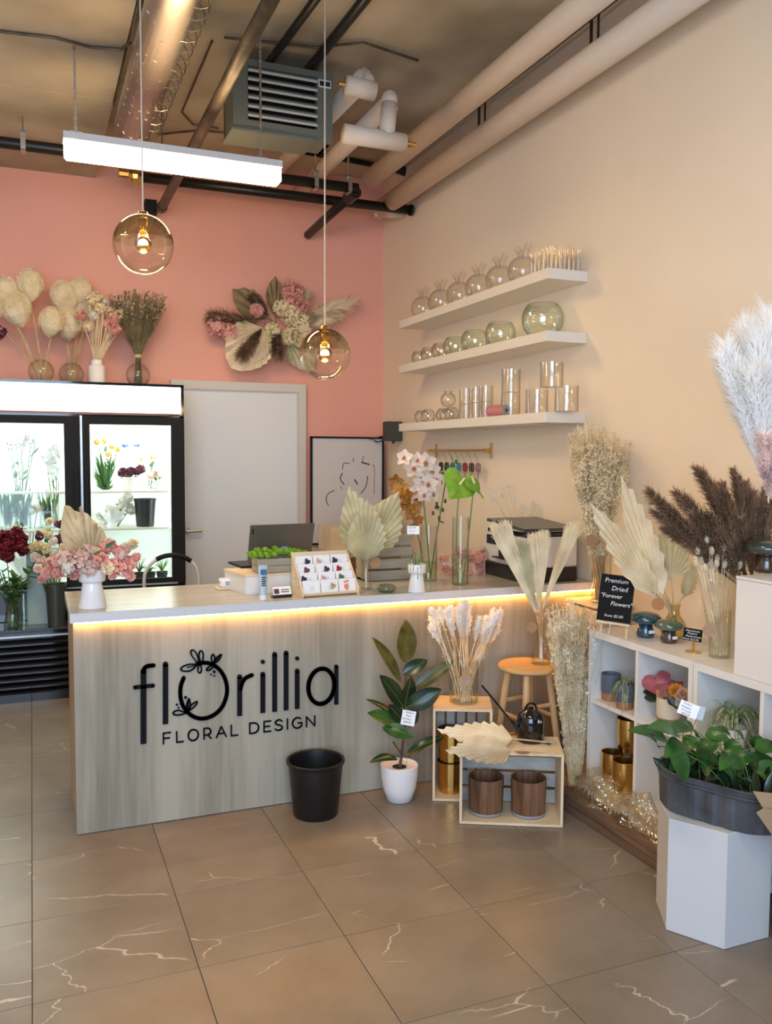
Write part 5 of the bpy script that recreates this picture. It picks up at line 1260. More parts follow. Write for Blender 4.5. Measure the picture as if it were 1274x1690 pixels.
M['lipm'] = mat('orchid_lip', (.68, .42, .10), .5, var=.4, vscale=80, col2=(.5, .12, .08))
t_cur = t
for a, b_, R in ((668, 756, .038), (683, 774, .046), (703, 763, .044), (712, 777, .042), (697, 797, .04), (707, 800, .044), (688, 812, .036), (700, 818, .034), (719, 790, .036), (690, 760, .036), (715, 815, .032)):
    orchid(at(a, b_, y=oy+rnd.uniform(-.04, .03)), R, M['orchid'], tocam(q)+V((rnd.uniform(-.5, .4), 0, rnd.uniform(-.3, .4))))
t = thing('orchid_spray', 'rust brown orchid spray drooping at the left of the glass cylinder', 'flowers', q+V((-.01, .01, .01))); t_cur = t
MB().tube(bez(q+V((-.01, .01, .01)), at(690, 860, y=oy+.02), at(658, 790, y=oy+.02), 10), .0035, 6).build('stem', M['stem_green'], t, world=True)
for a, b_, R in ((655, 795, .036), (662, 806, .036), (672, 818, .034), (668, 835, .03), (686, 838, .03), (678, 850, .028), (690, 825, .026), (664, 822, .03), (652, 803, .026), (692, 858, .024), (685, 868, .02)):
    orchid(at(a, b_, y=oy+.03+rnd.uniform(-.03, .03)), R, M['rust'], tocam(q)+V((rnd.uniform(-.6, .5), 0, rnd.uniform(-.5, .4))))
t = thing('bud_branch', 'green buds and dark leaves between orchids and anthuriums', 'flowers', q+V((.015, .01, .01)))
mb = MB(); mb.tube(bez(q+V((.015, .01, .01)), at(722, 870, y=oy+.05), at(740, 770, y=oy+.05), 8), .003, 5)
for a, b_ in ((735, 775), (745, 770), (728, 785), (738, 790), (725, 800), (750, 765), (718, 835), (728, 845), (722, 858), (732, 830), (712, 850)):
    p = at(a, b_, y=oy+.05); leaf(mb, p, p+V((rnd.uniform(-.05, .05), 0, rnd.uniform(-.02, .05))), rv(), .014, n=5)
    mb.ball(p+V((.01, 0, .01)), .008, 8, 5, 1.6)
mb.build('leaves', M['leaf_green'], t, world=True)
# anthuriums
q = k_(763, 966); q = V((q.x, q.y+.025, KZ)); ay_ = q.y
vase('cylinder_vase', 'tall clear glass cylinder holding the two lime anthuriums', cyl(.043, .345), q, M['glass'], n=32, water=.155)
def heart(mb, c, tip, nrm, W_, L_, n=22, cup=.25):
    """heart-shaped spathe with a fine rim; tip direction, normal"""
    c = V(c); d = (V(tip)-c).normalized(); nrm = V(nrm); nrm = (nrm-d*nrm.dot(d)).normalized(); s = d.cross(nrm)
    rings = 5; i = len(mb.v)
    for r_ in range(rings+1):
        f_ = r_/rings
        for k in range(n):
            a = 2*PI*k/n; x = W_*.60*(math.sin(a)**3)*1.0*1.65; y = L_*.62*(-(13*math.cos(a)-5*math.cos(2*a)-2*math.cos(3*a)-math.cos(4*a))/15)
            P_ = c+s*x*f_+d*(y*f_+ (1-f_)*0)+nrm*(-cup*W_*(f_**2)*.6+.012*math.sin(6*a)*f_*f_*.5)
            mb.v.append(P_)
    for r_ in range(rings):
        for k in range(n): a = i+r_*n+k; b2 = i+r_*n+(k+1) % n; mb.f.append((a, b2, b2+n, a+n))
for c_, tip, nn, W_, L_, lab, foot in (((758, 800), (733, 838), (-.15, -1, .15), .098, .150, 'large lime green anthurium facing forward', -.012), ((782, 798), (800, 822), (.35, -.8, .2), .050, .130, 'second lime anthurium turned sideways at the right', .014)):
    t = thing('anthurium', lab, 'flower', q+V((foot, 0, .01)))
    c3 = at(*c_, y=ay_); tp_ = at(*tip, y=ay_-.04)
    mb = MB(); heart(mb, c3, tp_, nn, W_, L_); mb.build('spathe', M['anthurium'], t, world=True, smooth=True)
    nv = V(nn).normalized(); MB().tube([c3+nv*.004, c3+nv*.02+(tp_-c3).normalized()*-.045+V((0, 0, .0))], .006, 8, r2=.004).build('spadix', M['spadix'], t, world=True)
    MB().tube(bez(q+V((foot, 0, .01)), q+V((foot*3, 0, .2)), c3, 10), .0032, 6).build('stem', M['stem_green'], t, world=True)
# pink wrapped flowers lying behind
t = thing('wrapped_bouquet', 'pink blossoms wrapped in clear film lying behind the tall glass cylinders', 'flowers', (at(760, 930, y=4.25).x, 4.25, KZ))
for k in range(16):
    mb = MB(); c_ = at(rnd.uniform(728, 800), rnd.uniform(908, 945), y=4.22+rnd.uniform(-.03, .06)); ruffle(mb, c_, .025, 30, .012); mb.build('bloom', M['pinkfl'], t, world=True)
mb = MB(); mb.tube([at(725, 935, y=4.2), at(760, 925, y=4.2), at(800, 915, y=4.2)], .05, 12); mb.build('clear_film', M['cello'], t, world=True, smooth=True)
# tall thin dried stems behind printer/wall
q = V((at(835, 880, y=4.28).x, 4.30, KZ))
# printer
pr_ = thing('printer', 'white and black desktop printer at the right end of the counter', 'printer', (2.33, 3.80, KZ))
px0, px1, py0, py1 = 2.33, 2.655, 3.80, 4.22; pz = KZ
zc = at(862, 889, x=px0).z; 
MB().box((px0, py0, pz), (px1, py1, pz+.075), bev=.006).build('paper_tray', M['black_plastic'], pr_, world=True)
MB().box((px0-.002, py0-.002, pz+.075), (px1, py1, pz+.235), bev=.010).build('body', mat('printer_white', (.62, .60, .57), .4), pr_, world=True)
MB().box((px0-.004, py1-.16, pz+.115), (px0, py0+.13, pz+.150)).box((px0-.005, py1-.13, pz+.175), (px0-.001, py1-.03, pz+.225)).build('output_slot', M['dark_in'], pr_, world=True)
MB().obox((px0-.03, py0+.13, pz+.108), (.04, 0, 0), (0, .16, 0), (0, 0, .006)).build('output_tray', M['black_plastic'], pr_, world=True)
MB().box((px0+.01, py0+.01, pz+.235), (px1-.01, py1-.01, pz+.262), bev=.006).build('scanner_bed', M['black_gloss'], pr_, world=True)
MB().obox((px0+.0, py0+.0, pz+.266), (.32, 0, .0), (0, .40, .03), (0, -.001, .016)).build('scanner_lid', mat('scanner_grey', (.05, .055, .06), .3), pr_, world=True)
MB().box((px0+.10, py0-.0035, pz+.08), (px0+.16, py0-.002, pz+.23)).build('light_panel', mat('pale_panel', (.70, .74, .80), .3), pr_, world=True)
# thin dried stems behind the printer
q = V((2.60, 4.29, KZ))
vase('cylinder_vase', 'clear vase hidden behind the printer with thin dried stems', cyl(.04, .22), q, M['glass'], n=20)
t = thing('dried_bouquet', 'thin dried stems with tiny white heads behind the printer', 'flowers', q+V((0, 0, .01)))
mb = MB(); mh = MB()
for k in range(26):
    top = at(rnd.choice((rnd.uniform(805, 830), rnd.uniform(850, 900), rnd.uniform(860, 905))), 0, y=4.29); px = rnd.uniform(806, 905); py = 800+abs(px-830)*.35+rnd.uniform(-5, 20) if px < 850 else rnd.uniform(828, 850)
    top = at(px, py, y=4.29+rnd.uniform(-.04, .03)); top.x = min(top.x, W-.03); mb.tube(bez(q+V((0, 0, .01)), q+V((rnd.uniform(-.03, .03), 0, .2)), top, 6), .0013, 3, cap=False); spikelets(mh, top, .016, 12, .005)
mb.build('stems', M['oat'], t, world=True)['kind'] = 'stuff'; mh.build('seed_heads', M['whitefl'], t, world=True)['kind'] = 'stuff'

# ================================================================ front of the counter
# black bucket
bz = at(525, 1251, y=3.60).z
bk = thing('floor_bucket', 'large black plastic bucket on the floor against the counter front', 'bucket', (1.145, 3.60, 0))
MB().lathe([(.001, 0), (.096, 0), (.100, .006), (.122, bz-.02), (.124, bz-.02), (.131, bz-.014), (.131, bz-.003), (.127, bz), (.119, bz-.004), (.117, bz-.02), (.094, .01), (.001, .01)], n=44).build('bucket_body', M['black_plastic'], bk, smooth=True)
smooth_angle(bpy.data.objects['bucket_body'], 50)
# rubber plant
rp = V((1.555, 3.605, 0))
pt = thing('potted_rubber_plant', 'dark-leaved rubber plant in a round white pot on the floor', 'plant', rp)
o = MB().lathe([(.001, 0), (.052, 0), (.060, .004), (.078, .06), (.086, .12), (.088, .168), (.083, .170), (.081, .160), (.001, .155)], n=40).build('pot', M['white_gloss'], pt, smooth=True); smooth_angle(o, 50)
MB().lathe([(.001, .1575), (.0805, .1565)], n=30).build('soil', M['soil'], pt)
ry_ = 3.60
def L2(x, y): return (580+x/3.93, 970+y/3.93)
stem_pts = [V((rp.x, ry_, .155)), at(*L2(325, 1080), y=ry_), at(*L2(345, 900), y=ry_), at(*L2(340, 750), y=ry_), at(*L2(355, 560), y=ry_), at(*L2(358, 470), y=ry_)]
MB().tube(stem_pts, .008, 8, r2=.004).tube([stem_pts[1], at(*L2(270, 1000), y=ry_)], .004, 6).build('stem', M['bark'], pt, world=True)
for bs, tp_, w, up_, m_, dy, dr_ in (((355, 490), (352, 208), .050, (0, -1, 0), 'leaf_back', -.02, .0), ((320, 610), (133, 322), .036, (.5, -.8, .3), 'leaf_back', -.05, .05), ((398, 655), (664, 475), .034, (-.4, -.8, .4), 'leaf_back', -.04, .06), ((330, 560), (492, 470), .034, (.1, -.8, .5), 'leaf_dark', -.02, .1),
                             ((335, 770), (183, 568), .042, (.3, -.9, .2), 'leaf_dark', -.09, .05), ((352, 778), (585, 658), .046, (-.2, -.9, .3), 'leaf_dark', -.08, .12), ((345, 770), (385, 575), .040, (.2, -1, 0), 'leaf_dark', -.04, .0), ((310, 860), (90, 722), .022, (.2, -.5, .9), 'leaf_dark', .02, .12), ((330, 905), (104, 812), .040, (.1, -.7, .6), 'leaf_green', -.02, .15),
                             ((200, 905), (402, 968), .034, (0, -.8, .5), 'leaf_green', -.10, .08), ((350, 1085), (600, 968), .028, (-.1, -.6, .7), 'leaf_dark', -.03, .2), ((300, 1115), (118, 1135), .026, (0, -.4, .9), 'leaf_dark', 0, .28), ((355, 900), (430, 790), .03, (-.3, -.8, .3), 'leaf_dark', .0, .05), ((325, 860), (240, 760), .034, (.2, -.9, .2), 'leaf_dark', .0, .05)):
    mb = MB(); b_ = at(*L2(*bs), y=ry_+dy*.3); e = at(*L2(*tp_), y=ry_+dy)
    leaf(mb, b_, e, up_, w, droop=dr_*.5, fold=.22, n=12, power=.72, peak=.9)
    dd = (e-b_)
    o = mb.build('leaf', M[m_], pt, world=True, smooth=True)
    r_ = MB().tube([b_+(V(up_).normalized())*(dr_*.5*dd.length*4*t_*(1-t_)+.001)+dd*t_ for t_ in [k/8 for k in range(8)]], .0016, 4); r_.build('midrib', M['stem_green'], o, world=True)
card('plant_tag', 'white handwritten plant tag in front of the rubber plant leaves', at(674, 1185, y=3.49), .062, .066, -.16, [('Rubber', .015), ('Plant', .018), ('6in Easy', .005), ('$49.00', .010)], M['paper'], M['ink'], .0125, nrm=tocam(rp)+V((0, 0, -.2)), stake=(rp.x+.02, 3.57, .158), shear=.2)

# crates
def crate(name, lab, fl, ang, wd_, hg, dp, upright=False):
    """open pine crate; fl = front-left floor corner, ang = direction of the front"""
    t = thing(name, lab, 'crate', (fl[0], fl[1], 0))
    u = V((math.cos(ang), math.sin(ang), 0)); d = V((-u.y, u.x, 0)); o = V((fl[0], fl[1], .002)); T = .011; Z = V((0, 0, 1))
    MB().obox(o, u*wd_, d*dp, Z*T).build('bottom_board', M['pine'], t, world=True)
    for s0 in (0, 1):
        MB().obox(o+u*(s0*(wd_-T))+Z*T, u*T, d*dp, Z*(hg-2*T)).build('side_board', M['pinez'], t, world=True)
    tb = 2
    for k in range(tb): MB().obox(o+Z*(hg-T)+d*(dp*k/tb), u*wd_, d*(dp/tb-.001), Z*T).build('top_board', M['pine'], t, world=True)
    if upright:
        ns = 5; sw = (wd_-2*T)/ns
        for k in range(ns): MB().obox(o+d*(dp-.006)+u*(T+sw*k+.006)+Z*T, u*(sw-.012), d*.006, Z*(hg-2*T)).build('back_slat', M['greyslat'], t, world=True)
    else:
        ns = 4; sw = (hg-2*T)/ns
        for k in range(ns): MB().obox(o+d*(dp-.006)+u*T+Z*(T+sw*k+.004), u*(wd_-2*T), d*.006, Z*(sw-.014)).build('back_slat', M['greyslat'], t, world=True)
    return o, u, d
M['greyslat'] = woodmat('pale_slat', (.42, .40, .36), (.60, .57, .52), 'X', 9, .6)
a1 = math.atan2(3.059-3.262, 2.086-1.69)
H1 = .322; H2 = .435
o1, u1, d1_ = crate('display_crate', 'low wide pine crate on the floor holding two wood-look pots', (1.692, 3.262), a1, .445, H1, .235)
o2, u2, d2_ = crate('display_crate', 'tall upright pine crate next to the rubber plant with gold tins inside', (1.69, 3.53), a1+.03, .272, H2, .225, True)
def on1(u, d, z): return o1+u1*u+d1_*d+V((0, 0, z))
def on2(u, d, z): return o2+u2*u+d2_*d+V((0, 0, z))
for u, nn_ in ((.118, 'left'), (.305, 'right')):
    q = on1(u, .108, .0115)
    t = thing('wood_pot', 'round brown wood-grain pot on a grey saucer, %s one in the low crate' % nn_, 'pot', q, 'wood-grain pots in the low crate')
    MB().lathe([(.001, 0), (.066, 0), (.074, .006), (.076, .018), (.070, .016), (.001, .010)], n=36).build('saucer', M['concrete_pot'], t, smooth=False)
    o = MB().lathe([(.001, .012), (.068, .012), (.0745, .022), (.079, .145), (.079, .165), (.074, .165), (.070, .04), (.001, .04)], n=40).build('pot_body', M['potwood'], t, smooth=True); smooth_angle(o, 40)
for k in range(2):
    q = on2(.085, .105, .0115+.150*k)
    t = thing('gold_tin', 'brushed gold round tin, %s of the two stacked in the upright crate' % ('lower', 'upper')[k], 'pot', q, 'stacked gold tins')
    MB().lathe([(.001, 0), (.056, 0), (.062, .145), (.060, .145), (.056, .02), (.001, .02)], n=14).build('tin_body', M['gold'], t)
    MB().lathe([(.0605, .1455), (.0640, .1455), (.0640, .149), (.0605, .149)], n=28).build('dark_rim', M['black_plastic'], t)
# vase of bunny tails on crate 2
q = on2(.135, .115, H2+.001); q = V((q.x+.01, q.y, q.z))
vase('wide_cylinder_vase', 'clear glass cylinder on the upright crate holding wrapped white bunny tails', cyl(.068, .205), q, M['glass'], n=34)
t = thing('bunny_tail_bouquet', 'wrapped bouquet of white bunny tails on the upright crate', 'flowers', q+V((0, 0, .006)))
vy = q.y
mb = MB(); heads = []
for k in range(44):
    px = 768+rnd.uniform(-1, 1)*54; py = 1016+abs(px-768)*.22+rnd.uniform(-10, 26)
    heads.append(at(px, py, y=vy+rnd.uniform(-.07, .05)))
stems(mb, q+V((0, 0, .008)), [h_+(q-h_)*.08 for h_ in heads], .0018, .035); mb.build('stems', M['oat'], t, world=True)['kind'] = 'stuff'
for h_ in heads:
    ax = (h_-q).normalized(); mb = MB(); plume(mb, h_-ax*.06, h_+ax*.045, .034, 150, 0, .85, .001, .0034, spread=.75); mb.build('bunny_tail', M['pampas_w'], t, world=True)
def cello(t, base, top, r0, r1, seed=1, n=26, m_=None, rows=7):
    r_ = random.Random(seed); base, top = V(base), V(top); d, s, nn_ = frame(top-base); L = (top-base).length; mb = MB()
    for k in range(rows+1):
        u = k/rows; R_ = r0+(r1-r0)*u**1.2
        for j in range(n):
            a = 2*PI*j/n; rr_ = R_*(1+.10*math.sin(j*2.7+k)+.12*r_.uniform(-1, 1)); mb.v.append(base+d*L*(u+(r_.uniform(-.05, .05) if k == rows else 0))+s*math.cos(a)*rr_+nn_*math.sin(a)*rr_)
    for k in range(rows):
        for j in range(n): a = k*n+j; b_ = k*n+(j+1) % n; mb.f.append((a, b_, b_+n, a+n))
    return mb.build('clear_wrap', m_ or M['cello'], t, world=True)
cello(t, q+V((0, 0, .02)), at(768, 1030, y=vy), .06, .15, 3)
priceDisc(bpy.data.objects['wide_cylinder_vase'], at(768, 1122, y=q.y-.073), tocam(q), .027, mat('tan_tag', (.40, .28, .20), .8))

# palm leaves on crate 1
zc1 = H1+.004
for (bs, tp_, w, zz, lab) in (((846, 1219), (722, 1205), .066, .030, 'dried tan palm leaf lying on the low crate, upper one'), ((842, 1238), (735, 1240), .058, .010, 'dried tan palm leaf lying on the low crate, lower one')):
    t = thing('palm_leaf', lab, 'leaf', at(bs[0], bs[1], z=zc1+zz), 'palm leaves lying on the low crate')
    b_ = at(bs[0], bs[1], z=zc1+zz); e = at(tp_[0], tp_[1], z=zc1+zz+.018)
    mb = MB(); fan(mb, b_, e, V((0.05, -.35, 1)), w*1.55, 15, .008, power=.95, peak=.62); mb.build('blade', M['palm_cream' if zz > .02 else 'palm_tan'], t, world=True)
    MB().tube([b_, at(915 if zz > .02 else 898, 1226 if zz > .02 else 1240, z=zc1+.006)], .0035, 6).build('stalk', M['wheat'], t, world=True)
tag(MB().lathe([(.001, 0), (.029, 0), (.029, .0012), (.001, .0012)], n=26).build('round_tag', M['kraft'], loc=at(862, 1241, z=zc1)), 'round brown card tag lying on the low crate top', 'tag')
tag(MB().tube([at(850, 1208, z=zc1+.008), at(908, 1228, z=zc1+.006)], .005, 6).build('dark_stick', M['bark']), 'short dark stick lying across the low crate top behind the tag', 'stick')
# watering can
q = on1(.315, .172, H1+.001)
t = thing('watering_can', 'glossy black watering can with a long thin spout on the low crate', 'watering can', q)
o = MB().lathe([(.001, 0), (.058, 0), (.062, .006), (.061, .105), (.052, .128), (.034, .138), (.030, .146), (.026, .146), (.026, .135), (.001, .13)], n=32).build('can_body', M['black_gloss'], t, smooth=True)
sp_ = at(795, 1131, y=q.y+.02)
MB().tube([q+V((-.045, .0, .035)), sp_], .007, 8, r2=.004).build('spout', M['black_gloss'], t, world=True)
MB().tube([q+V((.03*math.cos(a), -.0, .140+.030*math.sin(a))) for a in [PI*k/8 for k in range(9)]], .005, 8).build('handle', M['black_gloss'], t, world=True)
c = q+V((.012, -.0625, .10)); lb = text('lettering', 'flo', .022, q+V((-.002, -.0625, .095)), (1, 0, 0), (0, .1, 1), M['chalk'], t, .0004)

# stool
sc_ = V((2.19, 3.52, 0)); sz = at(880, 1095, y=3.52).z; 
t = thing('wooden_stool', 'round-seated pine stool with four legs between the counter and the seed grass', 'stool', sc_)
o = MB().lathe([(.001, sz-.026), (.135, sz-.026), (.147, sz-.016), (.147, sz-.006), (.140, sz), (.001, sz)], n=40).build('seat', woodmat('stool_seat', (.60, .36, .14), (.70, .46, .20), 'X', 8, .3), t, smooth=True); smooth_angle(o, 40)
ft = []
for k in range(4):
    a = PI/4+PI/2*k+.15; tp_ = V((math.cos(a)*.095, math.sin(a)*.095, sz-.026)); b_ = V((math.cos(a)*.175, math.sin(a)*.175, .003)); ft.append((tp_, b_))
    MB().tube([b_, tp_], .0165, 10).build('leg', M['stoolwood'], t)
for k in range(4):
    for f_ in ((.32, .62) if k % 2 else (.40, .72)):
        a, b_ = ft[k], ft[(k+1) % 4]; MB().tube([vlerp(a[1], a[0], f_), vlerp(b_[1], b_[0], f_)], .0105, 8).build('rung', M['stoolwood'], t)
# vase with brush palms on the stool
q = V((at(893, 1085, y=3.50).x, 3.50, sz+.001))
vase('slim_vase', 'clear glass bottle vase on the stool holding brush-like dried palms', [(.046, 0), (.048, .006), (.046, .05), (.028, .10), (.024, .16), (.030, .20)], q, M['glass'], n=26)
def wedge(mb, base, tl_, tr_, n=110, w=.0016, fray=.03, r_=rnd):
    base = V(base)
    for k in range(n):
        u = r_.random(); e = vlerp(V(tl_), V(tr_), u)+V((0, r_.uniform(-.016, .016), r_.uniform(-fray, fray)))
        m = vlerp(base, e, .55)+V((0, r_.uniform(-.008, .008), 0)); b2 = vlerp(base, e, .0)+rv(r_)*.003
        blade(mb, [b2, m, vlerp(m, e, .8), e+rv(r_)*.010], w*.7, w*.4, V((0, 1, .2)))
bb = at(888, 1008, y=3.50)
for k, (l_, r2_, bs) in enumerate((((811, 872), (840, 868), (884, 1010)), ((840, 900), (870, 902), (887, 1008)), ((873, 888), (905, 884), (890, 1005)), ((935, 876), (957, 868), (895, 1005)))):
    t = thing('brush_palm', 'cream brush-like dried palm in the stool vase, %s' % ('leftmost', 'second from the left', 'third from the left', 'rightmost')[k], 'leaf', q+V((-.01+.006*k, 0, .01)))
    b_ = at(*bs, y=3.50)
    mb = MB(); wedge(mb, b_, at(*l_, y=3.47+.01*k), at(*r2_, y=3.47+.01*k), 420, .0026); mb.build('brush_head', M['palm_cream' if k != 1 else 'palm_sage'], t, world=True)
    MB().tube(bez(q+V((-.01+.006*k, 0, .01)), q+V((0, 0, .15)), b_, 6), .003, 5).build('stalk', M['wheat'], t, world=True)
priceDisc(bpy.data.objects['slim_vase.001'], at(877, 1035, y=3.47), tocam(q), .026)
MB().lathe([(.018, -.008), (.021, 0), (.018, .008)], bb-q, 12).build('twine', M['wheat'], bpy.data.objects['slim_vase.001'])

# seed grass bundle on the floor
gy = 3.30
t = thing('seed_grass_bundle', 'tall bundle of pale seed grass wrapped in clear film, standing on the floor', 'flowers', (at(950, 1292, y=gy).x, gy, 0))
gb = V((at(948, 1285, y=gy).x, gy, 0.004))
mb = MB(); mh = MB()
for k in range(210):
    c_ = rnd.choice(((912, 1015), (945, 1000), (995, 1040), (930, 1010), (960, 1010), (985, 1020)))
    top = at(c_[0]+rnd.uniform(-12, 12), c_[1]+rnd.uniform(-15, 25), y=gy+rnd.uniform(-.03, .12)); b2 = gb+V((rnd.uniform(-.02, .02), rnd.uniform(-.02, .02), 0))
    w_ = at(945+(c_[0]-950)*.35+rnd.uniform(-8, 8), 1190, y=gy+.0)
    pts = bez(b2, w_, top, 9)
    mb.tube(pts, .0014, 3, cap=False)
    for u in range(3, 10):
        for j in range(4 if u > 5 else 2): p = vlerp(pts[u-1], pts[u], rnd.random()); spikelets(mh, p, .011, 2, .0062, elong=2.2, d=V((0, 0, -.6)))
mb.build('stems', M['oat'], t, world=True)['kind'] = 'stuff'; mh.build('seed_heads', M['oat'], t, world=True)['kind'] = 'stuff'
cello(t, at(947, 1230, y=gy), at(950, 1000, y=gy+.05), .05, .17, 9, 30)
mb = MB()
for k in range(8):
    px, py = rnd.uniform(890, 1010), rnd.uniform(1000, 1100); leaf(mb, at(px, py, y=gy-.14), at(px+rnd.uniform(-6, 8), py+rnd.uniform(-8, 8), y=gy-.14), (0, -1, 0), .005, n=3)
# crate stack filling the gap near the wall
t = thing('pine_crate', 'pine crate between the counter end and the white cube shelf, mostly hidden', 'crate', (2.62, 3.57, 0))
for k in range(5):
    z = .006+.172*k
    MB().box((2.53, 3.43, z), (2.542, 3.71, z+.155)).build('slat', M['pine'], t, world=True)
    MB().box((2.542, 3.43, z), (2.705, 3.442, z+.155)).build('slat', M['pine'], t, world=True)
    MB().box((2.542, 3.698, z), (2.705, 3.71, z+.155)).build('slat', M['pine'], t, world=True)
MB().box((2.525, 3.42, .862), (2.72, 3.715, .874)).build('top_board', M['pine'], t, world=True)
for x, y in ((2.543, 3.443), (2.69, 3.443), (2.543, 3.682), (2.69, 3.682)): MB().box((x, y, 0.001), (x+.015, y+.015, .862)).build('corner_post', M['pinez'], t, world=True)
# tall oat grass in tall glass cylinder
q = V((2.61, 3.53, .875))
vase('tall_cylinder_vase', 'tall clear glass cylinder by the wall holding the tallest straw grasses', cyl(.048, .36), q, M['glass'], n=28)
t = thing('dried_bouquet', 'tallest bouquet of straw oat grass and seed heads against the beige wall', 'flowers', q+V((0, 0, .01)))
mb = MB(); mh = MB(); mg = MB()
for k in range(150):
    a = rnd.uniform(-1, 1); r_ = rnd.random()
    px = 992+a*52; py = 690+abs(a+.15)*32+r_*60
    top = at(px, py, y=3.50+rnd.uniform(-.09, .05)); top.x = min(top.x, W-.02)
    b2 = q+V((rnd.uniform(-.025, .025), rnd.uniform(-.025, .025), .01)); pts = bez(b2, at(985+a*14, 880, y=3.5), top, 9); 
    for p in pts: p.x = min(p.x, W-.012)
    mb.tube(pts, .0013, 3, cap=False)
    tgt = mh if k % 5 else mg
    for u in range(4, 10):
        for j in range(5): p = vlerp(pts[u-1], pts[u], rnd.random()); spikelets(tgt, p, .015, 2, .0074 if tgt is mh else .006, elong=1.8, d=V((0, 0, .4)))
mb.build('stems', M['wheat'], t, world=True)['kind'] = 'stuff'; mh.build('oat_heads', M['oat'], t, world=True)['kind'] = 'stuff'; mg.build('tan_heads', M['palm_tan'], t, world=True)['kind'] = 'stuff'
for k in range(7):
    px = 940+k*13; mb = MB(); e = at(px, 700+abs(k-2)*9, y=3.5+rnd.uniform(-.05, .03)); e.x = min(e.x, W-.05); b_ = at(975+k*3, 810, y=3.5); plume(mb, b_, e, .040, 420, .0, .85, .0012, .0016); mb.build('feathery_plume', M['pampas_c'], t, world=True)
priceDisc(bpy.data.objects['tall_cylinder_vase'], at(977, 892, y=3.46), tocam(q), .030)

# ================================================================ cube shelves and pallet
UX = 2.35; UZ0, UZ1 = .088, .811
def cube_unit(lab, y0, y1):
    t = thing('cube_shelf', lab, 'shelf', (UX, y0, UZ0), 'white cube shelves along the beige wall'); T = .018; ym = (y0+y1)/2; zm = (UZ0+UZ1)/2+.035
    m = M['melamine']
    MB().box((UX, y0, UZ1-.030), (W-.004, y1, UZ1)).build('top_panel', m, t, world=True)
    MB().box((UX, y0, UZ0), (W-.004, y1, UZ0+.030)).build('bottom_panel', m, t, world=True)
    for a in (y0, y1-.022): MB().box((UX, a, UZ0+.030), (W-.004, a+.022, UZ1-.030)).build('side_panel', m, t, world=True)
    MB().box((UX+.004, ym-T/2, UZ0+.030), (W-.004, ym+T/2, UZ1-.030)).build('divider', m, t, world=True)
    for a, b_ in ((y0+.022, ym-T/2), (ym+T/2, y1-.022)): MB().box((UX+.004, a, zm-T/2), (W-.004, b_, zm+T/2)).build('cube_shelf_board', m, t, world=True)
    MB().box((W-.010, y0+.022, UZ0+.03), (W-.005, y1-.022, UZ1-.03)).build('back_panel', m, t, world=True)
    return zm+T/2
zm = cube_unit('white cube shelf unit by the seed grass with gold pots inside', 2.592, 3.262)
cube_unit('white cube shelf unit nearer the camera, behind the planter trough', 1.915, 2.586)
cube_unit('white cube shelf unit at the right edge, mostly out of frame', 1.24, 1.912)
pt = thing('pallet', 'low dark wooden pallet base under the white cube shelves', 'pallet', (2.21, 2.44, 0))
for k in range(3): MB().box((2.205+.17*k, 2.425, .066), (2.205+.17*k+.163, 3.262, .086)).build('plank', M['pallet'], pt, world=True)
MB().box((2.205, 2.425, .040), (2.222, 3.262, .064)).build('plank', M['pallet'], pt, world=True); MB().box((2.205, 2.425, .004), (2.222, 3.262, .036)).build('plank', M['pallet'], pt, world=True)
for y in (2.44, 2.84, 3.22): MB().box((2.224, y, .002), (2.70, y+.035, .064)).build('bearer', M['pallet'], pt, world=True)
pt2 = thing('pallet', 'second dark pallet base, hidden under the nearer white cube shelves', 'pallet', (2.40, 1.24, 0))
MB().box((2.40, 1.24, .066), (2.72, 2.42, .086)).build('plank', M['pallet'], pt2, world=True)
for y in (1.26, 1.8, 2.36): MB().box((2.40, y, .002), (2.72, y+.04, .066)).build('bearer', M['pallet'], pt2, world=True)
# film-wrapped pampas on the pallet
t = thing('wrapped_pampas', 'cream pampas wrapped in crinkled clear film lying on the pallet', 'flowers', (2.29, 2.9, .087))
for k in range(7):
    mb = MB(); y = 2.62+.09*k; plume(mb, (2.33, y+.22, .10), (2.26+rnd.uniform(-.02, .03), y-.10, .115+rnd.uniform(0, .03)), .055, 260, .03, .9, .002, .0022); mb.build('pampas_plume', M['pampas_c'], t, world=True)
mb = MB(); rr = random.Random(4); n = 16; rows = 14
for k in range(rows+1):
    y = 2.46+.80*k/rows
    for j in range(n+1):
        a = PI*j/n; R_ = (.085+.03*math.sin(k*1.3))*(1+rr.uniform(-.22, .22)); mb.v.append(V((2.285-math.cos(a)*R_*.85, y+rr.uniform(-.02, .02), .089+math.sin(a)*R_*1.1)))
for k in range(rows):
    for j in range(n): a = k*(n+1)+j; mb.f.append((a, a+1, a+n+2, a+n+1))
mb.build('clear_film', glassmat('crinkled_film', (.97, .95, .90), (.8, .76, .68), .6, .16, .12, 1, 22), t, world=True)

# --- things in the cubes (pixel positions on a plane inside the shelf)
def two_tone(name, lab, loc, r, h, top_m, bot_m, group=None, cat='pot'):
    t = thing(name, lab, cat, loc, group)
    MB().lathe([(.001, 0), (r*.9, 0), (r*.93, h*.28), (.001, h*.28)], n=30).build('pot_base', bot_m, t)
    o = MB().lathe([(r*.93, h*.28), (r, h*.4), (r, h), (r*.92, h), (r*.9, h*.85), (.001, h*.85)], n=30).build('pot_body', top_m, t, smooth=True); smooth_angle(o, 40)
    return t
slate_b = mat('slate_blue_glaze', (.10, .12, .17), .5); terra = mat('terracotta', (.36, .15, .06), .7); creamp = mat('cream_glaze', (.70, .62, .50), .4)
xq = 2.46
q = at(992, 1150, x=2.50); two_tone('two_tone_pot', 'slate and terracotta pot at the left in the upper left cube', (2.425, 3.193, zm+.001), .044, .12, slate_b, terra)
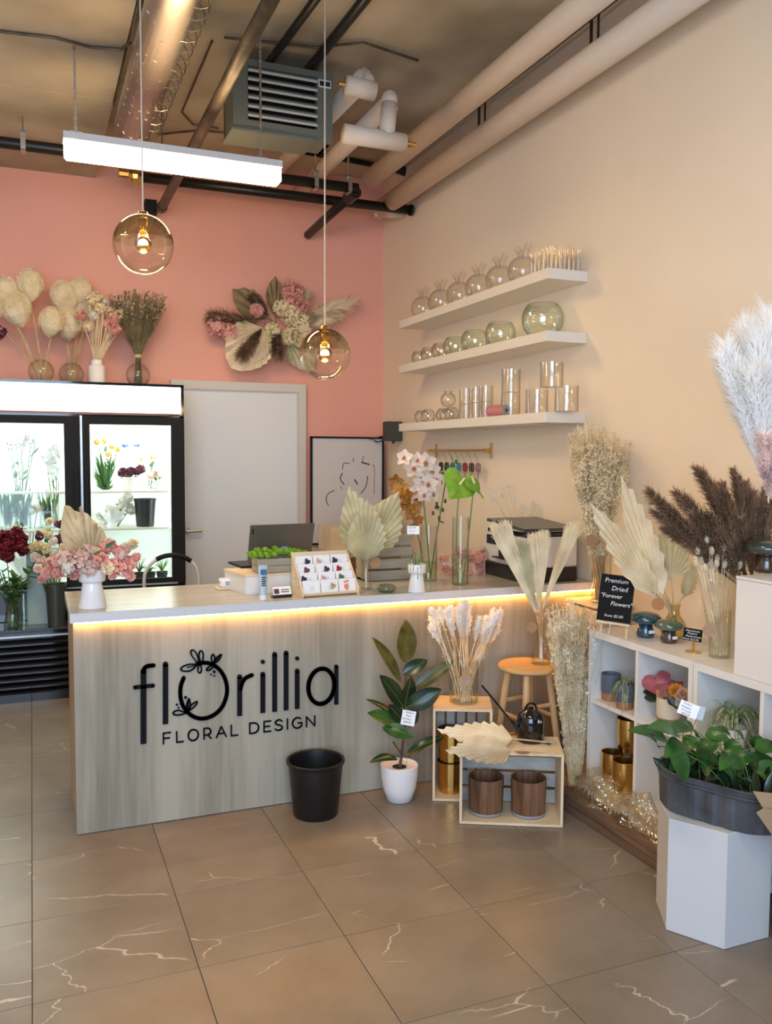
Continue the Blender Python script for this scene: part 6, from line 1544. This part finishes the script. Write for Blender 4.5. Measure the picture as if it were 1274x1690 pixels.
q = at(1030, 1170, x=2.42)
t = two_tone('potted_spider_plant', 'spider plant in a slate and terracotta pot in the upper left cube', (2.40, 3.06, zm+.001), .040, .11, slate_b, terra, cat='plant')
mb = MB()
for k in range(40):
    a = rnd.uniform(0, 6.28); l = rnd.uniform(.05, .095); u = V((math.cos(a), math.sin(a)*.85, 0)); u.y = min(u.y, .75)
    blade(mb, bez(V((0, 0, .095)), u*l*.4+V((0, 0, .135+rnd.uniform(0, .05))), u*l+V((0, 0, rnd.uniform(-.01, .11))), 8), .004, .001)
mb.build('leaves', M['leaf_spider'], t)
# cream pot with pink anthurium and roses
q = V((2.42, 2.80, zm+.001))
t = two_tone('flower_pot', 'cream and terracotta pot with peach roses in the upper middle cube', q, .050, .115, creamp, terra)
f = thing('flower_arrangement', 'peach roses and a dusky pink anthurium in the cream pot', 'flowers', q+V((0, 0, .10)))
def cp_2(px, py, x=2.42): return at(px, py, x=x)
for a, b_, R, m_ in ((1096, 1146, .030, 'peach'), (1116, 1141, .028, 'orangefl'), (1121, 1150, .018, 'whitefl'), (1127, 1144, .020, 'peach')):
    mb = MB(); rose(mb, cp_2(a, b_, 2.40), tocam(q)+V((0, 0, .5)), R, 4); ruffle(mb, cp_2(a, b_, 2.405), R*.6, 14, R*.5); mb.build('rose', M[m_], f, world=True)
mb = MB(); heart(mb, cp_2(1082, 1125, 2.40), cp_2(1090, 1160, 2.38), (-.75, -.65, .25), .065, .10, cup=.45); heart(mb, cp_2(1108, 1128, 2.43), cp_2(1130, 1140, 2.41), (-.3, -.5, .9), .06, .10, cup=.3); mb.build('pink_spathe', leafmat('dusky_pink', (.36, .07, .12), (.48, .14, .18), .35, .2), f, world=True, smooth=True)
for l0, l1, lx, lw in (((1085, 1152), (1052, 1128), 2.40, .018), ((1090, 1155), (1062, 1150), 2.40, .018), ((1112, 1165), (1102, 1150), 2.37, .014), ((1122, 1172), (1106, 1160), 2.36, .006)):
    mb = MB(); leaf(mb, cp_2(*l0, lx), cp_2(*l1, lx-.01), (-.5, -.6, .4), lw); mb.build('leaf', M['leaf_dark'], f, world=True)
# gold pots
zg = UZ0+.031
def goldpot(loc, r, h, lab):
    o = MB().lathe([(.001, 0), (r*.8, 0), (r*.93, h*.2), (r, h*.6), (r*.98, h), (r*.93, h), (r*.90, h*.2), (.001, h*.15)], n=32).build('gold_pot', M['gold'], smooth=True, loc=loc); smooth_angle(o, 50); tag(o, lab, 'pot', 'gold pots in the lower cube')
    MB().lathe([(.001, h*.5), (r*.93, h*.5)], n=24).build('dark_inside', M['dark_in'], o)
    return o
def gp(px, py, x=None): q_ = at(px, py, z=zg); return (q_.x+.05, q_.y+.02, zg)
goldpot((2.43, 3.18, zg), .050, .135, 'gold metal pot at the back left of the lower left cube')
goldpot((2.40, 3.055, zg), .052, .140, 'gold metal pot at the front of the lower left cube')
goldpot((2.55, 3.12, zg), .052, .135, 'gold metal pot at the back of the lower left cube, under the stacked one')
goldpot((2.495, 3.15, zg+.142), .054, .15, 'gold metal pot stacked on top of the others in the lower left cube')
# unit 2 plants
q = V((2.43, 2.46, zm+.001))
t = thing('potted_spider_plant', 'striped spider plant in a white pot behind the pothos leaves', 'plant', q)
MB().lathe(pot_prof(.04, .055, .09), n=28).build('pot', M['white_gloss'], t, smooth=True)
mb = MB()
for k in range(75):
    a = rnd.uniform(0, 6.28); l = rnd.uniform(.08, .19); u = V((math.cos(a), math.sin(a), 0)); e = u*l; e.x = max(-.19, min(.16, e.x)); e.y = max(-.14, min(.12, e.y))
    blade(mb, bez(V((0, 0, .08)), e*.45+V((0, 0, .18+rnd.uniform(0, .10))), e+V((0, 0, rnd.uniform(-.02, .11))), 9), .0048, .0012)
mb.build('leaves', M['leaf_spider'], t)
plain_pot('white_pot', 'grey-white pot at the back of the cube behind the spider plant', pot_prof(.045, .058, .11), (2.56, 2.31, zm+.001), M['white_matte'])
q = V((2.42, 2.275, zm+.001))
t = thing('potted_spider_plant', 'small striped spider plant at the right of the nearer cube', 'plant', q)
MB().lathe(pot_prof(.028, .036, .06), n=24).build('pot', M['white_gloss'], t, smooth=True)
mb = MB()
for k in range(30):
    a = rnd.uniform(0, 6.28); l = rnd.uniform(.03, .06); u = V((math.cos(a), math.sin(a)*.5, 0))
    blade(mb, bez(V((0, 0, .055)), u*l*.5+V((0, 0, .13)), u*l+V((0, 0, rnd.uniform(.02, .10))), 7), .004, .001)
mb.build('leaves', M['leaf_spider'], t)

# ================================================================ on top of the cube shelves
TZ = UZ1+.0008
def tp3(px, py): return at(px, py, z=TZ)
# chalk sign on easel
def tilt_sign(name, lab, pts4, m, y, lean=.1): pass
sa = at(993, 946, y=3.12); sb_ = at(1048, 953, y=3.02); sd_ = at(984, 1022, y=3.10); se = at(1040, 1030, y=3.0)
t = thing('chalk_sign', 'black chalkboard sign about premium dried flowers on a small wooden easel', 'sign', ((sd_.x+se.x)/2, 3.04, TZ))
nrm = (se-sd_).cross(sa-sd_).normalized()
mb = MB(); mb.obox(sd_, se-sd_, sa-sd_, -nrm*.004); mb.build('board', M['slate'], t, world=True)
rgt = (se-sd_); Wd = rgt.length; rgt.normalize(); up = (sa-sd_); Hg = up.length; up.normalize()
for ln, u, v_, s_ in (('Premium', .12, .83, .030), ('Dried', .34, .66, .032), ('"Forever', .04, .50, .028), ('Flowers"', .36, .34, .028), ('from $5.00', .22, .09, .019)):
    text('lettering', ln, s_*.92, sd_+rgt*Wd*u+up*Hg*v_+nrm*.001, rgt, up, M['chalk'], t, .0003, shear=.15)
mb = MB()
for f_ in (.12, .88):
    a = sd_+rgt*Wd*f_; b_ = V((a.x, a.y, TZ)); mb.tube([b_+nrm*.0, a-nrm*.012+up*Hg*.9], .005, 4)
mb.tube([sd_+rgt*Wd*.5-nrm*.012+up*Hg*.8, V((sd_.x+.09, 3.13, TZ+.001))], .005, 4)
mb.obox(sd_-up*.012-nrm*.012, rgt*Wd, nrm*.02, up*.008); mb.build('easel', M['pine'], t, world=True)
# mushrooms
def mushroom(px, py, s, lab, capm, stm, z=TZ, flare=1):
    q = at(px, py, z=z); q = V((q.x, q.y, z))
    t = thing('ceramic_mushroom', lab, 'ornament', q, 'glazed ceramic mushrooms')
    MB().lathe([(.001, 0), (.032*s, 0), (.036*s, .012*s), (.030*s, .035*s), (.026*s, .058*s), (.001, .058*s)], n=26).build('stalk', stm, t, smooth=True)
    MB().lathe([(.020*s, .050*s), (.050*s, .058*s), (.062*s, .068*s), (.060*s, .080*s), (.048*s, .092*s), (.030*s, .098*s), (.001, .100*s)], n=32).build('cap', capm, t, smooth=True)
    MB().box((-.012*s, -.0385*s, .020*s), (.012*s, -.034*s, .032*s)).build('price_label', M['paper'], t)
    return t
blue_g = mat('deep_blue_glaze', (.010, .06, .14), .12, coat=1, var=.4, vscale=18, col2=(.02, .08, .08)); grn_g = mat('sage_green_glaze', (.07, .11, .07), .15, coat=1, var=.3, vscale=18)
dk_g = mat('smoky_teal_glaze', (.045, .06, .055), .12, coat=1, var=.4, vscale=20); brn_g = mat('dark_brown_glaze', (.05, .025, .015), .2, coat=1)
mushroom(1065, 1051, 1.12, 'deep blue glazed ceramic mushroom beside the large chalk sign', blue_g, blue_g)
mushroom(1104, 1060, 1.0, 'small sage green ceramic mushroom behind the small black sign', grn_g, brn_g)
# small sign on brass stand
q = tp3(1144, 1076)
t = thing('small_sign', 'small black handwritten sign on a brass stand on the cube shelf', 'sign', (q.x, q.y, TZ))
MB().lathe([(.001, 0), (.032, 0), (.032, .003), (.001, .003)], n=24).tube([(0, 0, .003), (0, 0, .05)], .0045, 8).tube([(.008, 0, .003), (.008, 0, .05)], .002, 6).build('brass_stand', M['brass'], t)
nn_ = tocam(q)+V((-.1, 0, -.35)); nn_.normalize(); up = (V((0, 0, 1))-nn_*nn_.z).normalized(); rg = up.cross(nn_); rg = (Matrix.Rotation(-.09, 3, nn_) @ rg); up = Matrix.Rotation(-.09, 3, nn_) @ up
c = V((q.x-.005, q.y, TZ+.070)); ww, hh2 = .072, .052
MB().obox(c-rg*ww/2-up*hh2/2, rg*ww, -nn_*.003, up*hh2).build('board', M['slate'], t, world=True)
for ln, u, v_, s_ in (('Handmade', .10, .76, .0125), ('Pottery', .2, .54, .0125), ('Mushrooms', .12, .30, .0125), ('from $12.00', .04, .07, .0115)): text('lettering', ln, s_, c-rg*ww/2-up*hh2/2+rg*ww*u+up*hh2*v_+nn_*.0008, rg, up, M['chalk'], t, .0002, shear=.15)
# amber vase with palm spears
q = V((2.575, 2.86, TZ)); vq = at(1112, 1030, x=2.575); q.y = vq.y
vase('onion_vase', 'pale amber onion-shaped glass vase holding cream palm spears', [(.030, 0), (.052, .015), (.058, .04), (.045, .075), (.026, .10), (.022, .13), (.028, .15)], q, glassmat('pale_amber_glass', (.93, .88, .72), (.5, .42, .24), .6, .06), n=28)
sy_ = q.y
for bs, tp_, w, m_, nv, lab, dy in (((1082, 985), (975, 832), .055, 'palm_cream', (-.9, -.6, .5), 'cream palm spear leaning far left over the chalk sign', -.05), ((1092, 990), (1026, 790), .070, 'palm_cream', (-.2, -1, .2), 'tall cream palm spear behind the leaning one', .0),
                                 ((1107, 958), (1108, 858), .085, 'palm_sage', (-.3, -1, .1), 'wide pale green palm fan in the onion vase', -.01), ((1130, 985), (1162, 925), .045, 'palm_sage', (.2, -.9, .2), 'small grey-green palm leaf low at the right of the onion vase', 0), ((1095, 975), (1040, 905), .04, 'palm_cream', (-.5, -.8, .2), 'short cream palm spear between the tall ones', .01)):
    t = thing('palm_spear', lab, 'leaf', q+V((0, 0, .01)))
    b_ = at(*bs, y=sy_+dy*.3); e = at(*tp_, y=sy_+dy)
    e.x = min(e.x, W-.05)
    mb = MB(); fan(mb, b_, e, V(nv), w, 13, .005, power=.55 if w > .08 else .75, peak=.62 if w > .08 else .7, trim=2); mb.build('blade', M[m_], t, world=True)
    MB().tube(bez(q+V((0, 0, .01)), q+V((0, 0, .15)), b_+(e-b_)*.06, 8), .0038, 6).build('stalk', M['wheat'], t, world=True)
priceDisc(bpy.data.objects['onion_vase'], at(1086, 997, y=sy_-.04), tocam(q), .027, mat('amber_tag', (.42, .20, .08), .8))
# bunny tail cylinder
q = tp3(1187, 1084); q = V((q.x, q.y+.0, TZ))
vase('cylinder_vase', 'clear glass cylinder on the cube shelf holding the bunny tail bouquet', cyl(.040, .19), q, M['glass'], n=28)
t = thing('bunny_tail_bouquet', 'film-wrapped bunny tail bouquet standing beside the white box', 'flowers', q+V((0, 0, .008)))
mb = MB(); hd = []
for k in range(30): hd.append(at(1183+rnd.uniform(-1, 1)*40, 888+rnd.uniform(0, 50), y=q.y-.05+rnd.uniform(-.04, .03)))
for h_ in hd: h_.x = min(h_.x, W-.03)
stems(mb, q+V((0, 0, .008)), hd, .0016, .02); mb.build('stems', M['oat'], t, world=True)['kind'] = 'stuff'
for h_ in hd:
    ax = (h_-q).normalized(); mb = MB(); mb.ball(h_, .011, 8, 6, 1.7, ax); plume(mb, h_-ax*.012, h_+ax*.018, .007, 70, 0, .95, .001, .0012); mb.build('bunny_tail', M['bunny'], t, world=True)
cello(t, q+V((0, 0, .03)), at(1185, 935, y=q.y), .035, .085, 5, 22)
priceDisc(bpy.data.objects['bunny_tail_bouquet.001'], at(1171, 1040, y=q.y-.05), tocam(q), .026, mat('tan_tag2', (.36, .24, .15), .8))
# brown pampas
q = V((2.60, 2.52, TZ)); 
vase('cylinder_vase', 'glass cylinder behind the bunny tails holding the brown pampas', cyl(.045, .22), q, M['glass_s'], n=24)
t = thing('pampas_bouquet', 'dark brown pampas bouquet fanning out above the bunny tails', 'flowers', q+V((0, 0, .01)))
pbase = q+V((.01, .04, .24))
for k, (a, b_, dy, w) in enumerate(((1070, 810, -.02, .055), (1085, 822, -.08, .05), (1078, 845, .0, .045), (1092, 870, -.02, .035), (1115, 812, .02, .055), (1130, 820, -.06, .06), (1150, 775, 0, .055), (1160, 778, -.05, .05), (1178, 800, .0, .045), (1192, 800, -.05, .05), (1210, 778, 0, .05), (1218, 790, -.05, .055), (1232, 800, -.02, .055), (1245, 815, -.1, .05), (1262, 810, -.05, .05), (1200, 850, -.1, .05), (1170, 850, -.08, .06), (1145, 850, -.08, .05), (1185, 880, -.12, .055), (1225, 860, -.1, .05), (1110, 850, -.04, .045), (1275, 830, -.12, .05))):
    e = at(a, b_, y=2.57+dy*.45); e.x = min(e.x, W-.045)
    mb = MB(); plume(mb, pbase+rv()*.015, e, w*1.15, 1300, .05, .76, .0018, .0015, spread=.62); mb.build('pampas_plume', M['pampas_b'], t, world=True)
mb = MB(); stems(mb, q+V((0, 0, .01)), [pbase+rv()*.015 for _ in range(20)], .002, .03); mb.build('stems', M['darkgrass'], t, world=True)['kind'] = 'stuff'
# white box riser and its mushroom
rz1 = 1.172
bx_ = thing('white_box', 'white box standing on the cube shelf at the right edge', 'box', (2.53, 2.19, TZ))
MB().box((2.355, 1.98, TZ), (2.70, 2.388, rz1-.012), bev=.002).build('box_body', M['melamine'], bx_, world=True)
MB().box((2.353, 1.978, rz1-.011), (2.702, 2.390, rz1), bev=.002).build('box_lid', M['melamine'], bx_, world=True)
mushroom(1264, 944, 1.25, 'smoky teal ceramic mushroom standing on the white box', dk_g, brn_g, rz1+.0005)
# white and pink pampas cloud
vq = V((2.58, 2.03, rz1+.0008))
vase('cylinder_vase', 'clear vase on the white box holding the white pampas, at the frame edge', cyl(.05, .20), vq, M['glass_s'], n=24)
t = thing('pampas_bouquet', 'huge fluffy white pampas bouquet with pink tips at the right edge', 'flowers', vq+V((0, 0, .01)))
wb = vq+V((0, 0, .2))
for a, b_, dy, w in ((1232, 545, .05, .11), (1200, 575, .06, .10), (1250, 560, 0, .12), (1215, 610, .03, .10), (1270, 530, 0, .12), (1240, 620, -.02, .11), (1260, 660, -.02, .10), (1255, 590, .05, .12), (1190, 590, .04, .07), (1280, 620, 0, .11), (1275, 690, -.02, .09), (1290, 570, .02, .12)):
    e = at(a, b_, y=2.06+dy); b2 = at(1262+rnd.uniform(-6, 14), 790, y=2.05); e.x = min(e.x, W-.03)
    mb = MB(); plume(mb, b2, e, w*.85, 2600, .03, .94, .0016, .0018, spread=.8, shape=.7); mb.build('pampas_plume', M['pampas_w'], t, world=True)
for a, b_ in ((1262, 720), (1275, 735), (1285, 710)):
    mb = MB(); plume(mb, at(1268, 830, y=2.05), at(a, b_, y=2.0), .06, 500, .02, .9, .0016, .0018); mb.build('pampas_plume', M['pampas_p'], t, world=True)['label'] = 'pale pink plume'
mb = MB(); stems(mb, vq+V((0, 0, .01)), [at(1262+rnd.uniform(-6, 14), 800, y=2.05) for _ in range(16)], .002, .03); mb.build('stems', M['oat'], t, world=True)['kind'] = 'stuff'

# ================================================================ plinth, trough, pothos
s_ = .192; HX = V((2.149, 2.25, 0)); HZ = .388
mb = MB(); ring = [V((HX.x+s_*math.cos(math.radians(a)), HX.y+s_*math.sin(math.radians(a)), 0)) for a in range(0, 360, 60)]
mb.poly([p+V((0, 0, HZ)) for p in ring]); mb.poly([p+V((0, 0, .001)) for p in reversed(ring)])
for k in range(6): a, b_ = ring[k], ring[(k+1) % 6]; mb.quad(a+V((0, 0, .001)), b_+V((0, 0, .001)), b_+V((0, 0, HZ)), a+V((0, 0, HZ)))
o = mb.build('hexagonal_plinth', M['white_paint']); tag(o, 'white hexagonal plinth on the floor carrying the dark planter trough', 'plinth')
bv = o.modifiers.new('bevel', 'BEVEL'); bv.width = .002; bv.segments = 2
wmod = o.modifiers.new('weld', 'WELD'); wmod.merge_threshold = .0005
o.modifiers.move(1, 0)
# trough: stadium outline
TC = V((2.155, 2.215, HZ+.001)); td = V((.42, -.91, 0)).normalized(); tn = V((-td.y, td.x, 0))
def stad(hl, hw, z, n=14, ripple=0):
    pts = []
    for sgn in (1, -1):
        for k in range(n+1):
            a = -PI/2+PI*k/n; rr_ = hw; pts.append(TC+td*(sgn*(hl-hw)+sgn*math.cos(a)*rr_)+tn*(sgn*math.sin(a)*rr_)+V((0, 0, z)))
        if sgn == 1:
            for k in range(1, 12): pts.append(TC+td*((hl-hw)*(1-2*k/12))+tn*hw+V((0, 0, z)))
        else:
            for k in range(1, 12): pts.append(TC+td*(-(hl-hw)*(1-2*k/12))-tn*hw+V((0, 0, z)))
    c = TC+V((0, 0, z)); 
    if ripple: pts = [p+(p-c).normalized()*(ripple if (k//2) % 2 else -ripple) for k, p in enumerate(pts)]
    return pts
t = thing('planter_trough', 'dark ribbed metal trough planter sitting on the hexagonal plinth', 'planter', TC)
TH = .142; HL, HW = .215, .125
rings = [stad(HL-.012, HW-.012, 0), stad(HL-.005, HW-.005, .006, ripple=.0028), stad(HL, HW, TH-.035, ripple=.0028), stad(HL, HW, TH-.032), stad(HL+.007, HW+.007, TH-.028), stad(HL+.007, HW+.007, TH-.022), stad(HL, HW, TH-.019), stad(HL+.001, HW+.001, TH-.008), stad(HL+.008, HW+.008, TH-.004), stad(HL+.008, HW+.008, TH), stad(HL-.002, HW-.002, TH), stad(HL-.006, HW-.006, TH-.03)]
mb = MB(); n = len(rings[0])
for r_ in rings: mb.v += r_
for k in range(len(rings)-1):
    for j in range(n): a = k*n+j; b_ = k*n+(j+1) % n; mb.f.append((a, b_, b_+n, a+n))
mb.f.append(tuple(reversed(range(n))))
mb.build('trough_body', M['zinc'], t, world=True)
mb = MB(); mb.poly(stad(HL-.004, HW-.004, TH-.035)); mb.build('soil', M['soil'], t, world=True)
pt = thing('pothos_plant', 'bright green pothos with heart-shaped leaves spilling over the trough', 'plant', TC+V((0, 0, TH-.034)))
ly0 = 2.18
LF = [((1100, 1222), (1045, 1208), .05), ((1118, 1212), (1075, 1203), .055), ((1140, 1200), (1106, 1210), .05), ((1125, 1225), (1100, 1247), .05), ((1112, 1240), (1128, 1285), .055), ((1130, 1250), (1108, 1270), .045), ((1165, 1225), (1195, 1215), .045), ((1150, 1240), (1180, 1232), .055), ((1180, 1245), (1160, 1262), .05),
      ((1195, 1250), (1225, 1265), .05), ((1178, 1250), (1205, 1280), .055), ((1212, 1262), (1222, 1315), .052), ((1205, 1245), (1190, 1268), .04), ((1230, 1240), (1215, 1210), .05), ((1240, 1215), (1258, 1245), .045), ((1235, 1262), (1274, 1258), .06), ((1250, 1275), (1290, 1272), .06), ((1210, 1225), (1185, 1205), .045), ((1245, 1235), (1285, 1235), .05), ((1148, 1215), (1130, 1195), .04),
      ((1170, 1260), (1150, 1245), .045), ((1195, 1238), (1218, 1232), .05), ((1225, 1280), (1250, 1300), .045), ((1255, 1250), (1240, 1228), .045), ((1140, 1262), (1118, 1255), .045), ((1160, 1275), (1178, 1262), .04), ((1205, 1292), (1190, 1275), .04), ((1128, 1232), (1150, 1225), .05), ((1215, 1250), (1240, 1250), .05), ((1165, 1210), (1200, 1222), .045), ((1085, 1232), (1068, 1215), .035)]
for k, (bs, tp_, w) in enumerate(LF):
    y0_ = ly0+rnd.uniform(-.05, .07)
    b_ = at(*bs, y=y0_); e = at(*tp_, y=y0_-.03)
    mb = MB(); d = e-b_; nv = V((rnd.uniform(-.5, .1), -.55, .8+rnd.uniform(-.3, .2)))
    L_ = max(d.length, .05); leaf(mb, b_, b_+d.normalized()*L_*1.15, nv, w*.62, droop=.08, fold=.25, n=9, power=.62, peak=.58)
    o = mb.build('leaf', M['leaf_green'] if k % 4 else M['leaf_mid2'] if 'leaf_mid2' in M else M['leaf_green'], pt, world=True, smooth=True)
    sb2 = TC+td*rnd.uniform(-.15, .12)+tn*rnd.uniform(-.06, .06)+V((0, 0, TH-.034))
    MB().tube(bez(sb2, (sb2+b_)/2+V((0, 0, .06)), b_+d.normalized()*.004, 6), .0016, 4).build('leaf_stalk', M['stem_green'], o, world=True)
mb = MB()
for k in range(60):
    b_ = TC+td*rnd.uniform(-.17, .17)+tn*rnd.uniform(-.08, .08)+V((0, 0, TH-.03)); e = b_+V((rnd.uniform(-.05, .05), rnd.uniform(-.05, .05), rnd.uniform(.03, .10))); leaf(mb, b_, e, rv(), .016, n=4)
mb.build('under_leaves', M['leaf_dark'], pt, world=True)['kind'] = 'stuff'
card('plant_tag', 'white handwritten tag on a stake standing in the pothos trough', at(1136, 1171, y=2.22), .062, .046, -.30, [('Pothos', .010), ('Hanging', .006), ('6 in pot', .010), ('$25.00', .014)], M['paper'], M['ink'], .0098, nrm=tocam((2.1, 2.2, .7))+V((0, 0, -.1)), stake=at(1122, 1245, y=2.24), shear=.2)
card('plant_tag', 'second blank side of a folded pale card behind the handwritten tag', at(1152, 1176, y=2.235), .045, .046, -.30, [], mat('pale_blue_card', (.60, .68, .72), .5), M['ink'], .0098, nrm=V((-.2, -1, .1)), stake=at(1125, 1245, y=2.245))
# kraft-wrapped bouquet at the right edge
t = thing('kraft_wrap', 'folded brown kraft paper wrap poking in at the right edge', 'wrap', V((2.17, 1.95, .0)))
ky = 1.93
mb = MB()
A_ = [at(1243, 1306, y=ky), at(1300, 1312, y=ky-.02), at(1300, 1345, y=ky-.02), at(1262, 1338, y=ky-.01)]
B_ = [at(1249, 1342, y=ky-.02), at(1262, 1334, y=ky-.02), at(1310, 1340, y=ky-.03), at(1330, 1420, y=ky-.03), at(1290, 1400, y=ky-.03)]
for P_ in (A_, B_):
    i = len(mb.v); n = len(P_); mb.v += P_+[p+V((.0, .003, 0)) for p in P_]; mb.f.append(tuple(i+j for j in range(n))); mb.f.append(tuple(i+n+j for j in reversed(range(n))))
    for j in range(n): mb.f.append((i+j, i+(j+1) % n, i+n+(j+1) % n, i+n+j))
mb.build('paper_fold', M['kraft2'], t, world=True)
c0_ = at(1330, 1380, y=1.9); 
i0 = MB(); nseg = 16; pr = [(.006, 0.0), (.03, .2), (.06, .4), (.10, .56)]
for r_, z in pr:
    for j in range(nseg): a = 2*PI*j/nseg; i0.v.append(V((2.33+r_*math.cos(a)-.05*z, 1.80+r_*math.sin(a), .002+z)))
for k in range(3):
    for j in range(nseg): a = k*nseg+j; b_ = k*nseg+(j+1) % nseg; i0.f.append((a, b_, b_+nseg, a+nseg))
i0.build('paper_cone', M['kraft2'], t, world=True)

tag(MB().box((2.02, 1.16, .001), (2.335, 1.60, .98), bev=.003).build('shade_block', M['white_paint']), 'tall white block added out of view to shade the hexagonal plinth', 'plinth')  # unseen block, added to keep daylight off the hexagonal plinth's right face
